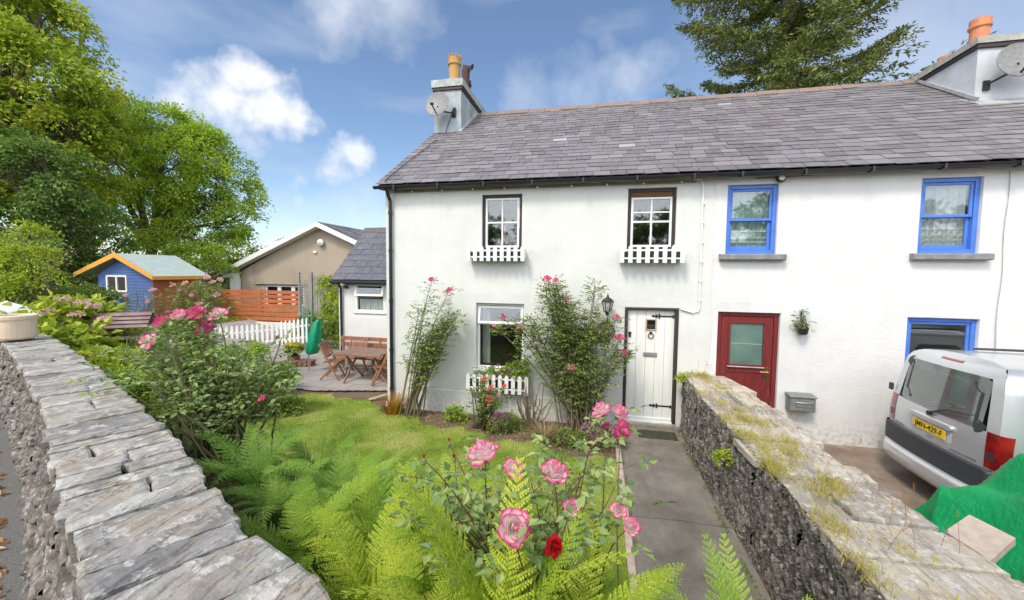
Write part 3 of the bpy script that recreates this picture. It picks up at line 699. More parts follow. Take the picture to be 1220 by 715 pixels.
# dark room behind the openings of each cottage (floor, back and side walls)
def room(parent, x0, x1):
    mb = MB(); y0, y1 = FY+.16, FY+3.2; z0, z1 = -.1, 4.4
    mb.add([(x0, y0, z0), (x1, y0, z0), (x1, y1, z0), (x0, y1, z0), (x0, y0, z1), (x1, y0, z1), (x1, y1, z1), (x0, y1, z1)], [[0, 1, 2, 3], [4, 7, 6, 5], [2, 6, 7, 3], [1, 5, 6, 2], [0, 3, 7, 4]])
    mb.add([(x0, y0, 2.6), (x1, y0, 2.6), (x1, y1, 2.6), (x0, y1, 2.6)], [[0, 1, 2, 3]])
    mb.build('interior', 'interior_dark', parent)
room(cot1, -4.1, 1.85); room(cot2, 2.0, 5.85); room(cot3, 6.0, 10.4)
# cottage joint cracks and plinth
mb = MB()
for (x0, x1) in ((-3.35, -2.1), (-2.1, -.7), (-.7, .44)): mb.box(x0+.002, x1-.002, FY-.034, FY-.013, -.1, .44+.02*math.sin(x0*3), b=.008)
mb.build('plinth', 'cream_white_render', cot1)
mb = MB(); mb.box(.40, .49, FY-.022, FY+.001, .10, 2.2, b=.004)
# joint line between middle and right cottages
mb = MB(); mb.tube([(5.9+.012*math.sin(z*5), FY-.014, z) for z in np.arange(.3, 4.4, .15)], .006, 5); mb.build('wall_joint', 'cap_render', cot3)
mb = MB(); mb.tube([(1.92+.01*math.sin(z*4), FY-.013, z) for z in np.arange(.3, 4.4, .15)], .004, 5); mb.build('wall_joint', 'white_gloss', cot2)

def frame(mb, x0, x1, z0, z1, y0, y1, w_, mi=0, b=.004, wb=None, wt=None):
    wb = w_ if wb is None else wb; wt = w_ if wt is None else wt
    mb.box(x0, x0+w_, y0, y1, z0, z1, mi=mi, b=b); mb.box(x1-w_, x1, y0, y1, z0, z1, mi=mi, b=b)
    mb.box(x0+w_, x1-w_, y0+.001, y1-.001, z0, z0+wb, mi=mi, b=b); mb.box(x0+w_, x1-w_, y0+.001, y1-.001, z1-wt, z1, mi=mi, b=b)
def pane(parent, x0, x1, z0, z1, y, mat='window_glass'):
    return MB().box(x0, x1, y, y+.006, z0, z1).build('pane', mat, parent)
def drape(parent, x0, x1, z0, z1, y, mat, folds=9, amp=.02, nm='curtain'):
    xs_ = np.linspace(x0, x1, 70); zs_ = np.linspace(z0, z1, 8); P = np.array([[(x, y+amp*math.sin(folds*2*math.pi*(x-x0)/(x1-x0)+.6*math.sin(z*2))*(1+.4*math.sin(x*31)), z) for z in zs_] for x in xs_])
    return MB().grid(P).build(nm, mat, parent, smooth=True)
# upstairs casements of the end cottage: dark outer frame, white sash
for (x0, x1, z0, z1), kind in ((c1_holes[0], 0), (c1_holes[1], 1)):
    y = FY+.06
    mb = MB(); frame(mb, x0+.002, x1-.002, z0+.002, z1-.002, y, y+.09, .055, wt=.06, wb=.04, b=.003); win = mb.build('window', 'dark_wood', cot1)
    a, b = x0+.062, x1-.062; top = z1-.065-(.09 if kind else 0)
    if kind: MB().box(a, b, y+.01, y+.05, top+.012, z1-.066).build('blind', 'blind_brown', win)
    mb = MB(); mid = z0+.045+(top-z0)*.47
    frame(mb, a, b, z0+.045, top, y-.012, y+.035, .038, b=.004); mb.box(a+.038, b-.038, y-.010, y+.033, mid, mid+.03)
    cx = (a+b)/2; mb.box(cx-.014, cx+.014, y-.008, y+.03, z0+.083, mid); mb.box(cx-.014, cx+.014, y-.008, y+.03, mid+.03, top-.038)
    if kind: mb.box(a+.038, b-.038, y-.006, y+.028, mid+.17, mid+.19)
    mb.build('sash', 'white_gloss', win)
    pane(win, a+.03, b-.03, z0+.08, top-.03, y+.012)
    if not kind:
        mb = MB(); mb.box(b+.001, b+.012, y-.013, y+.03, z0+.4, top); mb.build('weathered_edge', 'bare_wood_edge', win)
    mb = MB(); mb.lathe((cx+.02, y+.14, mid-.34), [(.03, 0), (.05, .06), (.02, .16), (.03, .24), (.02, .30), (.045, .33), (.0, .36)], 12); mb.build('ornament', 'fabric_white' if kind else 'bare_wood_edge', win)
    MB().box(x0+.0, x1-.0, FY-.03, FY+.058, z0-.04, z0+.0, b=.01).build('sill', 'white_gloss', win)
# downstairs window of the end cottage
x0, x1, z0, z1 = c1_holes[2]; y = FY+.09
mb = MB(); frame(mb, x0+.003, x1-.003, z0+.003, z1-.003, y, y+.06, .05, b=.006); mb.box(x0+.053, x1-.053, y+.002, y+.058, z1-.43, z1-.37, b=.005); win = mb.build('window', 'white_gloss', cot1)
pane(win, x0+.05, x1-.05, z0+.05, z1-.43, y+.03)
M_ = lambda V: np.stack([V[:, 0], FY+.085+(V[:, 1])-(z1-.05-V[:, 2])*.22, V[:, 2]], 1)
mb = MB()
for (a, b, c, d) in ((x0+.03, x0+.075, z1-.40, z1-.06), (x1-.075, x1-.03, z1-.40, z1-.06), (x0+.075, x1-.075, z1-.40, z1-.355), (x0+.075, x1-.075, z1-.105, z1-.06)): mb.box(a, b, 0, .035, c, d, M=M_, b=.004)
hop = mb.build('top_light', 'white_gloss', win); MB().box(x0+.07, x1-.07, .012, .018, z1-.36, z1-.10, M=M_).build('pane', 'window_glass', hop)
drape(win, x0+.04, x0+.2, z0+.05, z1-.1, y+.25, 'curtain', 3)
MB().box(x0-.04, x1+.04, FY-.05, FY+.088, z0-.05, z0+.001, b=.01).build('sill', 'white_gloss', win)
# blue sash windows
def blue_window(parent, h, curt, sill=True, sash_only=True, right_mullion=False):
    x0, x1, z0, z1 = h; y = FY+.05
    mb = MB(); frame(mb, x0+.002, x1-.002, z0+.002, z1-.002, y, y+.11, .06, b=.005); win = mb.build('window', 'blue_paint', parent)
    a, b = x0+.063, x1-.063; mid = (z0+z1)/2-.0
    mb = MB(); frame(mb, a, b, mid-.02, z1-.065, y+.02, y+.055, .042, b=.005); up = mb.build('sash', 'blue_paint', win); pane(up, a+.035, b-.035, mid+.02, z1-.10, y+.035)
    mb = MB(); frame(mb, a, b, z0+.065, mid+.015, y+.060, y+.095, .045, b=.005, wb=.07); lo = mb.build('sash', 'blue_paint', win); pane(lo, a+.035, b-.035, z0+.12, mid-.02, y+.075)
    if curt: drape(win, a, b, z0+.06, z1-.06, y+.135, curt, 7)
    if curt:
        for zz in (z0+.20, z0+.27, z0+.38): MB().box(a, b, y+.102, y+.105, zz, zz+.025).build('lace_band', 'fabric_white', win)
    if sill:
        mb = MB(); n_ = 24; P = []
        for i in range(n_+1):
            xx = x0-.10+(x1-x0+.22)*i/n_; j = .006*mnoise.noise(Vector((xx*9, 1, 2))); e = .012 if i in (0, n_) else 0
            P.append([(xx, FY+.05, z0-.105), (xx, FY-.10+e+j, z0-.105), (xx, FY-.12+e+j, z0-.09), (xx, FY-.12+e+j*2, z0-.02+j), (xx, FY-.10+e, z0-.002), (xx, FY+.05, z0+.001)])
        mb.grid(np.array(P)); mb.add(P[0]+[], [[5, 4, 3, 2, 1, 0]]); mb.add(P[-1], [[0, 1, 2, 3, 4, 5]]); mb.build('sill', 'slate_sill', win)
    return win
blue_window(cot2, c2_holes[0], 'curtain_green'); blue_window(cot2, c2_holes[1], 'curtain'); blue_window(cot2, c2_holes[2], None, sill=True)
blue_window(cot3, (8.0, 8.8, 3.15, 4.30), 'curtain'); blue_window(cot3, (8.0, 8.9, .9, 2.15), None)
# white plank door
x0, x1, z0, z1 = c1_holes[3]; y = FY+.07
mb = MB(); mb.box(x0+.002, x0+.052, FY-.018, y+.07, z0, z1+.0, b=.004); mb.box(x1-.052, x1-.002, FY-.018, y+.07, z0, z1, b=.004); mb.box(x0+.052, x1-.052, FY-.017, y+.07, z1-.035, z1-.001, b=.004)
df = mb.build('door_frame', 'dark_wood', cot1)
mb = MB(); n_ = 5; wd = (x1-x0-.11)/n_
for i in range(n_): mb.box(x0+.055+i*wd+.0015, x0+.055+(i+1)*wd-.0015, y-.01, y+.035, z0+.02, z1-.04, b=.004)
dr = mb.build('door', 'white_door_paint', cot1)
cx = x0+.46
mb = MB(); frame(mb, cx-.095, cx+.095, 1.78, 1.99, y-.030, y-.011, .022, b=.003); mb.build('spyhole_frame', 'bare_wood_edge', dr)
MB().box(cx-.072, cx+.072, y-.018, y-.0115, 1.803, 1.967).build('pane', 'van_side_glass', dr)
mb = MB(); mb.lathe((cx, y-.022, 1.735), [(.0, -.006), (.022, -.004), (.026, .006), (.012, .011)], 10, axis='y')
mb.tube([(cx+.045*math.sin(a), y-.03, 1.69-.045*math.cos(a)) for a in np.linspace(0, 2*math.pi, 17)], .008, 6); mb.build('door_knocker', 'black_iron', dr)
mb = MB(); mb.box(cx-.12, cx+.12, y-.020, y-.011, 1.30, 1.385, b=.004); mb.box(cx-.10, cx+.10, y-.024, y-.0205, 1.322, 1.36, b=.002); mb.build('letter_flap', 'galv_metal', dr)
for zz in (2.04, .42):
    mb = MB(); xr = x1-.065
    mb.box(xr-.34, xr, y-.019, y-.0115, zz-.014, zz+.014, b=.003); mb.box(xr-.265, xr-.235, y-.022, y-.0192, zz-.045, zz+.045, b=.003); mb.box(xr-.315, xr-.285, y-.0225, y-.0193, zz-.032, zz+.032, b=.003)
    mb.prism([(xr-.39, y-.018, zz), (xr-.34, y-.018, zz-.028), (xr-.34, y-.018, zz+.028)], (0, .006, 0)); mb.box(xr-.03, xr+.0, y-.023, y-.0195, zz-.026, zz+.026, b=.003); mb.build('strap_hinge', 'black_iron', dr)
mb = MB(); hx = x0+.10; mb.box(hx-.02, hx+.02, y-.018, y-.0105, 1.24, 1.42, b=.004); mb.tube([(hx, y-.02, 1.36), (hx, y-.055, 1.36), (hx+.10, y-.055, 1.36)], .009, 6); mb.build('door_handle', 'black_iron', dr)
mb = MB(); mb.lathe((hx, y-.02, 1.72), [(.0, -.012), (.024, -.010), (.03, .008)], 10, axis='y'); mb.lathe((hx, y-.02, 1.67), [(.0, -.012), (.02, -.010), (.024, .008)], 10, axis='y'); mb.build('door_lock', 'black_iron', dr)
mb = MB(); mb.box(x0+.053, x1-.053, y-.05, y+.02, z0+.0, z0+.019, b=.004); mb.box(x0+.055, x1-.055, y-.035, y-.011, z0+.02, z0+.075, b=.01); mb.build('weather_board', 'white_gloss', dr)
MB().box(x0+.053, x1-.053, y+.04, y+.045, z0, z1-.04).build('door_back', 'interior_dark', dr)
MB().box(.44, 1.46, FY-.10, FY-.0355, -.05, .128, b=.02).build('door_step', 'step_stone', cot1)
# maroon door
x0, x1, z0, z1 = c2_holes[3]; y = FY+.05
mb = MB(); frame(mb, x0+.002, x1-.002, z0, z1-.002, y, y+.07, .07, b=.005, wb=.04); mf = mb.build('door_frame', 'maroon_upvc', cot2)
a, b = x0+.075, x1-.075; gz0, gz1 = 1.24, 1.98
mb = MB(); frame(mb, a, b, z0+.045, z1-.077, y+.015, y+.055, .13, b=.006, wb=.25, wt=.10); mb.box(a+.13, b-.13, y+.016, y+.054, gz0-.13, gz0-.0, b=.006); mb.box(a+.13, b-.13, y+.028, y+.05, z0+.29, gz0-.13)
for k in range(6): mb.box(a+.15+k*.085, a+.155+k*.085, y+.024, y+.0279, z0+.3, gz0-.135)
dr = mb.build('door', 'maroon_upvc', cot2)
mb = MB(); frame(mb, a+.115, b-.115, gz0-.015, gz1+.015, y-.004, y+.014, .035, b=.006); mb.build('glazing_bead', 'maroon_upvc', dr)
mb = MB(); mb.box(a+.15, b-.15, y+.022, y+.026, gz0, gz1+.0); mb.build('pane', 'frosted_glass', dr)
MB().box(a+.15, b-.15, y+.016, y+.0215, (gz0+gz1)/2-.006, (gz0+gz1)/2+.006).build('glazing_bar', 'lead_flashing', dr)
MB().box(a+.115, b-.115, y-.02, y+.013, gz0-.035, gz0-.016, b=.004).build('glazing_sill', 'lead_flashing', dr)
mb = MB(); hx = b-.065; mb.box(hx-.018, hx+.018, y+.004, y+.0145, .98, 1.22, b=.005); mb.tube([(hx, y+.004, 1.15), (hx, y-.045, 1.15), (hx-.13, y-.045, 1.152)], .010, 8); mb.build('door_handle', 'brass', dr)
# pipes, conduit, lights on the walls
mb = MB(); mb.tube([(-4.07, EY-.02, EZ-.09), (-4.07, EY+.02, EZ-.17), (-4.07, FY-.06, EZ-.30), (-4.07, FY-.06, .12), (-4.07, FY-.12, .05)], .034, 10)
for zz in (3.95, 3.2, 2.2, 1.2, .4): mb.lathe((-4.07, FY-.06, zz), [(.034, -.03), (.042, -.03), (.042, .03), (.034, .03)], 10)
mb.build('downpipe', 'black_plastic', cot1)
mb = MB(); mb.tube([(1.55, FY-.03, 4.40), (1.68, FY-.03, 4.39), (1.71, FY-.03, 4.24), (1.72, FY-.03, 2.2), (1.70, FY-.03, 2.15), (1.62, FY-.03, 2.13), (1.42, FY-.03, 2.19)], .014, 8)
for zz in np.arange(2.35, 4.3, .33): mb.box(1.70, 1.74, FY-.05, FY-.012, zz-.018, zz+.018, b=.004)
mb.build('conduit', 'white_gloss', cot1)
mb = MB()
mb.tube([(2.5, FY-.02, 4.38), (3.4, FY-.02, 4.40), (4.6, FY-.02, 4.40), (5.2, FY-.05, 4.41), (5.9, FY-.03, 4.40)], .006, 5); mb.build('cable', 'black_plastic', cot2)

# chimneys
def chimney(parent, x0, x1, y0, y1, zb, zt, body, cap, capt, over, name='chimney'):
    mb = MB(); P = []
    for z in np.linspace(zb, zt, 9):
        ring = [(x0, y0), ((x0+x1)/2, y0), (x1, y0), (x1, (y0*2+y1)/3), (x1, (y0+2*y1)/3), (x1, y1), ((x0+x1)/2, y1), (x0, y1), (x0, (y0+2*y1)/3), (x0, (y0*2+y1)/3), (x0, y0)]
        P.append([(x+.008*mnoise.noise(Vector((x*3, y*3, z*3))), y+.008*mnoise.noise(Vector((x*3, z*3, 5))), z) for x, y in ring])
    mb.grid(np.array(P)); mb.add([(x0, y0, zt), (x1, y0, zt), (x1, y1, zt), (x0, y1, zt)], [[0, 1, 2, 3]])
    ch = mb.build(name, body, parent)
    mb = MB(); mb.box(x0-over+.02, x1+over-.02, y0-over+.02, y1+over-.02, zt-.05, zt+.03, b=.008); mb.build('drip_course', 'dark_wood', ch)
    mb = MB(); nx, ny = 8, 20; T = np.zeros((nx+3, ny+3, 3))
    for a in range(nx+3):
        for b in range(ny+3):
            fa, fb = min(max((a-1)/nx, 0), 1), min(max((b-1)/ny, 0), 1)
            x = x0-over+(x1-x0+2*over)*fa; y = y0-over+(y1-y0+2*over)*fb
            e = min(fa*(x1-x0), (1-fa)*(x1-x0), fb*(y1-y0), (1-fb)*(y1-y0))
            z = zt+.03+capt*(.72+.28*min(1, e/.12))+.02*mnoise.noise(Vector((x*6, y*6, 3)))
            if a in (0, nx+2) or b in (0, ny+2): z = zt+.031
            T[a, b] = (x+.01*mnoise.noise(Vector((y*8, 1, 1))), y, z)
    mb.grid(T); mb.build('cap', cap, ch)
    return ch
ch1 = chimney(roof1, -4.26, -3.53, 10.0, 12.45, 6.1, 7.50, 'blue_grey_render', 'cap_render', .25, .06)
def pot(parent, x, y, z, r_, h, mat, crown=False, name='chimney_pot'):
    mb = MB(); mb.lathe((x, y, z), [(r_*1.08, 0), (r_*1.05, .06), (r_*.93, .1), (r_*.90, h*.72), (r_*1.08, h*.74), (r_*1.10, h*.80), (r_*.98, h*.83), (r_*1.0, h), (r_*.82, h), (r_*.78, h*.3)], 20)
    if crown:
        for k in range(12):
            a = 2*math.pi*k/12; mb.box(-.028, .028, -.014, .014, 0, .055, M=lambda V: rotz(V, a)+np.array([x+r_*.92*math.cos(a), y+r_*.92*math.sin(a), z+h]))
    return mb.build(name, mat, parent, smooth=False)
pot(ch1, -3.87, 10.45, 7.74, .165, .74, 'clay_pot', True)
p2 = pot(ch1, -3.83, 11.25, 7.74, .155, .50, 'dark_pot')
mb = MB(); P = []
for i, a in enumerate(np.linspace(0, math.pi*.55, 8)):
    P.append([(-3.83+.17*math.cos(b), 11.25+.17*math.sin(b)*math.cos(a*.6), 8.52+.26*math.sin(a)+.05*math.cos(b)*0) for b in np.linspace(-.4, math.pi+.9, 12)])
mb.tube([(-3.83, 11.25, 8.20), (-3.83, 11.25, 8.52), (-3.80, 11.25, 8.62), (-3.72, 11.25, 8.66), (-3.64, 11.25, 8.62)], [.10, .12, .13, .13, .09], 10); mb.build('cowl', 'dark_pot', p2)
ch2 = chimney(roof3, 7.10, 8.9, 9.72, 12.9, 5.9, 7.25, 'pale_render', 'cap_stone', .17, .06)
pot(ch2, 7.56, 10.35, 7.40, .16, .66, 'terracotta'); pot(ch2, 8.0, 11.75, 7.40, .17, .60, 'terracotta')
# flashings
mb = MB(); mb.box(-4.27, -3.5, 9.80, 9.998, 6.27, 6.285, M=lambda V: np.stack([V[:, 0], V[:, 1], V[:, 2]+(V[:, 1]-9.998)*SL+.10], 1)); mb.bar((-3.52, 9.9, 6.36), (-3.52, 11.35, 7.36), .05, .05); mb.build('flashing', 'mortar', ch1)
mb = MB(); mb.box(7.02, 9.0, 9.50, 9.718, 6.06, 6.08, M=lambda V: np.stack([V[:, 0], V[:, 1], V[:, 2]+(V[:, 1]-9.718)*SL+.15], 1)); mb.bar((7.08, 9.62, 6.22), (7.08, 11.35, 7.39), .045, .06); mb.build('flashing', 'lead_flashing', ch2)
# satellite dishes
def dish(c, r_, yawd, label, arm_to):
    t_ = thing('satellite_dish', c, label, 'satellite dish')
    a = R(yawd); M_ = lambda V: rotz(V @ np.array([[1, 0, 0], [0, math.cos(R(-14)), math.sin(R(-14))], [0, -math.sin(R(-14)), math.cos(R(-14))]]), a)+np.array(c)
    mb = MB(); P = [[(r_*q*math.cos(b)*.92, .16*r_*(1-q*q)*1.0, r_*q*math.sin(b)) for b in np.linspace(0, 2*math.pi, 33)] for q in (.02, .3, .6, .85, .97, 1.0)]
    P.append([(r_*1.01*math.cos(b)*.92, .015, r_*1.01*math.sin(b)) for b in np.linspace(0, 2*math.pi, 33)])
    mb.grid(M_(np.array(P).reshape(-1, 3)).reshape(7, 33, 3)); mb.build('reflector', 'dish_grey', t_, smooth=True)
    f_ = M_(np.array([(0, -r_*.75, -r_*.55)]))[0]; b_ = M_(np.array([(0, .1, -r_*.8)]))[0]
    mb = MB(); mb.bar(b_, f_, .022, .03); mb.tube([M_(np.array([(0, .14*r_, -.1*r_)]))[0], M_(np.array([(0, .25*r_, -.4*r_)]))[0], arm_to], .02, 6); mb.box(arm_to[0]-.05, arm_to[0]+.05, arm_to[1]-.02, arm_to[1]+.02, arm_to[2]-.1, arm_to[2]+.08); mb.build('bracket', 'black_iron', t_)
    mb = MB(); d = (np.array(c)-f_); d /= np.linalg.norm(d); mb.tube([f_-d*.02, f_+d*.05, f_+d*.09], [.035, .035, .025], 8); mb.build('receiver', 'black_plastic', t_)
    return t_
dish((-4.03, 9.62, 6.98), .33, -4, 'small grey round satellite dish on the narrow end chimney with the clay pot', (-3.72, 9.985, 6.86))
dish((7.50, 9.38, 6.80), .34, -8, 'larger grey satellite dish on the pale chimney at the right edge', (7.26, 9.70, 6.50))
mb = MB(); mb.box(-3.74, -3.66, 9.95, 9.998, 6.78, 7.0, b=.01); mb.tube([(-3.75, 9.98, 6.9), (-3.9, 9.97, 6.5), (-3.97, 9.95, 6.25), (-3.95, 9.3, 5.97), (-4.0, 8.7, 5.56), (-4.05, 8.2, 5.22), (-4.1, 7.4, 4.68), (-4.1, 7.2, 4.53)], .009, 5); mb.build('aerial_cable', 'black_plastic', ch1)
# ================================================================== EXTENSION, BUNGALOW, SHED
ext = thing('cottage_extension', (-5.8, 10.05, .1), 'low white lean-to wing with dark slates behind the garden table', 'extension')
mb = MB(); wall_open(mb, -7.2, -4.22, .0, 2.58, 10.05, [(-6.67, -5.75, 1.64, 2.44)], .06)
mb.add([(-7.2, 10.05, 0), (-7.2, 13.2, 0), (-7.2, 13.2, 2.58), (-7.2, 11.62, 3.98), (-7.2, 10.05, 2.58)], [[0, 1, 2, 3, 4]])
mb.build('wall', ['white_render', 'reveal_white'], ext)
mb = MB(); slates(mb, -7.32, -4.22, 9.88, 2.55, 11.62, 4.10, .27, .42, 21, thick=.012); mb.add([(-7.3, 9.9, 2.52), (-4.22, 9.9, 2.52), (-4.22, 11.62, 4.06), (-7.3, 11.62, 4.06)], [[0, 1, 2, 3]], .1)
mb.add([(-7.3, 11.62, 4.10), (-4.22, 11.62, 4.10), (-4.22, 13.3, 2.6), (-7.3, 13.3, 2.6)], [[0, 1, 2, 3]], .3); erf = mb.build('roof', 'new_slate', ext)
mb = MB()
for i in range(7): mb.prism([(-7.34+i*.45, 11.62+a, 4.10+b+.004*i % .008) for a, b in ((-.15, -.10), (-.13, -.06), (0, .07), (.13, -.06), (.15, -.10))], (.44, 0, 0))
mb.build('ridge_tiles', 'ridge_dark', erf)
mb = MB(); mb.box(-7.33, -4.22, 9.86, 9.90, 2.42, 2.53, b=.01); mb.box(-7.33, -4.22, 9.78, 9.858, 2.45, 2.52, b=.02); mb.tube([(-7.08, 9.86, 2.44), (-7.08, 9.98, 2.3), (-7.08, 9.99, .12)], .034, 8); mb.build('gutter', 'black_plastic', ext)
x0, x1, z0, z1 = -6.67, -5.75, 1.64, 2.44; y = 10.065
mb = MB(); frame(mb, x0+.002, x1-.002, z0+.002, z1-.002, y-.02, y+.04, .06, b=.006); mb.box(x0+.062, x1-.062, y-.018, y+.038, z1-.36, z1-.30, b=.004); mb.box(x0-.05, x1+.05, y-.06, y-.021, z0-.04, z0+.01, b=.008); win = mb.build('window', 'white_gloss', ext)
pane(win, x0+.06, x1-.06, z0+.06, z1-.36, y+.012); drape(win, x0+.1, x1-.1, z0+.05, z0+.36, y+.06, 'curtain', 9)
M_ = lambda V: np.stack([V[:, 0], y-.03+V[:, 1]-(z1-.02-V[:, 2])*.3, V[:, 2]], 1)
mb = MB()
for (a, b, c, d) in ((x0+.02, x0+.075, z1-.34, z1-.02), (x1-.075, x1-.02, z1-.34, z1-.02), (x0+.075, x1-.075, z1-.34, z1-.29), (x0+.075, x1-.075, z1-.07, z1-.02)): mb.box(a, b, 0, .03, c, d, M=M_, b=.004)
hop = mb.build('top_light', 'white_gloss', win); MB().box(x0+.07, x1-.07, .012, .018, z1-.30, z1-.06, M=M_).build('pane', 'window_glass', hop)
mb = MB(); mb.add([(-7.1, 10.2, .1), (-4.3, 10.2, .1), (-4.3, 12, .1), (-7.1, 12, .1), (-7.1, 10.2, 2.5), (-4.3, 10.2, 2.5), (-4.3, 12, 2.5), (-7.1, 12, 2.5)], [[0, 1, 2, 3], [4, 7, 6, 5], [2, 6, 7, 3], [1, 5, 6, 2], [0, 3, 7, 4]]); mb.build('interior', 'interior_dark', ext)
fl = thing('security_light', (-6.93, 10.04, 2.36), 'small white security lamp at the corner of the lean-to wing beside its gutter', 'lamp')
mb = MB(); mb.box(-6.99, -6.87, 9.94, 10.03, 2.30, 2.36, b=.01); mb.tube([(-6.93, 9.98, 2.36), (-6.95, 9.94, 2.42)], .02, 6); mb.build('sensor', 'black_plastic', fl)
mb = MB(); mb.lathe((-6.97, 9.92, 2.43), [(0, -.07), (.05, -.06), (.065, .0), (.06, .05), (.0, .06)], 12, axis='y'); mb.build('lamp_head', 'white_gloss', fl)

bg_ = thing('bungalow', (-13, 17, .3), 'brown pebbledashed bungalow with a broad white gable board behind the slatted fence', 'bungalow')
mb = MB(); GX0, GX1, AX, AZ, EZb = -17.75, -8.3, -13.04, 4.98, 2.62
mb2 = MB(); yv = 17.0
wall_open(mb, GX0, GX1, -.2, 2.72, yv, [(-16.35, -14.1, 1.0, 2.03)], .1, mi_rev=0)
mb.add([(GX0, yv, 2.72), (GX1, yv, 2.72), (AX, yv, AZ-.02)], [[0, 1, 2]]); mb.add([(GX0, yv, -.2), (GX0, 29, -.2), (GX0, 29, 2.72), (GX0, yv, 2.72)], [[0, 1, 2, 3]]); mb.add([(GX1, yv, -.2), (GX1, 29, -.2), (GX1, 29, 2.72), (GX1, yv, 2.72)], [[0, 1, 2, 3]])
mb.build('wall', 'brown_pebbledash', bg_)
mb = MB(); slB = (AZ-EZb)/(AX+18.55)
for s_ in (-1, 1):
    ex = AX+s_*5.51
    mb.add([(AX, 16.62, AZ+.10), (ex, 16.62, EZb+.10), (ex, 29.3, EZb+.10), (AX, 29.3, AZ+.10), (AX, 16.62, AZ+.02), (ex, 16.62, EZb+.02), (ex, 29.3, EZb+.02), (AX, 29.3, AZ+.02)], [[0, 1, 2, 3], [4, 7, 6, 5], [0, 4, 5, 1], [1, 5, 6, 2]], .35)
# rows of tiles on the visible slope
rg = np.random.default_rng(31)
for k in range(20):
    fa, fb = k/20, (k+1)/20
    for yy in np.arange(16.64, 29, .33):
        cvv = rg.uniform(.1, .8); e = AX+5.51
        x_a, z_a = AX+(e-AX)*fa, AZ+.12+(EZb-AZ)*fa; x_b, z_b = AX+(e-AX)*fb+.02, AZ+.135+(EZb-AZ)*fb
        mb.add([(x_a, yy, z_a), (x_b, yy, z_b), (x_b, yy+.32, z_b), (x_a, yy+.32, z_a), (x_b, yy, z_b-.02), (x_b, yy+.32, z_b-.02)], [[0, 1, 2, 3], [1, 4, 5, 2]], cvv)
mb.build('roof', 'roof_slate', bg_)
mb = MB()
for s_ in (-1, 1):
    ex = AX+s_*5.53
    mb.prism([(AX+s_*.002, 16.58, AZ+.11), (ex, 16.58, EZb+.11), (ex, 16.58, EZb-.12), (AX+s_*.002, 16.58, AZ-.13)], (0, .035, 0))
    mb.prism([(AX+s_*.002, 16.62, AZ-.10), (ex+s_*-.02, 16.62, EZb-.09), (ex+s_*-.02, 16.62, EZb-.12), (AX+s_*.002, 16.62, AZ-.13)], (0, .37, 0))
mb.prism([(-18.52, 16.62, 2.5), (-17.76, 16.62, 2.70), (-17.76, 16.62, 2.38), (-18.52, 16.62, 2.38)], (0, .3, 0)); mb.prism([(-18.1, 16.66, 2.38), (-17.76, 16.66, 2.38), (-17.76, 16.66, .4), (-18.1, 16.66, .4)], (0, .3, 0))
mb.build('barge_board', 'white_gloss', bg_)
mb = MB(); frame(mb, -16.34, -14.11, 1.01, 2.02, 17.03, 17.09, .07); mb.box(-15.65, -15.45, 17.031, 17.089, 1.08, 1.95); mb.box(-14.85, -14.65, 17.031, 17.089, 1.08, 1.95); win = mb.build('window', 'white_gloss', bg_)
pane(win, -16.27, -14.18, 1.08, 1.95, 17.08, 'van_side_glass')
MB().box(-16.9, -13.9, 16.9, 16.985, 2.06, 2.13, b=.02).build('lintel', 'soffit', bg_)
sl_ = thing('round_floodlight', (-13.04, 16.98, 4.12), 'round white lamp high on the brown bungalow gable', 'lamp')
mb = MB(); mb.lathe((-13.04, 16.9, 4.12), [(0, -.10), (.13, -.09), (.17, -.03), (.17, .03), (.1, .08)], 20, axis='y'); mb.build('lamp_body', 'white_gloss', sl_, smooth=True)
mb = MB(); mb.box(-13.5, -13.32, 16.93, 16.98, 3.62, 3.72, b=.01); mb.build('bracket', 'white_gloss', sl_)

sh = thing('garden_shed', (-15.9, 11.7, .6), 'blue wooden shed with orange edge boards and a pale felt roof', 'shed')
sx0, sx1, sy0, sy1, sb = -17.05, -14.65, 10.6, 12.1, .45; ax_, az_ = -15.9, 3.22; ez_ = 2.62
mb = MB(); bn = 20
for i in range(bn):
    za = sb+(2.56-sb)*i/bn; zb = sb+(2.56-sb)*(i+1)/bn-.002
    for (p, q, o) in (((sx0, sy0), (sx1, sy0), (0, -1)),):
        cells = [(sx0, -16.66), (-15.74, sx1)] if 1.98 < (za+zb)/2 < 2.56 else [(sx0, sx1)]
        for a, b in cells: mb.add([(a, sy0-.018, za), (b, sy0-.018, za), (b, sy0-.004, zb), (a, sy0-.004, zb), (a, sy0, za), (b, sy0, za)], [[0, 1, 2, 3], [0, 4, 5, 1]])
    mb.add([(sx0-.018, sy0, za), (sx0-.018, sy1, za), (sx0-.004, sy1, zb), (sx0-.004, sy0, zb)], [[0, 1, 2, 3]])
for i in range(7):
    za = 2.56+i*.1; f0 = 1-(za-2.56)/.66; f1 = 1-min(1, (za+.1-2.56)/.66)
    mb.add([(ax_-1.15*f0, sy0-.018, za), (ax_+1.25*f0, sy0-.018, za), (ax_+1.25*f1, sy0-.004, min(3.22, za+.1)), (ax_-1.15*f1, sy0-.004, min(3.22, za+.1))], [[0, 1, 2, 3]])
mb.build('wall', 'blue_shiplap', sh)
MB().box(sx1-.01, sx1+.03, sy0-.02, sy0+.12, sb, 2.58, b=.005).build('corner_post', 'door_orange', sh)
mb = MB()
for i in range(9): mb.box(sx1+.0, sx1+.02, sy0+.125+i*.16, sy0+.28+i*.16, sb, 2.6, b=.004)
mb.build('side_cladding', 'door_orange', sh)
mb = MB()
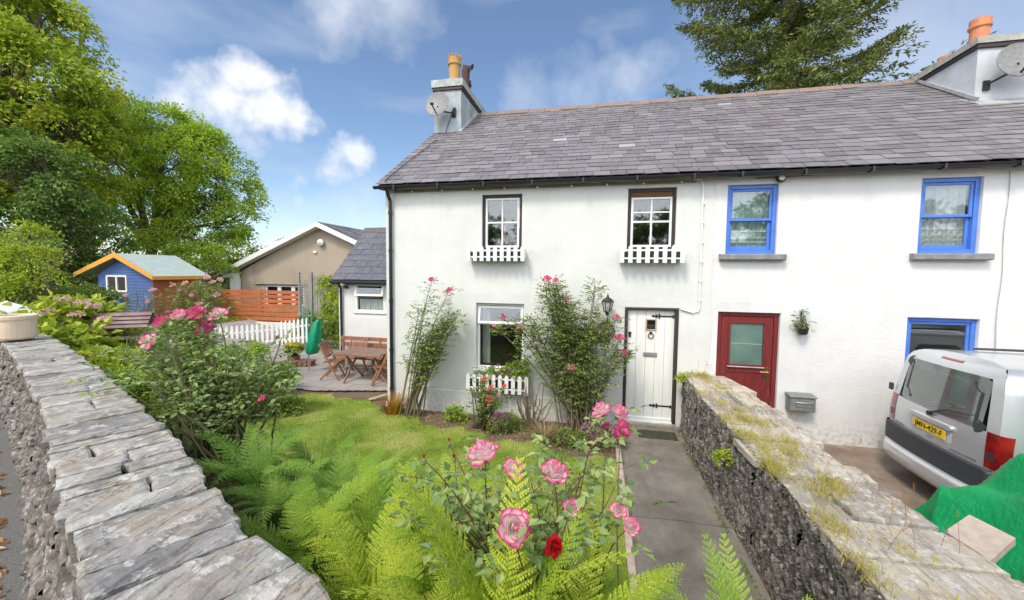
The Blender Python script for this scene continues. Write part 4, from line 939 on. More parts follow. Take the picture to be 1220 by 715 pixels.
for s_, ex, wz in ((-1, -17.75, 2.72-.16), (1, -14.30, 2.50)):
    mb.add([(ax_, 10.36, az_+.08), (ex, 10.36, wz+.04), (ex, 12.35, wz+.04), (ax_, 12.35, az_+.08), (ax_, 10.36, az_+.05), (ex, 10.36, wz+.01), (ex, 12.35, wz+.01), (ax_, 12.35, az_+.05)], [[0, 1, 2, 3], [4, 7, 6, 5], [1, 5, 6, 2]])
rf = mb.build('roof', 'shed_felt', sh)
mb = MB()
for s_, ex, wz in ((-1, -17.75, 2.72-.16), (1, -14.30, 2.50)):
    mb.prism([(ax_+s_*.001, 10.33, az_+.11), (ex, 10.33, wz+.07), (ex, 10.33, wz-.07), (ax_+s_*.001, 10.33, az_-.06)], (0, .028, 0))
mb.box(-14.30, -14.275, 10.36, 12.35, 2.43, 2.55); mb.build('barge_board', 'orange_board', rf)
mb = MB(); frame(mb, -16.66, -15.74, 1.98, 2.56, 10.56, 10.60, .06); mb.box(-16.23, -16.17, 10.561, 10.599, 2.04, 2.50); win = mb.build('window', 'white_gloss', sh); pane(win, -16.6, -15.8, 2.03, 2.51, 10.59, 'van_side_glass')

# ================================================================== FENCES
sf = thing('slatted_fence', (-12.7, 13, .8), 'orange brown horizontal board fence in front of the bungalow', 'fence')
for i in range(7):
    z = .84+i*.172
    for xa, xb in ((-15.2, -12.7), (-12.69, -10.95)): MB().box(xa, xb, 12.98, 13.005, z, z+.135, b=.004).build('board', 'slat_orange', sf)
for x in (-15.1, -12.7, -11.0): MB().box(x-.04, x+.04, 13.006, 13.08, .3, 2.04, b=.006).build('post', 'slat_orange', sf)
mb = MB(); mb.box(-15.5, -10.9, 12.7, 12.96, .2, .80, b=.02); rwl = mb.build('low_wall', 'cream_block', off=(-13, 12.8, .2)); tag(rwl, 'low cream garden wall directly under the orange board fence', 'wall')
tr = thing('trellis', (-10.3, 13, .5), 'tall grey lattice panel at the right end of the orange fence', 'trellis')
for x in (-10.93, -10.40, -9.2): MB().box(x-.035, x+.035, 12.9, 12.98, .3, 2.72, b=.005).build('post', 'grey_trellis', tr)
mb = MB(); 
for k in range(-8, 34):
    a = .5+k*.10
    for s_ in (-1, 1):
        p = [(-10.89, a if s_ == 1 else a), (-10.44, a+.45*s_)]
        p = [(x, z) for x, z in p]
        if min(p[0][1], p[1][1]) > .45 and max(p[0][1], p[1][1]) < 2.70: mb.bar((p[0][0], 12.93+.01*s_, p[0][1]), (p[1][0], 12.93+.01*s_, p[1][1]), .008, .022)
mb.build('lattice', 'grey_trellis', tr)
mb = MB()
for k in range(11): mb.box(-10.36+k*.105, -10.28+k*.105, 12.95, 12.97, .4, 2.6-.02*(k % 2), b=.004)
mb.box(-10.4, -9.2, 12.971, 12.99, .8, .88); mb.box(-10.4, -9.2, 12.971, 12.99, 2.2, 2.28); mb.build('boarding', 'grey_trellis', tr)
pk = thing('picket_fence', (-10.5, 11, .2), 'low white picket fence at the back of the patio', 'fence')
fp = [(-9.25, 11.35, .42), (-10.3, 11.25, .26), (-11.6, 10.6, .15), (-12.3, 10.2, .12)]
for j in range(3):
    a, b = np.array(fp[j]), np.array(fp[j+1]); L = np.linalg.norm(b-a); d = (b-a)/L; n_ = int(L/.145); nn = np.array([d[1], -d[0], 0]); nn = nn if nn[1] < 0 else -nn
    for i in range(n_):
        c = a+d*(i+.5)*L/n_; w_ = .04
        P = [c-d*w_, c+d*w_, c+d*w_+np.array([0, 0, .76]), c+np.array([0, 0, .84]), c-d*w_+np.array([0, 0, .76])]
        MB().prism([p-nn*0 for p in P], nn*.02).build('picket', 'picket_white', pk)
    for zz in (.2, .58): MB().bar(a+np.array([0, 0, zz])-nn*.02, b+np.array([0, 0, zz])-nn*.02, .03, .07).build('rail', 'picket_white', pk)
# white bench-like planks left of the fence (low white boards)
# ================================================================== PATIO THINGS
def slat_chair(loc, rz, label, grp='folding wooden chairs round the patio table'):
    t_ = thing('folding_chair', loc, label, 'chair', grp); t_.rotation_euler = (0, 0, rz)
    def b_(nm, fn):
        mb = MB(); fn(mb); return mb.build(nm, 'teak', t_, world=False)
    for s_ in (-1, 1):
        b_('leg', lambda m: m.bar((s_*.22, .22, 0), (s_*.22, -.24, .90), .022, .045, up=(0, 1, 0), bev=.004))
        b_('leg', lambda m: m.bar((s_*.19, -.24, 0), (s_*.19, .22, .47), .022, .045, up=(0, 1, 0), bev=.004))
    def seat(m):
        for i in range(7): m.box(-.2, .2, -.17+i*.058, -.125+i*.058, .435, .455, b=.004)
    b_('seat', seat)
    def back(m):
        m.bar((-.22, -.235, .89), (.22, -.235, .89), .022, .06, bev=.004); m.bar((-.22, -.115, .56), (.22, -.115, .56), .022, .045, bev=.004)
        for i in range(6): x = -.16+i*.064; m.bar((x, -.115, .56), (x, -.235, .89), .035, .010, up=(0, 1, 0))
    b_('backrest', back)
    return t_
PZ0 = .06
slat_chair((-6.55, 8.85, PZ0), R(-75), 'folding wooden chair at the left end of the patio table, nearest the green rotary airer')
slat_chair((-6.25, 9.45, PZ0), R(-165), 'folding wooden chair at the far side of the table, its back to the lean-to window')
slat_chair((-4.95, 8.65, PZ0), R(88), 'folding wooden chair at the right end of the table against the cottage corner')
tb = thing('patio_table', (-5.6, 8.9, PZ0), 'slatted wooden patio table with crossed legs on the paving by the lean-to', 'table')
mb = MB()
for i in range(3):
    a = -6.25+i*.415
    mb.box(a, a+.405, 8.5, 9.25, .76, .785, b=.006)
mb.box(-6.27, -4.99, 8.47, 8.498, .735, .786, b=.004); mb.box(-6.27, -4.99, 9.252, 9.28, .735, .786, b=.004); mb.build('tabletop', 'teak_table', tb)
for x in (-6.0, -5.25):
    MB().bar((x, 8.5, PZ0), (x, 9.2, .74), .03, .05, up=(0, 1, 0)).build('leg', 'teak', tb); MB().bar((x+.035, 9.25, PZ0), (x+.035, 8.55, .74), .03, .05, up=(0, 1, 0)).build('leg', 'teak', tb)
MB().bar((-6.0, 8.87, .42), (-5.2, 8.87, .42), .03, .03).build('stretcher', 'teak', tb)
bn_ = thing('garden_bench', (-6.4, 9.8, PZ0), 'long wooden bench with two back boards against the lean-to wall', 'bench')
for z in (.70, .86): MB().box(-7.02, -4.55, 9.86, 9.885, z, z+.105, b=.006).build('back_board', 'teak', bn_)
MB().box(-7.02, -4.55, 9.45, 9.84, .42, .45, b=.006).build('seat', 'teak', bn_)
for x in (-6.95, -5.8, -4.65):
    MB().box(x-.03, x+.03, 9.842, 9.858, PZ0, .96, b=.004).build('leg', 'teak', bn_); MB().box(x-.03, x+.03, 9.47, 9.52, PZ0, .418, b=.004).build('leg', 'teak', bn_)
ra = thing('rotary_airer', (-7.66, 9.35, PZ0), 'folded rotary clothes airer with teal arms and a green cover', 'clothes airer')
MB().tube([(-7.66, 9.35, PZ0), (-7.66, 9.35, 2.25)], .02, 8).build('pole', 'galv_metal', ra)
for i in range(4):
    a = .6+i*math.pi/2; MB().tube([(-7.66+.04*math.cos(a), 9.35+.04*math.sin(a), .55), (-7.66+.09*math.cos(a), 9.35+.09*math.sin(a), 1.2), (-7.66+.11*math.cos(a), 9.35+.11*math.sin(a), 1.98-.07*i)], .013, 6).build('arm', 'teal_pole', ra)
P = [[(-7.60+(r_*(1+.25*math.sin(5*b)))*math.cos(b)+.06*k, 9.35+r_*(1+.25*math.sin(5*b+1))*math.sin(b), z) for b in np.linspace(0, 2*math.pi, 30)] for k, (r_, z) in enumerate(((.02, .50), (.13, .55), (.16, .8), (.13, 1.1), (.09, 1.4), (.04, 1.48)))]
MB().grid(np.array(P)).build('cover', 'green_cover', ra, smooth=True)
# brick edging step and planter
be = MB()
for i in range(9):
    f0 = i/9; p = np.array([-9.0, 9.3])+(np.array([-7.95, 9.85])-np.array([-9.0, 9.3]))*f0
    be.box(p[0], p[0]+.118, p[1], p[1]+.20, PZ0-.02, PZ0+.13+.008*(i % 3), random.random(), b=.006)
o = be.build('brick_step', 'brick_red', off=(-8.6, 9.5, PZ0)); tag(o, 'short row of red bricks edging the raised patio below the white fence', 'step')
o = MB()
for i in range(14): o.box(-11.2+i*.155, -11.2+i*.155+.147, 9.02+.02*i, 9.12+.02*i, PZ0-.02, PZ0+.09, b=.006)
o = o.build('brick_edging', 'brick_red', off=(-10.2, 9.1, PZ0)); tag(o, 'long low brick edging across the left part of the patio', 'edging')
bk = MB()
for k in range(3): bk.box(-8.82, -8.55, 9.88, 10.10, PZ0+k*.078, PZ0+k*.078+.07, b=.006)
o = bk.build('brick_plinth', 'brick_red', off=(-8.7, 10, PZ0)); tag(o, 'small stack of bricks carrying the bowl of yellow flowers', 'bricks')
pn = thing('planter', (-8.69, 10, PZ0+.235), 'brown bowl planter of yellow flowers on stacked bricks before the picket fence', 'planter')
MB().lathe((-8.69, 10, PZ0+.235), [(.11, 0), (.17, .04), (.27, .17), (.30, .20), (.28, .20), (.1, .17)], 20).build('bowl', 'dark_pot', pn)

# ================================================================== THINGS ON THE WALLS
def window_box(x0, x1, z0, z1, n, label):
    t_ = thing('window_box', ((x0+x1)/2, FY-.1, z0), label, 'window box', 'white picket window boxes'); ya = FY-.24
    for i in range(n):
        c = x0+.04+(x1-x0-.08)*i/(n-1); w_ = .036
        MB().prism([(c-w_, ya, z0), (c+w_, ya, z0), (c+w_, ya, z1-.045), (c, ya, z1), (c-w_, ya, z1-.045)], (0, .016, 0)).build('picket', 'picket_white', t_)
    for zz in (z0+.06, z1-.11): MB().box(x0+.01, x1-.01, ya+.0165, ya+.03, zz, zz+.03, b=.003).build('rail', 'picket_white', t_)
    for xx in (x0+.012, x1-.032):
        for zz in (z0+.05, z1-.12): MB().box(xx, xx+.02, ya+.031, FY-.03, zz, zz+.05, b=.003).build('bracket', 'picket_white', t_)
        mb = MB(); 
        for yy in (ya+.07, ya+.15): mb.box(xx-.006, xx-.0005, yy, yy+.05, z0, z1-.03)
        mb.build('picket', 'picket_white', t_)
    MB().box(x0+.04, x1-.04, ya+.035, FY-.035, z0+.05, z1-.12, b=.01).build('trough', 'black_plastic', t_)
    return t_
window_box(-2.42, -1.31, 3.00, 3.29, 9, 'empty white picket window box under the left upstairs window')
window_box(.36, 1.42, 2.98, 3.29, 8, 'empty white picket window box under the upstairs window above the front door')
wb3 = window_box(-2.42, -1.21, .52, .88, 10, 'white picket window box with pink flowers under the downstairs window')
lt = thing('wall_lantern', (.18, FY-.02, 1.95), 'black coach lantern on the wall to the left of the white door', 'lamp')
lx, ly = .18, FY-.2
mb = MB(); mb.lathe((lx, ly, 2.06), [(.012, 0), (.03, .005), (.035, .04), (.06, .05), (.065, .06)], 8); mb.lathe((lx, ly, 2.29), [(.105, 0), (.108, .012), (.085, .045), (.04, .075), (.018, .085), (.02, .10), (.01, .13), (.0, .17)], 8)
for k in range(6):
    a = 2*math.pi*k/6; mb.tube([(lx+.06*math.cos(a), ly+.06*math.sin(a), 2.115), (lx+.095*math.cos(a), ly+.095*math.sin(a), 2.295)], .007, 4)
mb.build('lantern_frame', 'black_iron', lt)
MB().lathe((lx, ly, 2.118), [(.052, 0), (.085, .17)], 6).build('lantern_glass', 'lantern_glass', lt)
MB().lathe((lx, ly, 2.12), [(.0, 0), (.02, .01), (.028, .06), (.0, .1)], 8).build('bulb', 'bulb_white', lt)
mb = MB(); mb.tube([(lx, FY-.02, 1.93), (lx, FY-.08, 1.93), (lx, ly, 1.99), (lx, ly, 2.07)], .012, 6); mb.lathe((lx, FY-.03, 1.93), [(.05, -.005), (.055, .015)], 12, axis='y'); mb.tube([(lx, FY-.03, 1.87), (lx, FY-.12, 1.86), (lx, FY-.16, 1.93), (lx, FY-.12, 1.97)], .007, 5); mb.build('bracket', 'black_iron', lt)
wp = thing('wall_plaque', (.17, FY-.03, 1.78), 'round black plaque with a raised flower wreath on the wall below the lantern', 'plaque')
mb = MB(); mb.lathe((.15, FY-.03, 1.74), [(.0, -.025), (.165, -.022), (.175, 0), (.175, .014)], 28, axis='y'); mb.build('disc', 'black_iron', wp)
mb = MB(); mb.tube([(.15+.14*math.cos(a), FY-.062, 1.74+.14*math.sin(a)) for a in np.linspace(0, 2*math.pi, 25)], .008, 5)
for k in range(9):
    a = math.pi*k/8; mb.lathe((.15+.10*math.cos(a), FY-.058, 1.74+.10*math.sin(a)), [(0, -.015), (.02, -.008), (.024, .006)], 7, axis='y')
mb.build('relief', 'concrete_slab', wp)
ml = thing('letterbox', (3.3, FY-.1, .6), 'grey metal letterbox fixed to the white wall right of the maroon door', 'letterbox')
mb = MB(); mb.box(3.115, 3.485, FY-.20, FY-.0145, .58, .80, b=.012); mb.build('box', 'mailbox_grey', ml)
mb = MB(); mb.box(3.10, 3.50, FY-.215, FY-.0145, .805, .83, b=.008, M=lambda V: np.stack([V[:, 0], V[:, 1], V[:, 2]+(V[:, 1]-FY+.2)*.12], 1)); mb.build('lid', 'mailbox_grey', ml)
mb = MB(); mb.box(3.20, 3.42, FY-.208, FY-.2005, .655, .735, b=.003); mb.tube([(3.19+.23*i/10, FY-.222-.012*math.sin(i/10*math.pi), .735-.0*i) for i in range(11)], .008, 5); mb.build('flap', 'galv_metal', ml)
hp = thing('wall_planter', (3.28, FY-.08, 1.86), 'small dark hanging pot with a spiky plant on the white wall above the letterbox', 'planter')
MB().lathe((3.28, FY-.1, 1.83), [(.055, 0), (.07, .02), (.085, .12), (.075, .12), (.06, .09)], 14).build('pot', 'black_iron', hp)
mb = MB(); mb.tube([(3.28, FY-.02, 2.2), (3.28, FY-.06, 2.24), (3.28, FY-.12, 2.2)], .006, 5); mb.box(3.27, 3.29, FY-.035, FY-.018, 1.9, 2.2); mb.build('bracket', 'black_iron', hp)
wl = thing('eaves_light', (2.87, FY-.05, 4.3), 'small round lamp under the gutter beside the left blue window', 'lamp')
MB().lathe((2.87, FY-.06, 4.37), [(.07, .04), (.075, 0), (.055, -.03)], 14, axis='y').build('rim', 'dark_wood', wl); MB().lathe((2.87, FY-.06, 4.37), [(.0, -.05), (.035, -.045), (.05, -.031)], 14, axis='y').build('bulb', 'bulb_white', wl)
fs = thing('festoon_lights', (-1.2, FY-.03, 4.28), 'string of small white bulbs on a grey rail below the gutter of the end cottage', 'string lights')
mb = MB(); mb.box(-4.0, 1.60, FY-.026, FY-.014, 4.345, 4.40, b=.003); mb.build('rail', 'soffit', fs)
for i, x in enumerate(np.arange(-3.6, 1.6, .62)):
    MB().lathe((x, FY-.048, 4.36), [(.0, -.02), (.018, -.012), (.022, .0), (.012, .02)], 8, axis='y').build('bulb', 'bulb_white', fs)
dm = MB(); n_ = 12; P = np.array([[(x+(.0 if 0 < j < n_ else .0), y_, .016+(.022 if 0 < i < n_ and 0 < j < n_ else 0)+.002*random.random()) for j, y_ in enumerate(np.linspace(6.93, 7.27, n_+1))] for i, x in enumerate(np.linspace(.74, 1.38, n_+1))]); dm.grid(P)
tag(dm.build('doormat', 'doormat_rubber', off=(1.06, 7.1, .01)), 'dark half-round edged rubber doormat on the path at the white door', 'doormat')

# bird table
bt = thing('bird_table', (-7.5, 5.0, height(-7.5, 5.0)), 'wooden bird table with a slatted pitched roof among the bushes by the road wall', 'bird table')
z0 = 1.66; M_ = lambda V: rotz(np.asarray(V)*[.72, .72, .85], R(35))+np.array([-7.5, 5.0, z0])
def btb(nm, *boxes, mat='bird_table_wood'):
    mb = MB()
    for b_ in boxes: mb.box(*b_, M=M_, b=.004)
    return mb.build(nm, mat, bt)
btb('tray', (-.48, .48, -.28, .28, .0, .025), (-.48, .48, -.28, -.26, .026, .07), (-.48, .48, .26, .28, .026, .07))
for x in (-.38, .38):
    for y in (-.2, .2): btb('post', (x-.02, x+.02, y-.02, y+.02, .026, .34))
for s_ in (-1, 1):
    mb = MB()
    for k in range(4):
        y0_, z0_ = s_*(.36-.085*k), .26+.068*k
        mb.bar(M_(np.array([(-.50, y0_, z0_)]))[0], M_(np.array([(.50, y0_, z0_)]))[0], .058, .014, up=M_(np.array([(0, s_*.78, .62)]))[0]-M_(np.array([(0, 0, 0)]))[0], bev=.003)
    mb.build('roof_slope', 'bird_table_wood', bt)
for x in (-.47, .45):
    mb = MB(); mb.prism(M_(np.array([(x, -.30, .28), (x, .30, .28), (x, 0, .50)])), M_(np.array([(.02, 0, 0)]))[0]-M_(np.array([(0, 0, 0)]))[0]); mb.build('gable_end', 'dark_wood', bt)
mb = MB(); mb.box(-.035, .035, -.035, .035, -(z0-height(-7.5, 5.0))/.85, -.001, M=M_); mb.build('pole', 'bird_table_wood', bt)
# pots and pillar at the end of the roadside wall
pt = MB(); pt.lathe((-6.95, 3.46, 1.93), [(.165, 0), (.18, .02), (.18, .235), (.192, .24), (.195, .28), (.18, .29), (.15, .285), (.14, .1)], 28)
tag(pt.build('clay_cylinder', 'cream_pot', off=(-6.95, 3.46, 1.93), smooth=False), 'short cream clay cylinder with a rolled rim on the far end of the road wall', 'pot')
pc = thing('gate_pillar', (-8.1, 4.1, 1.3), 'square pillar with a white pyramid cap behind the cream cylinder', 'pillar')
MB().box(-8.85, -8.3, 3.95, 4.45, 1.2, 2.02, b=.03).build('shaft', 'road_side_rubble', pc)
mb = MB(); mb.add([(-8.95, 3.85, 2.02), (-8.2, 3.85, 2.02), (-8.2, 4.55, 2.02), (-8.95, 4.55, 2.02), (-8.95, 3.85, 2.07), (-8.2, 3.85, 2.07), (-8.2, 4.55, 2.07), (-8.95, 4.55, 2.07), (-8.58, 4.2, 2.30)], [[3, 2, 1, 0], [0, 1, 5, 4], [1, 2, 6, 5], [2, 3, 7, 6], [3, 0, 4, 7], [4, 5, 8], [5, 6, 8], [6, 7, 8], [7, 4, 8]]); mb.build('cap', 'white_canvas', pc)
# two loose pieces of white guttering lying by the cottage corner
MB_ = MB().bar((-4.12, 7.20, .05), (-4.38, 7.95, .12), .07, .07, bev=.015); tag(MB_.build('plank', 'white_gloss', off=(-4.2, 7.5, .05)), 'white board lying aslant on the lawn edge beside the orange grass clump', 'board')
MB_ = MB().bar((-4.72, 7.55, .05), (-4.35, 8.05, .10), .09, .03, bev=.01); tag(MB_.build('plank', 'concrete_slab', off=(-4.5, 7.8, .05)), 'grey brown board lying beside the white one at the lawn edge', 'board')

# ================================================================== VAN
vn = thing('parked_van', (6.2, 5.85, 0), 'silver car-derived van with a dark rear window parked tail towards the dividing wall', 'van')
VX, VY = 4.12, 5.86; VA = R(-1.5)
VM = lambda V: rotz(np.asarray(V, float), VA)+np.array([VX, VY, 0])
HWp = [(.30, .80), (.42, .845), (.60, .865), (.85, .868), (1.02, .862), (1.12, .855), (1.35, .825), (1.55, .795), (1.68, .77), (1.76, .73), (1.81, .64), (1.835, .42), (1.845, .2), (1.85, 0)]
zs_, ws_ = [p[0] for p in HWp], [p[1] for p in HWp]
def xr(z): return float(np.interp(z, [.3, .9, 1.05, 1.7, 1.79, 1.85], [.03, .03, .04, .13, .19, .32]))       # lean of the tail
LX = [0, .012, .04, .09, .18, .35, .9, 1.5, 2.1, 2.5, 2.75, 3.05, 3.3, 3.7, 4.0, 4.12]
top = lambda x: float(np.interp(x, [0, 2.3, 2.75, 3.3, 3.9, 4.12], [1.85, 1.84, 1.62, 1.16, 1.0, .80]))
inset = lambda x: .055*(1-min(1, x/.18))**2.2
def section(x):
    T = top(x); out_ = []
    for (z, w_) in HWp:
        zz = .30+(z-.30)*(T-.30)/1.55; x_ = xr(z)+(4.12-xr(z))*(x/4.12) if x > .2 else xr(z)+x
        wd = (w_ if T > 1.7 else float(np.interp(zz, zs_, ws_))*(1 if zz < T-.12 else .86)) if z < 1.84 else w_
        out_.append((x_, wd-inset(x)-(.06*max(0, (x-3.7)/.42) if x > 3.7 else 0), zz))
    return out_
P = []
for x in LX:
    s = section(x); P.append([(a, -b, c) for a, b, c in s]+[(a, b, c) for a, b, c in s[::-1][1:]])
P = np.array(P); m = np.ones((len(LX)-1, P.shape[1]-1), bool)
# cut the side glass openings are panels set proud instead
mb = MB(); mb.grid(VM(P.reshape(-1, 3)).reshape(P.shape)); body = mb.build('body', 'van_silver', vn, smooth=True)
# tail: a grid bulging slightly backwards, open where the rear window is
wz0, wz1 = 1.13, 1.69
zg = [.30, .42, .60, .75, .85, .95, 1.02, 1.08, wz0, 1.2, 1.3, 1.4, 1.5, 1.6, wz1, 1.73, 1.76, 1.79, 1.81, 1.825, 1.835, 1.842, 1.848]
T = []; ncol = 24; mk = np.ones((len(zg)-1, ncol), bool)
def tail(z, f):   # f in -1..1 -> point on the tail skin
    w_ = float(np.interp(z, zs_, ws_))-.055; return (xr(z)-.055*(1-f*f)*(1 if z < 1.75 else max(.2, (1.85-z)/.1)), w_*f, z)
for i, z in enumerate(zg):
    T.append([tail(z, -1+2*j/ncol) for j in range(ncol+1)])
for i in range(len(zg)-1):
    for j in range(ncol):
        if wz0-.001 <= zg[i] and zg[i+1] <= wz1+.001 and 2 <= j <= ncol-3: mk[i, j] = False
T = np.array(T); mb = MB(); mb.grid(VM(T.reshape(-1, 3)).reshape(T.shape), mask=mk); mb.build('tailgate', 'van_silver', vn, smooth=True)
def tailpatch(name, mat, z0, z1, y0, y1, out_=.004, r_=.0, n=14, parent=None, thick=0, smooth=True, seg=16, yy=None):
    """a panel following the tail, with rounded corners"""
    P = []
    for i in range(n+1):
        z = z0+(z1-z0)*i/n; dz = min(z-z0, z1-z); cut = r_-math.sqrt(max(0, r_*r_-(r_-dz)**2)) if dz < r_ else 0
        row = []
        for j in range(seg+1):
            y = (y0+cut)+(y1-y0-2*cut)*j/seg; w_ = float(np.interp(z, zs_, ws_))-.055; f = max(-1, min(1, y/w_)); q = tail(z, f); row.append((q[0]-out_, y, z))
        P.append(row)
    P = np.array(P)
    if thick:
        E = P.copy(); E[..., 0] += thick; top_ = np.concatenate([E[:1], P, E[-1:]]); L_ = top_[:, :1].copy(); L_[..., 0] = top_[:, :1, 0]+(thick if True else 0); R_2 = top_[:, -1:].copy(); R_2[..., 0] += thick
        P = np.concatenate([L_, top_, R_2], 1)
    return MB().grid(VM(P.reshape(-1, 3)).reshape(P.shape)).build(name, mat, parent or vn, smooth=smooth)
def ring(name, mat, z0, z1, y0, y1, w_, out_, r_, parent=None):
    def outline(a0, a1, b0, b1, r):
        pts = []
        for cz, cy, s0 in ((a1-r, b1-r, 0), (a1-r, b0+r, 90), (a0+r, b0+r, 180), (a0+r, b1-r, 270)):
            for k in range(7):
                t_ = R(s0+k*15); pts.append((cz+r*math.cos(t_) , cy+r*math.sin(t_)))
        return pts+[pts[0]]
    rows = []
    for (g_, o_) in ((0, -.01), (0, out_), (w_, out_), (w_, -.03)):
        rows.append([(tail(z, max(-1, min(1, y/(np.interp(z, zs_, ws_)-.055))))[0]-o_, y, z) for z, y in outline(z0+g_, z1-g_, y0+g_, y1-g_, max(.01, r_-g_*.5))])
    P = np.array(rows); return MB().grid(VM(P.reshape(-1, 3)).reshape(P.shape)).build(name, mat, parent or vn, smooth=False)
tg = [o for o in vn.children if o.name.startswith('tailgate')][0]
ring('window_seal', 'van_trim', wz0-.045, wz1+.03, -.655, .655, .075, .005, .10, tg)
tailpatch('rear_window', 'van_glass', wz0-.01, wz1+.005, -.61, .61, .001, .07, parent=tg)
tailpatch('bumper_top', 'van_trim', .50, .74, -.80, .80, .05, .03, thick=.06, seg=24)
bp = MB(); rows = []
for z, o_ in ((.28, .03), (.29, .10), (.34, .125), (.46, .13), (.495, .10), (.50, .045)):
    rows.append([(.02-o_*(1-abs(f)**8)-.05*(1-f*f)+.10*abs(f)**10, .87*f, z) for f in np.linspace(-1, 1, 33)])
bp.grid(VM(np.array(rows).reshape(-1, 3)).reshape(6, 33, 3)); bp.build('bumper', 'van_silver', vn, smooth=True)
for s_ in (-1, 1):
    mb = MB(); rows = [[(.03+xx, s_*(.872+oo), z) for xx, oo in ((-.02, -.03), (.0, .0), (.30, .006), (.42, .0))] for z in (.36, .5, .74)]
    mb.grid(VM(np.array(rows).reshape(-1, 3)).reshape(3, 4, 3)); mb.build('bumper_end', 'van_trim', vn)
for s_ in (-1, 1):
    rows = []
    for z in np.linspace(.76, 1.14, 8):
        w_ = float(np.interp(z, zs_, ws_)); rows.append([(xr(z)+a, s_*(w_+b), z) for a, b in ((-.020, -.17), (-.014, -.10), (-.004, -.045), (.02, -.014), (.05, .004), (.085, .006))])
    tl_ = MB().grid(VM(np.array(rows).reshape(-1, 3)).reshape(8, 6, 3)).build('tail_light', 'red_lens', vn, smooth=True)
    rows = []
    for z in np.linspace(.84, .93, 4):
        w_ = float(np.interp(z, zs_, ws_)); rows.append([(xr(z)+a-.003, s_*(w_+b), z) for a, b in ((-.016, -.16), (-.012, -.10), (.0, -.045))])
    MB().grid(VM(np.array(rows).reshape(-1, 3)).reshape(4, 3, 3)).build('reversing_lens', 'smoked_lens', tl_)
tailpatch('brake_light', 'red_lens', 1.775, 1.795, -.16, .16, .006, .006, n=4, parent=tg, thick=.02)
tailpatch('plate_lamp_bar', 'van_silver', .985, 1.045, -.33, .33, .035, .02, n=6, parent=tg, thick=.05)
tailpatch('plate_recess', 'pale_render', .83, .984, -.32, .32, .002, .03, parent=tg)
px_ = tail(.9, 0)[0]-.016
plate = MB().box(px_-.004, px_+.004, -.26, .26, .855, .965, M=VM, b=.002).build('number_plate', 'plate_yellow', tg)
def text_mesh(s, size, name, mat, parent, M):
    cu = bpy.data.curves.new(name, 'FONT'); cu.body = s; cu.size = size; cu.align_x = 'CENTER'; cu.align_y = 'CENTER'; cu.extrude = .0008; cu.offset = .0012
    to = bpy.data.objects.new('t', cu); COL.objects.link(to); dg = bpy.context.evaluated_depsgraph_get(); me = bpy.data.meshes.new_from_object(to.evaluated_get(dg)); bpy.data.objects.remove(to)
    V = np.array([v.co[:] for v in me.vertices]); mb = MB(); mb.add(M(V), [list(p.vertices) for p in me.polygons]); return mb.build(name, mat, parent)
text_mesh('JMN-429-F', .098, 'registration', 'plate_ink', plate, lambda V: VM(np.stack([px_-.0055-V[:, 2], -V[:, 0], .909+V[:, 1]], 1)))
tailpatch('badge', 'grey_metal', .765, .785, -.62, -.30, .003, .0, n=2, parent=tg); tailpatch('badge', 'grey_metal', .765, .782, .46, .66, .003, .0, n=2, parent=tg)
tailpatch('keyhole', 'galv_metal', .785, .815, -.05, .05, .004, .01, n=4, parent=tg)
mb = MB(); 
for k in (0, 1):
    c = tail(1.075-k*.02, 0); mb.prism(VM(np.array([(c[0]-.006, -.04, 1.075-k*.025), (c[0]-.006, .04, 1.075-k*.025), (c[0]-.006, 0, 1.098-k*.025)])), (.005, 0, 0))
mb.build('emblem', 'galv_metal', tg)
mb = MB(); a = tail(1.12, -.0); q1 = tail(1.21, -.25); q2 = tail(1.25, -.62); mb.tube(VM(np.array([(a[0]-.03, 0.02, 1.10), (q1[0]-.035, q1[1], q1[2]), (q2[0]-.03, q2[1], q2[2])])), [.014, .009, .006], 6); mb.lathe(VM(np.array([(a[0]-.02, .02, 1.095)]))[0], [(.03, -.02), (.03, .02)], 10, axis='x'); mb.build('wiper', 'black_plastic', tg)
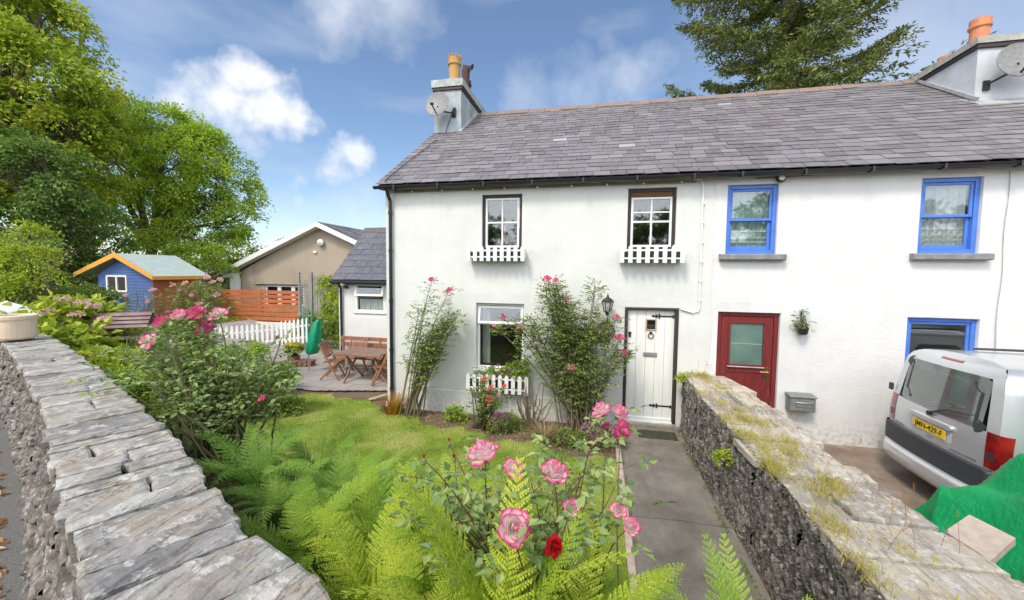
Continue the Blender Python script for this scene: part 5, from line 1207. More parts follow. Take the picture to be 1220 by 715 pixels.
# sides: glass, seams, handle, mirror-free
def side(name, mat, s_, pts, out_=.004):
    V = []
    for (x, z) in pts: w_ = float(np.interp(z, zs_, ws_)); V.append((x, s_*(w_+out_), z))
    c = np.mean(V, 0); n_ = len(V); return MB().add(VM(np.array(V+[c])), [[i, (i+1) % n_, n_] for i in range(n_)]).build(name, mat, vn)
for s_ in (-1, 1):
    for (xa, xb) in ((.42, 1.22), (1.36, 2.08), (2.16, 2.9)):
        sk = .28 if xb > 2.5 else .0
        side('side_window', 'van_side_glass', s_, [(xa+.05, 1.14), (xb-.05, 1.14), (xb, 1.19), (xb-sk-.02, 1.55), (xb-sk-.07, 1.60), (xa+.09, 1.60), (xa+.04, 1.55), (xa, 1.2)], .005)
    mb = MB()
    for x in (.30, 1.29, 2.12): mb.tube(VM(np.array([(x, s_*(np.interp(z, zs_, ws_)+.001), z) for z in np.linspace(.45, 1.7, 12)])), .006, 4)
    mb.tube(VM(np.array([(x, s_*(np.interp(.95, zs_, ws_)+.001), .95) for x in np.linspace(.3, 3.2, 12)])), .005, 4); mb.build('door_seam', 'van_trim', vn)
    MB().box(.30+.08, .30+.30, s_*.868-.02, s_*.868+.02, .985, 1.02, M=VM, b=.01).build('door_handle', 'van_silver', vn)
    MB().bar(VM(np.array([(.75, s_*.56, 1.845)]))[0], VM(np.array([(2.2, s_*.56, 1.85)]))[0], .03, .03, bev=.01).build('roof_rail', 'van_trim', vn)
    if s_ > 0: MB().box(.03, .07, .83, .89, 1.16, 1.26, M=VM, b=.01).build('hinge', 'van_trim', vn)
    for x in (.72, 3.35):
        c = VM(np.array([(x, s_*.80, .30)]))[0]
        wh = MB().lathe(c, [(.16, -.09*1), (.29, -.095), (.305, -.06), (.305, .06), (.29, .095), (.16, .09)], 26, axis='y').build('wheel', 'rubber', vn)
        MB().lathe(c, [(0, -.07), (.10, -.075), (.18, -.085), (.19, -.02), (.19, .02), (.18, .085), (.10, .075), (0, .07)], 20, axis='y').build('rim', 'galv_metal', wh)
        mb = MB(); rows = [[(x+rr*math.cos(a), s_*(.862), .30+rr*math.sin(a)) for a in np.linspace(0, math.pi, 15)] for rr in (.32, .37)]; mb.grid(VM(np.array(rows).reshape(-1, 3)).reshape(2, 15, 3)); mb.build('wheel_arch', 'van_trim', vn)
mb = MB(); mb.box(.12, 4.0, -.78, .78, .28, .33, M=VM); mb.build('underbody', 'van_interior', vn)
for y_, xo in ((-.36, .72), (.36, .72), (-.36, 1.7), (.36, 1.7)):
    st_ = MB().box(xo, xo+.14, y_-.25, y_+.25, .5, 1.25, M=VM, b=.05).build('seat', 'van_interior', vn); MB().box(xo+.02, xo+.12, y_-.13, y_+.13, 1.27, 1.50, M=VM, b=.05).build('headrest', 'van_interior', st_)
MB().box(.15, .70, -.7, .7, .9, .93, M=VM).build('parcel_shelf', 'van_interior', vn)
side('windscreen_side', 'van_side_glass', -1, [(2.93, 1.16), (3.1, 1.16), (2.95, 1.3)], .004)
rows = [[(x_, y_, z_) for y_ in np.linspace(-.62, .62, 7)] for x_, z_ in ((2.78, 1.64), (3.0, 1.44), (3.24, 1.25))]
MB().grid(VM(np.array([[(a+.03, b, c+.02) for a, b, c in r_] for r_ in rows]).reshape(-1, 3)).reshape(3, 7, 3)).build('windscreen', 'van_side_glass', vn)
mb = MB(); rows = [[(4.12-.02*abs(f), f*w_, z) for f in np.linspace(-1, 1, 9)] for z, w_ in ((.3, .72), (.5, .76), (.8, .7))]; mb.grid(VM(np.array(rows).reshape(-1, 3)).reshape(3, 9, 3)); mb.build('front_panel', 'van_silver', vn)

# ================================================================== TARPAULIN HEAP AND SLAB
tx, ty = np.meshgrid(np.linspace(0, 1, 170), np.linspace(0, 1, 170), indexing='ij')
def heap(u_, v_):
    x = 2.93+2.3*u_; y = 2.3+2.75*v_
    base = float(height(x, y)); r_ = max(abs(u_-.58)/.52, abs(v_-.50)/.50)
    hgt = .98*(1-sm(max(0, (r_-.42)/.58)))+.22*math.exp(-((u_-.8)**2+(v_-.55)**2)/.05)
    fold = .09*abs(mnoise.noise(Vector((x*2.4+y*1.2, y*1.0-x*.7, 3))))*2+.03*mnoise.noise(Vector((x*7, y*3, 1)))+.11*(1-abs(math.sin(3.2*x-4.2*y+3*mnoise.noise(Vector((x, y, 7))))))**1.5+.06*(1-abs(math.sin(6*x+2.5*y+3*mnoise.noise(Vector((x*1.5, y, 17))))))**2
    return (x+.05*mnoise.noise(Vector((x*3, y*3, 9))), y+.05*mnoise.noise(Vector((x*3, y*3, 4))), base+.03+max(0, hgt)+fold*(.5+1.3*hgt))
P = np.array([[heap(tx[i, j], ty[i, j]) for j in range(170)] for i in range(170)])
mb = MB(); mb.grid(P); o = mb.build('tarpaulin', 'tarpaulin', off=(3.9, 3.7, 0), smooth=True); tag(o, 'crumpled bright green tarpaulin covering a heap on the drive behind the van', 'tarpaulin')
hp_ = MB(); hp_.add(P[30:75:4, 15:75:4].reshape(-1, 3)-[0, 0, .12], []); 
sbm = MB(); a = PD(1128, 628, 2.86); b = PD(1155, 613, 3.18); c = PD(1210, 640, 2.95); d = a+(c-b)
zt_ = 1.03; a, b, c, d = [np.array([p[0], p[1], 0]) for p in (a, b, c, d)]
a = PZ(1126, 628, 1.0); b = PZ(1155, 613, 1.0); c = PZ(1210, 641, 1.0); d = a+c-b; a[2] -= .03; d[2] -= .05
n_ = np.cross(c-b, a-b); n_ /= np.linalg.norm(n_); n_ = n_ if n_[2] > 0 else -n_
sbm.prism([a, b, c, d], -n_*.05); tag(sbm.build('paving_slab', 'concrete_slab', off=tuple(a)), 'buff concrete slab lying on the edge of the green tarpaulin', 'slab')
# ================================================================== VEGETATION
def unit(V): return V/(np.linalg.norm(V, axis=-1, keepdims=True)+1e-9)
def rdir(rg, n): return unit(rg.normal(size=(n, 3)))
def clumps(mb, C, O, per, cr, leaf, rg, flat=.55, asp=.5, fold=.2, cvm=None, updir=.6):
    """C clump centres, O outward directions; leafy sprays that spread and droop around each centre"""
    n = len(C); tot = n*per
    c = np.repeat(C, per, 0); o = np.repeat(O, per, 0); base = np.repeat(rg.random(n)*.45 if cvm is None else cvm, per)
    r_ = np.repeat(cr*rg.uniform(.6, 1.3, n), per)
    d = rg.normal(size=(tot, 3))*.48; up = unit(o*.5+np.array([0, 0, updir])); h = (d*up).sum(1, keepdims=True); d = d-up*h*(1-flat)
    P = c+d*r_[:, None]-np.array([0, 0, 1])*(np.linalg.norm(d, axis=1)**2*r_*.25)[:, None]
    D = unit(d*.8+rg.normal(size=(tot, 3))*.4+o*.5-np.array([0, 0, .3])); Nn = unit(up+rg.normal(size=(tot, 3))*.45)
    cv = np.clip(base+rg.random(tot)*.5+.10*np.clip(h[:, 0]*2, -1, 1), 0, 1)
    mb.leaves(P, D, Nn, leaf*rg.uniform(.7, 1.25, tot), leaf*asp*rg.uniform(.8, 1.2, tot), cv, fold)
def blob_clumps(blobs, n, rg, shell=.62, gap=0.0, seed=0):
    vol = np.array([b[1][0]*b[1][1]*b[1][2] for b in blobs])**.75; k = rg.choice(len(blobs), n, p=vol/vol.sum())
    d = rdir(rg, n); d[:, 2] = np.where(d[:, 2] < -.55, -d[:, 2], d[:, 2]); d = unit(d)
    C0 = np.array([b[0] for b in blobs])[k]; Rr_ = np.array([b[1] for b in blobs])[k]
    rad = shell+(1.08-shell)*rg.random(n)**.6
    C = C0+d*Rr_*rad[:, None]
    if gap:
        keep = np.array([mnoise.noise(Vector((p[0]*.55, p[1]*.55, p[2]*.7+seed))) > -gap for p in C]); C, d, k = C[keep], d[keep], k[keep]
    return C, d, k
def tree(name, label, base, blobs, n, per, cr, leaf, mat, seed, trunk_r=.3, group=None, gap=.25, asp=.5, cat='tree', shell=.62, flat=.5, dark=None, lean=0, twigs=120, cvb=0):
    rg = np.random.default_rng(seed); t_ = thing(name, base, label, cat, group); base = np.array(base, float)
    C, O, k = blob_clumps(blobs, n, rg, shell, gap, seed)
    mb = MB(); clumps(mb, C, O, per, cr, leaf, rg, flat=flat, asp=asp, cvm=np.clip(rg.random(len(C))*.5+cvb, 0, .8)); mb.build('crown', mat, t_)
    mb = MB(); top_ = np.mean([b[0] for b in blobs], 0); fork = base*.45+np.array([*(base[:2]*.55+top_[:2]*.0), 0])+np.array([0, 0, (top_[2]-base[2])*.45+base[2]*.55]); fork[:2] = base[:2]+(top_[:2]-base[:2])*.2
    mb.tube([base-np.array([0, 0, .2]), base+(fork-base)*.5+rg.normal(size=3)*trunk_r*.2, fork], [trunk_r*1.25, trunk_r*.9, trunk_r*.75], 9)
    for i, b in enumerate(blobs):
        c = np.array(b[0]); m_ = (fork+c)/2+rg.normal(size=3)*.25+np.array([0, 0, .3]); mb.tube([fork, m_, c], [trunk_r*.55, trunk_r*.35, trunk_r*.15], 6)
        idx = np.where(k == i)[0][:max(3, twigs//len(blobs))]
        for j in idx:
            e = C[j]; s_ = fork+(c-fork)*rg.uniform(.6, 1); q = (s_+e)/2+rg.normal(size=3)*.2; mb.tube([s_, q, e], [trunk_r*.13, trunk_r*.08, .012], 4, cap=False)
    mb.build('trunk', 'bark', t_); return t_
def B(u, v, s, r_, rz=None, ry=None): return (PD(u, v, s), (r_, ry or r_, rz or r_*.85))
tree('sycamore', 'tall broad yellow green tree cut off by the left edge of the photo', tuple(PD(-40, 330, 17)*[1, 1, 0]+[0, 0, .9]),
     [B(-30, 40, 17, 3.6), B(25, 30, 17, 2.4, 1.3), B(50, 12, 16.5, 1.3, .7), B(20, 110, 16, 3.0), B(80, 108, 16.5, 1.5, 1.0), B(120, 100, 17, .9, .55), B(-60, 170, 16, 3.5), B(40, 175, 16.5, 2.6), B(-10, 240, 16, 2.8), B(60, 235, 17, 2.0), B(95, 150, 17, 1.4, 1.0)],
     760, 95, .58, .19, 'leaf_bright', 101, .38, gap=.16, asp=.62, cvb=.10)
tree('ash_tree', 'rounded bright green tree behind the blue shed, its edge against the open sky', tuple(PD(175, 335, 24)*[1, 1, 0]+[0, 0, .9]),
     [B(190, 205, 24, 4.0), B(150, 165, 24, 2.6), B(235, 205, 24, 2.9, 2.6), B(262, 235, 24, 2.2), B(200, 160, 24, 1.9), B(245, 175, 24, 1.3), B(120, 230, 24, 3.6), B(180, 270, 24, 3.4), B(235, 280, 24, 2.4), B(280, 262, 24, 1.3), B(270, 300, 23.5, 1.6), B(100, 160, 24, 2.4)],
     1000, 88, .60, .21, 'leaf_ash', 102, .34, gap=.18, asp=.42, cvb=.22)
tree('holly', 'dark glossy evergreen showing between the two big left trees', tuple(PD(62, 350, 14.5)*[1, 1, 0]+[0, 0, .9]),
     [B(60, 215, 14.5, 1.7), B(35, 260, 14.5, 1.7), B(85, 275, 15, 1.7), B(70, 320, 14.5, 1.9), B(10, 200, 14.8, 1.6), B(-20, 290, 14.5, 2.2)], 420, 80, .42, .13, 'leaf_dark', 103, .2, gap=.1, asp=.6, cvb=.1)
hedge_s = [(330, 318, 26, 1.9, 'pale green hedge tree between the ash and the bungalow'), (290, 330, 25, 1.8, 'round bush behind the shed beside the bungalow corner'), (235, 322, 19.5, 1.5, 'dense bush directly behind the shed roof'), (60, 335, 16, 2.0, 'thick green bush at the left of the shed'), (-10, 330, 15, 2.2, 'green bush at the left edge above the gate pillar')]
for i, (u_, v_, s_, r_, lab) in enumerate(hedge_s):
    b0 = PD(u_, v_, s_); tree('garden_bush', lab, (b0[0], b0[1], float(height(b0[0], b0[1]))), [(b0, (r_, r_, r_*.9)), (b0+[r_*.5, .2, -r_*.5], (r_*.9, r_*.9, r_*.8)), (b0+[-r_*.6, -.1, -r_*.6], (r_*.9, r_*.9, r_*.8))], 200, 60, .42, .15, 'leaf_mid' if i % 2 else 'leaf_ash', 110+i, .12, group='bushes behind the shed', cat='bush', gap=.1, cvb=.15)
# elder-like light bush by the gate
b0 = PD(28, 318, 10.5); tree('elder', 'pale green bush with light leaf sprays behind the hydrangea at the left edge', (b0[0], b0[1], 1.0), [B(15, 300, 10.5, 1.0), B(45, 320, 10.5, .8), B(0, 345, 10.2, 1.0), B(55, 350, 10.3, .7), B(-40, 310, 10.5, 1.2), B(75, 345, 11, .6)], 330, 55, .26, .10, 'leaf_bright', 120, .06, cat='bush', gap=.12, asp=.42, cvb=.05)
# conifer behind the roof
rg = np.random.default_rng(130); cb = np.array([6.75, 17.6, 0.]); co = thing('spruce', tuple(cb), 'large spruce with spreading branches rising behind the cottage roof', 'tree')
mb, tb_ = MB(), MB(); tb_.tube([cb, cb+[0, 0, 9], cb+[.1, 0, 14], cb+[.1, .1, 18.5]], [.5, .36, .2, .05], 10)
for i in range(64):
    z = 6.7+11.4*(i/64)**1.0; az = i*2.399+rg.uniform(-.3, .3); L = (5.0-.18*(z-6.4))*rg.uniform(.55, 1.15)
    if math.cos(az) > .6 and z > 8.0 and i % 2: L *= 1.3
    d = np.array([math.cos(az), math.sin(az), 0]); el = rg.uniform(.02, .28); p0 = cb+[0, 0, z]
    pts = np.array([p0+d*L*f+np.array([0, 0, L*(el*f-.10*math.sin(f*math.pi)+.10*f*f)]) for f in np.linspace(0, 1, 6)])
    tb_.tube(pts, [.07, .055, .04, .03, .02, .008], 5, cap=False)
    perp = np.array([-d[1], d[0], 0]); C_, D_ = [], []
    for f in np.linspace(.14, 1.0, 15):
        q = p0+d*L*f+np.array([0, 0, L*(el*f-.10*math.sin(f*math.pi)+.10*f*f)])
        wl = L*.25*math.sin(math.pi*min(1, f*.92+.02))**.7
        for s_ in (-1, 1):
            m_ = max(2, int(wl/.17))
            for h in range(m_):
                ff = (h+.5)/m_; C_.append(q+perp*s_*wl*ff+d*wl*ff*.55-np.array([0, 0, .22*ff*wl+.05*rg.random()])+rg.normal(size=3)*.05); D_.append(unit(perp*s_*.8+d*.7-np.array([0, 0, .25])))
        C_.append(q); D_.append(d)
    C_, D_ = np.array(C_), np.array(D_); per = 20; c = np.repeat(C_, per, 0); dd = np.repeat(D_, per, 0); n = len(c)
    P = c+dd*rg.uniform(-.16, .2, (n, 1))+rg.normal(size=(n, 3))*.045
    mb.leaves(P, unit(dd+rg.normal(size=(n, 3))*.55+[0, 0, .12]), unit(rg.normal(size=(n, 3))+[0, 0, .8]), .15*rg.uniform(.6, 1.2, n), .05, np.clip(np.repeat(rg.random(len(C_))*.5, per)+rg.random(n)*.45, 0, 1), .1)
mb.build('crown', 'needles', co); tb_.build('trunk', 'bark', co)
# trees on the other side of the road, behind the photographer: the windows mirror them
for i, (x, y, k) in enumerate(((-9, -12, 1.0), (-2.5, -13, 1.15), (4, -12.5, .95), (11, -12, 1.1), (18, -11, 1.0))):
    if i == 0: tr0 = tree('roadside_tree', 'tree across the road', (x, y, 1.3), [((x, y, 4.6), (3.2, 2.4, 2.4)), ((x+1.4, y, 3.2), (2.6, 2, 1.8)), ((x-1.6, y, 3.0), (2.4, 2, 1.8))], 260, 60, .6, .3, 'leaf_mid', 140, .25, group='trees across the road'); cur = tr0
    else: cur = copy_tree(tr0); cur.location = (x, y, 1.3); cur.scale = (k, k, k); cur.rotation_euler = (0, 0, i*1.3)
    cur['label'] = ['broad tree across the road opposite the lean-to wing', 'broad tree across the road opposite the white door', 'broad tree across the road opposite the maroon door', 'broad tree across the road opposite the parked van', 'broad tree across the road far to the right of the van'][i]

# ------------------------------------------------------------------ roses
def rose(mb, c, size, axis_, openn=.7, seed=0, fine=True, bud=False):
    rg = np.random.default_rng(seed); z = unit(np.array(axis_, float)); x = unit(np.cross(z, [.3, 1, .2])); y = np.cross(z, x); c = np.array(c, float)
    rings = [(.05, 2, .02), (.10, 3, .08), (.16, 4, .16), (.23, 4, .30), (.31, 5, .5), (.39, 5, .8), (.44, 5, 1.1)] if not bud else [(.10, 3, .05), (.17, 4, .08)]
    if not fine and not bud: rings = [(.08, 3, .05), (.22, 4, .3), (.36, 5, .6), (.46, 5, 1.0)]
    nu, nv = (6, 6) if fine else (3, 4); a0 = rg.uniform(0, 6)
    for ri, (rr, n_, op) in enumerate(rings):
        for k in range(n_):
            a = a0+2*math.pi*(k+.5*ri)/n_+rg.uniform(-.2, .2); o_ = op*openn*rg.uniform(.75, 1.2); hh = size*(.74-.30*op*openn-.10*min(1, op))*rg.uniform(.88, 1.08)*(1.25 if bud else 1)
            wdt = (1.55 if ri > 1 else 1.8)*math.pi/n_*1.35
            P = np.zeros((nu+1, nv+1, 3)); cv = np.zeros((nu+1, nv+1)); wv = rg.uniform(0, 6)
            for i in range(nu+1):
                f = i/nu
                for j in range(nv+1):
                    g_ = (j/nv)*2-1; th_ = a+g_*wdt*.5*(math.sin(math.pi*min(1, f*.55+.22))**.6)
                    r_ = size*rr*(.25+.75*math.sin(f*math.pi*.5)**.8)*(1+.12*o_*f*f)
                    flare = o_*f**4*size*.20; zz = hh*(f-.10*g_*g_*f)-(o_*f**5)*size*.20*(1-.2*abs(g_)) + .035*size*math.sin(3*g_+wv)*f
                    cx_ = 1-.16*g_*g_*f
                    P[i, j] = c+(x*math.cos(th_)+y*math.sin(th_))*((r_+flare)*cx_)+z*(zz-size*.28)
                    cv[i, j] = max(f**2.2, abs(g_)**3*f)*(.55+.5*rr*2*.6)+rg.uniform(-.04, .04)
            mb.grid(P, np.clip(cv, 0, 1))
def compound(mb, P, D, size, rg, n5=5, cvb=0.):
    """rose leaves: a stalk with paired leaflets"""
    P = np.asarray(P); D = unit(np.asarray(D)); n = len(P)
    up = unit(np.array([0, 0, 1.])+rg.normal(size=(n, 3))*.3); S = unit(np.cross(D, up)); 
    for (f, s_, l) in ((1.0, 0, 1.0), (.62, 1, .85), (.62, -1, .85), (.30, 1, .7), (.30, -1, .7))[:n5]:
        b = P+D*size*1.5*f*.75+S*s_*size*.06; d = unit(D*(1 if s_ == 0 else .35)+S*s_*.95+rg.normal(size=(n, 3))*.15-up*.15)
        mb.leaves(b, d, unit(up+rg.normal(size=(n, 3))*.25), size*l*rg.uniform(.85, 1.15, n), size*l*.62, np.clip(cvb+rg.random(n)*.75, 0, 1), .14)
def rose_bush(label, base, blobs, nst, nlf, lsz, blooms, seed, leafmat='leaf_rose', stemmat='twig', fine=False, droop=.05, stem_r=.010, name='rose_bush', group=None, n5=5, spread=.12, low=.35, cvb=0.):
    rg = np.random.default_rng(seed); base = np.array(base, float); t_ = thing(name, tuple(base), label, 'rose bush', group)
    st, lf = MB(), MB(); C, O, k = blob_clumps(blobs, nst, rg, .35)
    ends = [(c, None) for c in C]+[(np.array(b[0])-unit(np.array(b[3] if len(b) > 3 else (0, -.3, 1)))*b[1]*.28, b) for b in blooms]
    LP, LD = [], []
    for e, bl in ends:
        b0 = base+np.array([rg.normal()*spread, rg.normal()*spread*.6, 0]); m1 = b0+(e-b0)*.38+np.array([rg.normal()*.05, rg.normal()*.05, .10*np.linalg.norm(e-b0)]); m2 = b0+(e-b0)*.75+np.array([rg.normal()*.04, rg.normal()*.04, .07*np.linalg.norm(e-b0)])
        pts = []
        for f in np.linspace(0, 1, 10): pts.append((1-f)**3*b0+3*f*(1-f)**2*m1+3*f*f*(1-f)*m2+f**3*e)
        pts = np.array(pts); st.tube(pts, np.linspace(stem_r*1.5, stem_r*.45, 10), 5)
        nn = max(2, int(nlf/len(ends)))
        for _ in range(nn):
            f = low+(1-low)*rg.random()**.7; i = min(8, int(f*9)); q = pts[i]+(pts[i+1]-pts[i])*(f*9-i); d = rdir(rg, 1)[0]; d[2] = abs(d[2])*.5
            off_ = rg.random()**.8*lsz*3.2; LP.append(q+d*off_); LD.append(unit(d+np.array([0, 0, -.1])))
            if rg.random() < .25 and off_ > lsz: st.tube([q, q+d*off_], stem_r*.35, 3, cap=False)
    compound(lf, np.array(LP), np.array(LD), lsz, rg, n5, cvb)
    st.build('stems', stemmat, t_); lf.build('leaves', leafmat, t_)
    for i, b in enumerate(blooms):
        mb = MB(); ax__ = b[3] if len(b) > 3 else (rg.normal()*.25, -.5+rg.normal()*.2, .85); bud = b[2] == 'petal_red' and b[1] < .05
        rose(mb, b[0], b[1], ax__, .35+.75*rg.random(), seed*31+i, fine, bud); mb.build('flower', b[2], t_, smooth=True)
        if fine:
            sp = MB(); a_ = unit(np.array(ax__, float)); c = np.array(b[0])-a_*b[1]*.30
            P_ = np.repeat(c[None], 5, 0); d = unit(rdir(rg, 5)*.9-a_*.2); sp.leaves(P_, d, np.repeat(-a_[None], 5, 0), b[1]*.34, b[1]*.09, .4, .1); sp.lathe(c-[0, 0, .012], [(.004, -.01), (.010, 0), (.009, .014), (.002, .02)], 8); sp.build('calyx', leafmat, t_)
    return t_
GZ = lambda x, y: float(height(x, y))
def onb(u, v, Y): p = PY(u, v, Y); return p
pk_ = 'petal_pink'
# big bush by the lantern
bb = PZ(692, 514, 0); Yb = 6.95
def Bw(u, v, Y, rx, rz, ry=.25): return (PY(u, v, Y), (rx, ry, rz))
rose_bush('biggest rose bush, dense and tall, between the downstairs window and the lantern', (bb[0]-.02, 6.93, 0), [Bw(675, 395, 6.85, .55, .50, .3), Bw(715, 410, 6.8, .42, .5, .3), Bw(660, 355, 6.85, .26, .30), Bw(635, 385, 6.8, .42, .22), Bw(605, 392, 6.75, .25, .12), Bw(690, 440, 6.8, .45, .3, .3), Bw(700, 350, 6.9, .22, .22), Bw(740, 425, 6.75, .2, .3)],
          44, 4300, .056, [(PY(652, 331, 6.85), .11, pk_), (PY(662, 333, 6.85), .09, pk_), (PY(675, 357, 6.8), .08, pk_), (PY(600, 378, 6.7), .11, pk_), (PY(588, 388, 6.7), .08, 'petal_pale'), (PY(619, 388, 6.7), .10, 'petal_pale'), (PY(735, 377, 6.7), .10, pk_), (PY(738, 402, 6.6), .13, pk_), (PY(744, 420, 6.6), .12, pk_), (PY(680, 437, 6.5), .10, pk_), (PY(713, 382, 6.7), .06, 'petal_pale')], 201, cvb=.12, n5=5, low=.18)
rose_bush('tall thin rose with sparse leaves and two pink flowers at the left cottage corner', (-3.42, 6.95, 0), [Bw(512, 375, 6.95, .30, .35), Bw(530, 395, 6.9, .28, .3), Bw(495, 410, 6.95, .28, .25), Bw(540, 375, 6.9, .12, .2), Bw(520, 425, 6.9, .3, .15)],
          20, 1150, .060, [(PY(514, 333, 6.95), .12, pk_), (PY(535, 345, 6.9), .12, pk_), (PY(520, 413, 6.8), .08, pk_)], 202, low=.28, cvb=.1)
rose_bush('low rose bush with coral flowers below the downstairs window box', (-1.97, 6.72, 0), [Bw(580, 470, 6.6, .30, .22), Bw(570, 450, 6.6, .2, .15), Bw(596, 478, 6.6, .2, .2), Bw(578, 492, 6.6, .25, .2)],
          22, 460, .050, [(PY(577, 452, 6.5), .10, 'petal_coral'), (PY(585, 462, 6.5), .10, 'petal_coral'), (PY(583, 474, 6.5), .12, 'petal_coral'), (PY(601, 460, 6.5), .09, 'petal_coral'), (PY(583, 481, 6.45), .08, 'petal_coral'), (PY(594, 471, 6.5), .07, 'petal_pale')], 203, spread=.08)
ds = MB(); rg = np.random.default_rng(5)
for i in range(16):
    b0 = np.array([-1.12+rg.normal()*.06, 6.9, 0]); e = b0+np.array([rg.normal()*.2, rg.normal()*.1, rg.uniform(.45, .95)]); ds.tube([b0, (b0+e)/2+rg.normal(size=3)*.04, e], [.016, .011, .005], 5); ds.tube([(b0+e)/2, (b0+e)/2+[rg.normal()*.1, 0, .2]], [.008, .004], 4)
tag(ds.build('bare_shrub', 'twig', off=(-1.12, 6.9, 0)), 'bare brown shrub stems without leaves right of the coral rose', 'shrub')
# foreground rose on the left by the road wall
bl = [(192, 384), (213, 376), (233, 372), (259, 373), (243, 390), (174, 406)]
rb = PD(262, 560, 3.2); rb = (rb[0], rb[1]+.05, GZ(rb[0], rb[1]))
def Bs(u, v, s, rx, rz, ry=.35): return (PD(u, v, s), (rx, ry, rz))
rose_bush('wide leafy rose bush with a row of pink and white blooms beside the road wall', rb, [Bs(215, 445, 3.2, .50, .38), Bs(270, 440, 3.2, .40, .32), Bs(300, 470, 3.2, .32, .28), Bs(175, 440, 3.3, .32, .25), Bs(235, 490, 3.1, .42, .25), Bs(320, 440, 3.3, .22, .25), Bs(245, 415, 3.3, .3, .2)],
          62, 760, .058, [(PD(u, v, 3.2+.05*i), .125, 'petal_bicolour' if i % 2 else pk_) for i, (u, v) in enumerate(bl)]+[(PD(311, 474, 3.1), .05, pk_)], 204, 'leaf_rose_blue', 'green_stem', fine=True, spread=.20, low=.30, stem_r=.008, cvb=.1)
# foreground rose among the ferns
fr = [((575, 538), 1.75, .145, 'petal_bicolour', (-.35, -.1, .95)), ((613, 557), 1.72, .095, 'petal_bicolour', (.5, -.2, .8)), ((661, 562), 1.72, .125, 'petal_bicolour', (.3, -.35, .9)), ((613, 628), 1.40, .150, 'petal_bicolour', (.45, -.7, .5)), ((681, 604), 1.75, .085, 'petal_bicolour', (0, -.4, .9)), ((662, 651), 1.5, .07, 'petal_red', (.6, -.5, .3)), ((737, 607), 1.85, .075, 'petal_bicolour', (.1, -.5, .8)), ((752, 627), 1.75, .085, 'petal_bicolour', (.4, -.6, .7)), ((535, 526), 2.1, .035, 'petal_red', (0, 0, 1)), ((541, 545), 2.1, .04, 'petal_red', (0, -.5, 1)), ((505, 546), 1.6, .03, 'petal_red', (0, 0, 1)),
      ((716, 488), 2.5, .125, 'petal_bicolour', (-.5, -.2, .9)), ((738, 492), 2.5, .13, 'petal_bicolour', (.4, -.4, .8)), ((744, 514), 2.45, .11, 'petal_pink', (.6, -.6, -.1)), ((722, 508), 2.6, .07, 'petal_pink', (-.2, 0, 1)), ((690, 566), 2.3, .03, 'petal_red', (.2, 0, 1))]
fb = PD(640, 760, 1.75); fb = (fb[0], fb[1]+.15, GZ(fb[0], fb[1]+.15))
rose_bush('nearest rose bush, its large pink edged white blooms rising among the ferns', fb, [Bs(520, 600, 1.7, .16, .2, .2), Bs(620, 600, 1.85, .28, .18, .25), Bs(690, 545, 2.1, .12, .14, .15), Bs(700, 600, 2.0, .25, .2, .25), Bs(560, 620, 1.9, .25, .2)],
          34, 260, .060, [(PD(*uv, s_), sz*(.74 if sz > .148 else .86), m_, ax_) for uv, s_, sz, m_, ax_ in fr], 205, 'leaf_rose_blue', 'red_stem', fine=True, spread=.12, stem_r=.0042, low=.45, cvb=.15)
# roses before the shed
for lab, u0, Y0, r0, nlf, cb_, blm in (('thin airy rose with few pale flowers in front of the blue shed wall', 168, 7.2, .42, 420, .25, [(182, 345), (150, 352), (176, 360)]), ('bushy yellow green rose with many pale pink flowers in front of the orange shed side', 235, 7.6, .62, 3200, .3, [(206, 340), (214, 346), (246, 330), (253, 336), (262, 333), (238, 362), (220, 337), (228, 352), (200, 372), (258, 350)])):
    p0 = PY(u0, 365, Y0); 
    rose_bush(lab, (p0[0], Y0, GZ(p0[0], Y0)), [Bw(u0, 355, Y0, r0, .42, .35), Bw(u0-12, 375, Y0, r0, .4, .35), Bw(u0+16, 365, Y0, r0*.9, .4, .35), Bw(u0, 395, Y0, r0, .4, .35)], 40, nlf, .05, [(PY(u, v, Y0-.2), .12, 'petal_pale') for u, v in blm], 206+int(u0), 'leaf_rose', spread=.2, cvb=cb_, low=.3)

# ------------------------------------------------------------------ hydrangea, bed plants, pots
def leafy(name, label, cat, base, blobs, n, per, cr, leaf, mat, seed, asp=.6, flowers=(), fsz=.16, fmat='petal_hydrangea', gap=.0, flat=.6, group=None, cvb=.1, stem=True):
    rg = np.random.default_rng(seed); t_ = thing(name, tuple(base), label, cat, group); C, O, k = blob_clumps(blobs, n, rg, .55, gap, seed)
    mb = MB(); clumps(mb, C, O, per, cr, leaf, rg, flat=flat, asp=asp, cvm=np.clip(rg.random(len(C))*.45+cvb, 0, .8)); mb.build('leaves', mat, t_)
    if stem:
        mb = MB(); b0 = np.array(base, float)
        for j in range(0, len(C), max(1, len(C)//25)): mb.tube([b0+rg.normal(size=3)*[.06, .06, 0], (b0+C[j])/2+rg.normal(size=3)*.03, C[j]], [.010, .007, .003], 4, cap=False)
        mb.build('stems', 'twig', t_)
    for f in flowers:
        mb = MB(); c = np.array(f); d = rdir(rg, 60); d[:, 2] = np.abs(d[:, 2])*.55; P = c+d*fsz*.5; mb.leaves(P, rdir(rg, 60), unit(d+rg.normal(size=(60, 3))*.3), fsz*.22, fsz*.2, rg.random(60), .05); mb.build('flower', fmat, t_)
    return t_
hy = [(75, 358), (98, 361), (57, 372), (112, 366), (125, 381), (68, 388), (118, 398), (92, 376), (45, 398)]
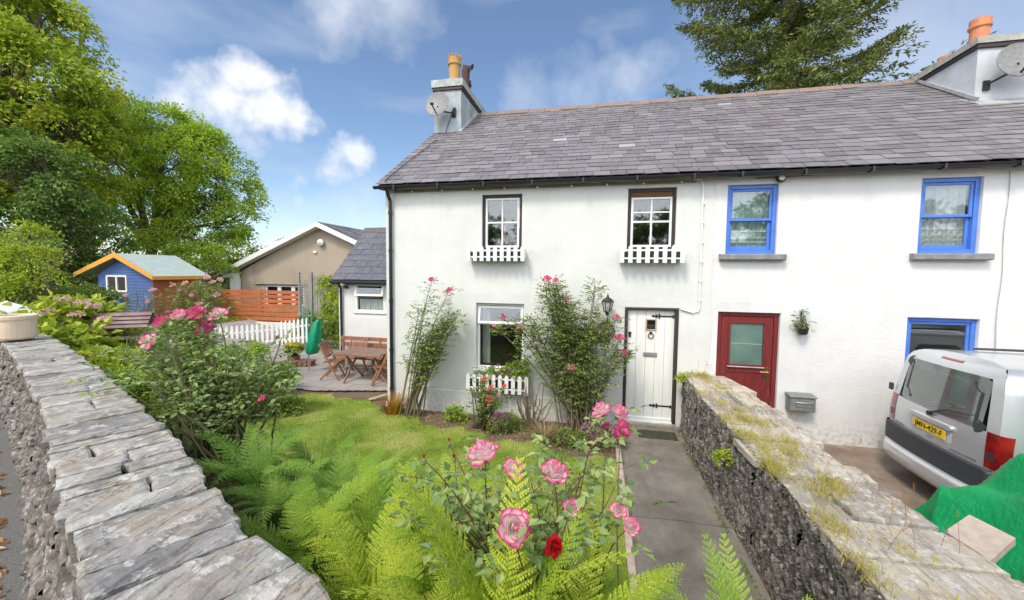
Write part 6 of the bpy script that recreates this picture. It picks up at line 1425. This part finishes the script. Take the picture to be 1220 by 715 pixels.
pb = PD(90, 430, 6.4); leafy('hydrangea', 'large yellow green hydrangea with pale pink heads between the clay cylinder and the bird table', 'hydrangea', (pb[0], pb[1], GZ(pb[0], pb[1])), [Bs(70, 392, 6.2, .55, .42, .5), Bs(105, 395, 6.6, .5, .42, .5), Bs(85, 420, 5.6, .45, .35, .4), Bs(62, 402, 6.3, .3, .33, .4)], 190, 12, .18, .15, 'leaf_hydrangea', 301, .66, [PD(u, v, 6.0) for u, v in hy], .17, flat=.7)
# ------------------------------------------------------------------ ferns
def frond(mb, rg, base, az, L, el0, el1, W, npin=22, m_=11, twist=0, tip=1.0):
    N_ = 30; p = np.array(base, float); d2 = np.array([math.cos(az), math.sin(az)]); pts = [p.copy()]; tg_ = []
    bend = rg.normal()*.25
    for i in range(N_):
        f = (i+.5)/N_; el = el0+(el1-el0)*f**1.4; a2 = az+bend*f*f; dv = np.array([math.cos(a2)*math.cos(el), math.sin(a2)*math.cos(el), math.sin(el)]); p = p+dv*L/N_; pts.append(p.copy()); tg_.append(dv)
    pts = np.array(pts); tg_ = np.array(tg_+[tg_[-1]]); mb.tube(pts[::3], np.linspace(.0045, .0012, len(pts[::3])), 4, cv=.45, cap=False)
    P, D, Nn, LL, WW, CV = [], [], [], [], [], []; tone = rg.uniform(0, .4)
    for i in range(npin*2):
        f = .14+.86*((i//2)+.5*(i % 2)*.3)/npin; f = min(f, .995); s_ = 1 if i % 2 else -1
        k = f*N_; j = min(N_-1, int(k)); q = pts[j]+(pts[j+1]-pts[j])*(k-j); T = tg_[j]
        side = np.cross(T, [0, 0, 1.]); side /= np.linalg.norm(side)+1e-9; up = np.cross(side, T); 
        pl_ = W*min(1, ((f-.06)/.26))**.8*max(.03, (1-f))**.62*1.25*rg.uniform(.9, 1.08)
        pd = unit(side*s_*1.0+T*(.28+.5*f)+up*rg.uniform(.0, .16)+rg.normal(size=3)*.04); q2 = q
        mm = max(3, int(m_*pl_/W+2)); ff = (np.arange(mm)+.5)/mm
        curve = -up[None]*(ff**2)[:, None]*pl_*.22+T[None]*(ff**2)[:, None]*pl_*.12
        C = q2+pd[None]*(ff*pl_)[:, None]+curve; tdir = T*.9+pd*.35
        w0 = pl_/mm
        for sg in (-1, 1):
            P.append(C-pd*w0*.3); D.append(unit(np.repeat((tdir*sg+pd*(.35 if sg > 0 else .65))[None], mm, 0)+rg.normal(size=(mm, 3))*.10)); Nn.append(np.repeat(up[None], mm, 0)+rg.normal(size=(mm, 3))*.15)
            LL.append(L/npin*.86*(.30+.34*(1-ff**1.3))*min(1, .4+pl_/W)); WW.append(np.full(mm, w0*1.0)); CV.append(np.clip(tone+.12+.25*f+rg.random(mm)*.3, 0, 1))
    mb.leaves(np.concatenate(P), np.concatenate(D), np.concatenate(Nn), np.concatenate(LL), np.concatenate(WW), np.concatenate(CV), .10)
def fern_mesh(seed, n, L, W, upright=1.25, drop=-.25):
    rg = np.random.default_rng(seed); mb = MB()
    for i in range(n): frond(mb, rg, (rg.normal()*.025, rg.normal()*.025, 0), i*2.399+rg.normal()*.2, L*rg.uniform(.7, 1.1), upright+rg.normal()*.10, drop+rg.normal()*.3, W*rg.uniform(.85, 1.15))
    return mb
FV = [fern_mesh(400, 12, .78, .125), fern_mesh(401, 11, .90, .135, 1.35, .05), fern_mesh(402, 13, .66, .11, 1.15, -.4), fern_mesh(403, 9, .95, .145, 1.42, .35)]
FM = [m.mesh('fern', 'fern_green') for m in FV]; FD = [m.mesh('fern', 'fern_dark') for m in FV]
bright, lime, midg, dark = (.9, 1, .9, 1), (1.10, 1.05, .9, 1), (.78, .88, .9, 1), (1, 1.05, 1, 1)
ferns = [  # x, y, variant, dark?, colour, scale, label
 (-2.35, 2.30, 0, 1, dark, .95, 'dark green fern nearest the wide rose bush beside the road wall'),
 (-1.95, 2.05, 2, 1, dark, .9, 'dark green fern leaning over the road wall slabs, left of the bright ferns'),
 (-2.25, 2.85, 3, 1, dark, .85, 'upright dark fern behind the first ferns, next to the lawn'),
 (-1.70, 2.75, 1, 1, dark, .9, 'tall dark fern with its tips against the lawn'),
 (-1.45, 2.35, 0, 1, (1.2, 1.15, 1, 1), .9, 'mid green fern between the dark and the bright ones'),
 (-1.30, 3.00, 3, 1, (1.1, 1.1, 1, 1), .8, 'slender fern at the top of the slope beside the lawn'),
 (-1.50, 1.75, 2, 0, midg, .85, 'low fern beside the broken corner slab of the road wall'),
 (-1.12, 2.02, 0, 0, bright, 1.12, 'bright green fern with arching fronds in the middle of the left group'),
 (-1.00, 2.55, 1, 0, bright, 1.08, 'bright fern standing tallest behind the left group'),
 (-.72, 2.20, 0, 0, lime, 1.12, 'yellow green fern right of the arching one'),
 (-.98, 1.50, 2, 0, lime, 1.0, 'yellow green fern close to the nearest wall slab'),
 (-.62, 1.72, 1, 0, bright, .98, 'bright fern left of the nearest rose stems'),
 (-.40, 2.50, 2, 1, (1.2, 1.2, 1, 1), .85, 'green fern behind the nearest rose'),
 (-.30, 1.28, 3, 0, lime, 1.0, 'yellow green fern with a single tall frond below the first pink bloom'),
 (-.60, 1.22, 2, 0, lime, .9, 'pale fern fronds at the bottom edge, left of centre'),
 (-.04, 1.38, 1, 0, lime, .86, 'yellow green fern in front of the biggest pink bloom'),
 (.12, 1.62, 0, 0, lime, .95, 'yellow green fern right of the biggest pink bloom'),
 (.20, 2.05, 2, 1, (1.15, 1.15, 1, 1), 1.0, 'darker fern leaning over the path kerb'),
 (-.22, 1.95, 3, 0, bright, .88, 'bright upright fern among the rose leaves'),
 (.42, 1.50, 2, 0, lime, .62, 'small yellow green fern at the bottom edge beside the path'),
 (-1.35, 2.15, 2, 0, lime, 1.0, 'yellow green fern tucked behind the low fern at the corner slab'),
 (-.85, 1.85, 2, 0, bright, 1.0, 'spreading bright fern in the gap between the arching fern and the rose'),
 (-.48, 2.05, 1, 0, lime, .95, 'pale tall fern just left of the rose with the dark red bud'),
 (-.10, 2.35, 0, 0, bright, .82, 'bright fern behind the second pink bloom beside the lawn'),
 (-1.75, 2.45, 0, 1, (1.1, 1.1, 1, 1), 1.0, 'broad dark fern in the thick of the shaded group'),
 (-.44, 1.50, 0, 0, bright, .85, 'fern with crowded fronds below the tallest rose bloom'),
 (.30, 1.78, 0, 0, lime, .72, 'yellow green fern touching the path kerb under the small twin blooms'),
 (.80, 2.10, 3, 0, (.9, 1, .95, 1), 1.0, 'fern growing at the right of the path, lowest in the picture'),
]
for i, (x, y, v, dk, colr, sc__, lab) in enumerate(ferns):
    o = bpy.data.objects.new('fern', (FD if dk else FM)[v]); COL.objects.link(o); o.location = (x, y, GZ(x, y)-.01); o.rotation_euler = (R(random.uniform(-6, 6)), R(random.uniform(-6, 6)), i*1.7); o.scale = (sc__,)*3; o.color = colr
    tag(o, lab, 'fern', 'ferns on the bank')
# iris-like and grassy plants
def blades(name, label, cat, c, n, L, w_, mat, seed, spread=.08, out_=.5, kind=None, stiff=.5):
    rg = np.random.default_rng(seed); mb = MB(); c = np.array(c, float)
    for i in range(n):
        a = rg.uniform(0, 6.28); l = L*rg.uniform(.6, 1.1); o = out_*rg.uniform(.2, 1.2); d = np.array([math.cos(a), math.sin(a), 0]); p0 = c+d*spread*rg.random()**.5; s_ = np.array([-d[1], d[0], 0])*w_*.5
        rows = []
        for f in (0, .35, .7, 1.0):
            q = p0+d*l*o*f**(1+stiff)+np.array([0, 0, l*(f-(.55*o)*f**2.2)]); k = 1-f**2*.92; rows.append([q-s_*k, q+s_*k])
        mb.grid(np.array(rows), rg.random())
    o = mb.build(name, mat, off=tuple(c)); return tag(o, label, cat, kind=kind)
blades('montbretia', 'orange brown clump of sword leaves at the foot of the downpipe', 'plant', (-3.85, 7.0, 0), 190, .50, .016, 'montbretia', 310, .16, .6)
blades('straw_grass', 'tussock of dead straw coloured grass in the bed under the big rose', 'grass', (-.80, 6.45, 0), 260, .42, .010, 'straw', 311, .14, 1.1)
for x, y, r_, lab, m_, sd in ((-.35, 6.35, .3, 'small green weeds at the foot of the big rose', 'leaf_mid', 320), (-1.5, 6.75, .28, 'low green plants under the window between the coral rose and bare stems', 'leaf_mid', 321), (-2.55, 6.95, .22, 'low green tuft left of the coral rose', 'leaf_ash', 322)):
    leafy('bed_plant', lab, 'plant', (x, y, 0), [((x, y, .12), (r_, r_*.6, .14))], 60, 10, .07, .05, m_, sd, group='small plants in the bed')
def mauve(x, y, r_, h, lab, sd):
    t_ = leafy('mauve_flowers', lab, 'flowers', (x, y, 0), [((x, y, h*.5), (r_, r_*.7, h*.45))], 70, 12, .07, .045, 'leaf_mid', sd)
    rg = np.random.default_rng(sd+1); mb = MB(); n = 700; d = rdir(rg, n); d[:, 2] = np.abs(d[:, 2]); P = np.array([x, y, h*.5])+d*[r_, r_*.7, h*.6]*rg.uniform(.8, 1.1, (n, 1)); mb.leaves(P, rdir(rg, n), rdir(rg, n), .028, .022, rg.random(n), .1); mb.build('flowers', 'mauve_flowers', t_)
mauve(.12, 6.35, .34, .42, 'spreading clump of mauve flowers by the path next to the doormat', 330); mauve(-1.62, 6.55, .16, .34, 'small upright tuft of mauve flowers at the lawn edge under the coral rose', 333)
# window box flowers
t_ = leafy('box_flowers', 'pink and magenta bedding flowers growing in the downstairs window box', 'flowers', (-1.8, FY-.14, .78), [((-1.95, FY-.14, .90), (.26, .07, .08)), ((-1.5, FY-.14, .94), (.26, .07, .14)), ((-1.35, FY-.15, 1.02), (.1, .06, .14))], 90, 10, .06, .05, 'leaf_ash', 340,
           flowers=[(-1.92, FY-.17, 1.0), (-1.80, FY-.17, 1.03), (-1.46, FY-.17, 1.12), (-1.36, FY-.18, 1.0), (-1.6, FY-.18, .95)], fsz=.085, fmat='mauve_flowers')
leafy('potted_flowers', 'yellow and green bedding plants filling the brown bowl planter', 'flowers', (-8.69, 10, .48), [((-8.69, 10, .52), (.26, .26, .12))], 60, 12, .07, .06, 'leaf_bright', 341, flowers=[(-8.8, 9.85, .63), (-8.6, 9.82, .62), (-8.7, 9.9, .66), (-8.52, 9.9, .6)], fsz=.13, fmat='yellow_petal')
leafy('succulent', 'spiky green plant in the small hanging wall pot', 'plant', (3.28, FY-.1, 1.94), [((3.28, FY-.1, 2.05), (.09, .06, .14))], 15, 6, .06, .085, 'leaf_dark', 342, asp=.18, cvb=0, flat=1)
leafy('climber', 'light green climbing plant on the grey trellis boards beside the lean-to', 'climber', (-9.3, 12.7, .3), [((-9.5, 12.7, 2.2), (.45, .2, .4)), ((-9.2, 12.6, 1.5), (.5, .25, .6)), ((-9.2, 12.5, .8), (.6, .3, .5)), ((-8.7, 12.3, .7), (.5, .4, .6)), ((-8.6, 12.4, 1.4), (.35, .3, .6))], 190, 26, .17, .085, 'leaf_bright', 343, cvb=.05)
leafy('fence_roses', 'low yellow green bush with pale flowers against the picket fence', 'bush', (-9.6, 11.9, .2), [((-9.6, 11.9, .8), (.7, .3, .5)), ((-8.8, 11.8, .7), (.45, .3, .45))], 90, 22, .15, .08, 'leaf_mid', 344, flowers=[(-9.9, 11.7, 1.3), (-9.5, 11.7, 1.25), (-9.1, 11.65, 1.2), (-8.8, 11.6, 1.1)], fsz=.12)
# greenery filling the strip behind the road wall
for i, (u, v, s_, r_, h_, mat_, leaf_, lab) in enumerate([
    (125, 430, 4.8, .45, .35, 'leaf_hydrangea', .07, 'yellow green leafy plant along the road wall below the bird table'), (150, 455, 4.1, .35, .28, 'leaf_ash', .05, 'low green ground plant left of the wide rose, against the wall slabs'),
    (175, 420, 6.2, .55, .40, 'leaf_mid', .07, 'mid green shrub under the thin airy rose'), (245, 425, 7.0, .6, .35, 'leaf_ash', .07, 'green shrub under the bushy pale rose'), (100, 350, 11.5, .9, .55, 'leaf_mid', .10, 'dark leafy shrub left of the shed wall'),
    (200, 400, 9.0, .8, .5, 'leaf_mid', .09, 'green shrub in front of the shed corner'), (290, 415, 8.6, .55, .3, 'leaf_ash', .07, 'low green shrub in front of the left end of the picket fence'), (330, 440, 7.6, .35, .22, 'leaf_mid', .06, 'low green shrub at the corner of lawn and patio')]):
    c = PD(u, v, s_); gz = GZ(c[0], c[1])
    leafy('garden_shrub', lab, 'shrub', (c[0], c[1], gz), [((c[0], c[1], max(gz+h_*.5, c[2]-h_*.6)), (r_, r_*.7, h_)), ((c[0]+r_*.5, c[1]+.1, gz+h_*.6), (r_*.7, r_*.6, h_*.8)), ((c[0]-r_*.5, c[1]-.1, gz+h_*.6), (r_*.7, r_*.6, h_*.8))], 150, 22, leaf_*1.8, leaf_, mat_, 350+i, group='shrubs in the border')
c = PD(133, 425, 4.6); blades('sword_leaves', 'fan of long yellow green sword leaves below the bird table', 'plant', (c[0], c[1], GZ(c[0], c[1])+.1), 70, .62, .022, 'leaf_bright', 360, .12, .5)
# lawn grass, wall-top grass, leaf litter
rg = np.random.default_rng(500)
def blade_field(name, label, cat, P, h, w_, mat, rg, cvf=None, lean=.45):
    n = len(P); a = rg.uniform(0, 6.28, n); d = np.stack([np.cos(a), np.sin(a), np.zeros(n)], 1); D = unit(np.array([0, 0, 1.])+d*rg.uniform(0, lean*2, (n, 1))); Nn = unit(d+rg.normal(size=(n, 3))*.2)
    mb = MB(); mb.leaves(P, D, Nn, h, w_, rg.random(n) if cvf is None else cvf, .05); return tag(mb.build(name, mat), label, cat, kind='stuff')
X_ = rg.uniform(-9.5, .36, 520000); Y_ = rg.uniform(2.4, 8.0, 520000); m = in_lawn(X_, Y_); X_, Y_ = X_[m], Y_[m]
keep = rg.random(len(X_)) < np.clip(1.25-np.hypot(X_, Y_)/11, .35, 1); X_, Y_ = X_[keep][:150000], Y_[keep][:150000]; Z_ = height(X_, Y_)+.015
patch = np.array([mnoise.fractal(Vector((x*1.3, y*1.3, 2)), 1, 2, 3) for x, y in zip(X_, Y_)])
blade_field('lawn_grass', 'short green lawn grass', 'grass', np.stack([X_, Y_, Z_], 1), rg.uniform(.022, .055, len(X_)), rg.uniform(.004, .008, len(X_)), 'grass_blades', rg, np.clip(.35+patch*.9+rg.random(len(X_))*.4, 0, 1), .7)
# wall-top grass: rooted along the joints of the coping
pts = []
centres = [(rg.uniform(0, 1)**1.0*6.2, rg.random()) for _ in range(42)]
for tt, q in centres:
    p = fL(tt); q_ = fR2(tt*LR2/LL); f = .04+.55*q**2.0; c = p+(q_-p)*f; n = int(rg.uniform(50, 300)); pts.append(np.stack([c[0]+rg.normal(size=n)*.05, c[1]+rg.normal(size=n)*.10, np.full(n, 1.05)], 1))
pts = np.concatenate(pts); mb = MB()
blade_field('wall_grass', 'dry yellow green grass rooted in the joints along the top of the dividing wall', 'grass', pts, rg.uniform(.03, .11, len(pts)), rg.uniform(.003, .006, len(pts)), 'grass_dry', rg, np.clip(np.repeat(0, len(pts))+rg.random(len(pts)), 0, 1), .9)
st_ = MB()
for i in range(46):
    tt = rg.uniform(.0, 5.6); p = fL(tt); q_ = fR2(tt*LR2/LL); c = p+(q_-p)*rg.uniform(.3, .95); h_ = rg.uniform(.12, .28); e = np.array([c[0]+rg.normal()*.08, c[1]+rg.normal()*.05, 1.05+h_]); st_.tube([(c[0], c[1], 1.05), ((c[0]+e[0])/2, (c[1]+e[1])/2, 1.05+h_*.55), e], [.0016, .0014, .001], 3, cap=False, cv=.1)
    st_.leaves(e+rg.normal(size=(9, 3))*[.006, .006, .02], unit(rg.normal(size=(9, 3))+[0, 0, 1]), rdir(rg, 9), .016, .006, .1+rg.random(9)*.2)
tag(st_.build('seed_heads', 'leaf_litter_tones'), 'thin reddish seed stalks standing on the dividing wall', 'grass stalks', kind='stuff')
# small weeds in the wall face
for i, (y, z, lab) in enumerate(((4.75, .72, 'small bright fern tuft growing out of the face of the dividing wall'), (7.1, 1.0, 'green tuft at the house end of the dividing wall'))):
    leafy('wall_weed', lab, 'weed', (1.45, y, z), [((1.42, y, z+.03), (.07, .09, .08))], 24, 9, .05, .04, 'leaf_bright', 370+i, stem=False)
# fallen leaves along the road side of the wall
n = 2400; tt = rg.uniform(.2, 9, n); d_ = np.abs(rg.normal(size=n))*.28+.12; xx, yy = [], []
base_ = np.array([[-1.0, .6], [-6.6, 3.20]]); U_ = unit(base_[1]-base_[0]); Nn_ = np.array([U_[1], -U_[0]]); Nn_ = Nn_ if Nn_[1] < 0 else -Nn_
keep = np.array([mnoise.noise(Vector((t_*1.6, d*2, 3))) > -.12 for t_, d in zip(tt, d_)]); tt, d_ = tt[keep], d_[keep]; n = len(tt)
P = np.stack([base_[0][0]+U_[0]*tt+Nn_[0]*d_, base_[0][1]+U_[1]*tt+Nn_[1]*d_, np.full(n, 1.322)], 1)
mb = MB(); mb.leaves(P, unit(rg.normal(size=(n, 3))*[1, 1, .15]), unit(rg.normal(size=(n, 3))*.25+[0, 0, 1]), rg.uniform(.02, .06, n), rg.uniform(.012, .035, n), rg.random(n), .3); tag(mb.build('fallen_leaves', 'leaf_litter_tones'), 'brown and yellow fallen leaves at the foot of the road wall', 'leaves', kind='stuff')
# leaf and twig litter in the bed
n = 2600; x = rg.uniform(-4.0, .35, n); y = np.interp(x, bx, by)+rg.random(n)*(7.3-np.interp(x, bx, by)); P = np.stack([x, y, np.full(n, .015)], 1)
mb = MB(); mb.leaves(P, unit(rg.normal(size=(n, 3))*[1, 1, .3]), unit(rg.normal(size=(n, 3))*.4+[0, 0, 1]), rg.uniform(.02, .06, n), rg.uniform(.008, .03, n), rg.random(n), .3); tag(mb.build('bed_litter', 'straw'), 'dry leaf litter on the soil of the flower bed', 'leaves', kind='stuff')
# low ground cover on the bank behind the road wall
n = 42000; x = rg.uniform(-7, .34, n); y = rg.uniform(.2, 7, n); d = (y-ycl(x))/1.1; m = (d > .22) & (d < 1.75) & ~((x > .3) & (y > 3)); x, y = x[m], y[m]; n = len(x)
mb = MB(); P = np.stack([x, y, height(x, y)+rg.random(n)*.06], 1); mb.leaves(P, unit(rg.normal(size=(n, 3))+[0, 0, .5]), unit(rg.normal(size=(n, 3))*.5+[0, 0, 1]), rg.uniform(.02, .055, n), rg.uniform(.012, .03, n), rg.random(n), .2)
tag(mb.build('bank_ground_cover', 'leaf_mid'), 'low green ground cover on the bank between wall and lawn', 'ground cover', kind='stuff')
n = 60000; x = rg.uniform(-30, -4.5, n); y = rg.uniform(3.5, 26, n); d = (y-ycl(x))/1.1; m = (d > .3) & ~((x > -13.2) & (y > 7.5) & (y < 13)) & ~((x > -18) & (x < -8) & (y > 17)) & ~in_lawn(x, y) & ~((x > -17) & (x < -14.7) & (y > 10.6) & (y < 12.1)); x, y = x[m], y[m]; n = len(x)
mb = MB(); P = np.stack([x, y, height(x, y)+rg.random(n)*.10], 1); mb.leaves(P, unit(rg.normal(size=(n, 3))+[0, 0, .6]), unit(rg.normal(size=(n, 3))*.5+[0, 0, 1]), rg.uniform(.06, .16, n), rg.uniform(.03, .07, n), rg.random(n), .2)
tag(mb.build('rough_grass', 'leaf_ash'), 'rough grass and weeds of the far garden', 'grass', kind='stuff')

# weeds and grit in the corners of the path
n = 2600; left = rg.random(n) < .35; y = rg.uniform(2.4, 7.2, n); kx = np.array([mnoise.noise(Vector((a*2.2, 3, 1+5*b))) for a, b in zip(y, left)]); m = kx > -.05; left, y = left[m], y[m]; n = len(y)
x = np.where(left, .425+np.abs(rg.normal(size=n))*.015, 1.45-np.abs(rg.normal(size=n))*.03)
blade_field('path_weeds', 'small weeds and moss along the edges of the path', 'weeds', np.stack([x, y, np.full(n, .012)], 1), rg.uniform(.01, .045, n), rg.uniform(.004, .010, n), 'leaf_mid', rg, None, .9)
# ------------------------------------------------------------------ done
for o in bpy.data.objects:
    if '_w' in o: del o['_w']
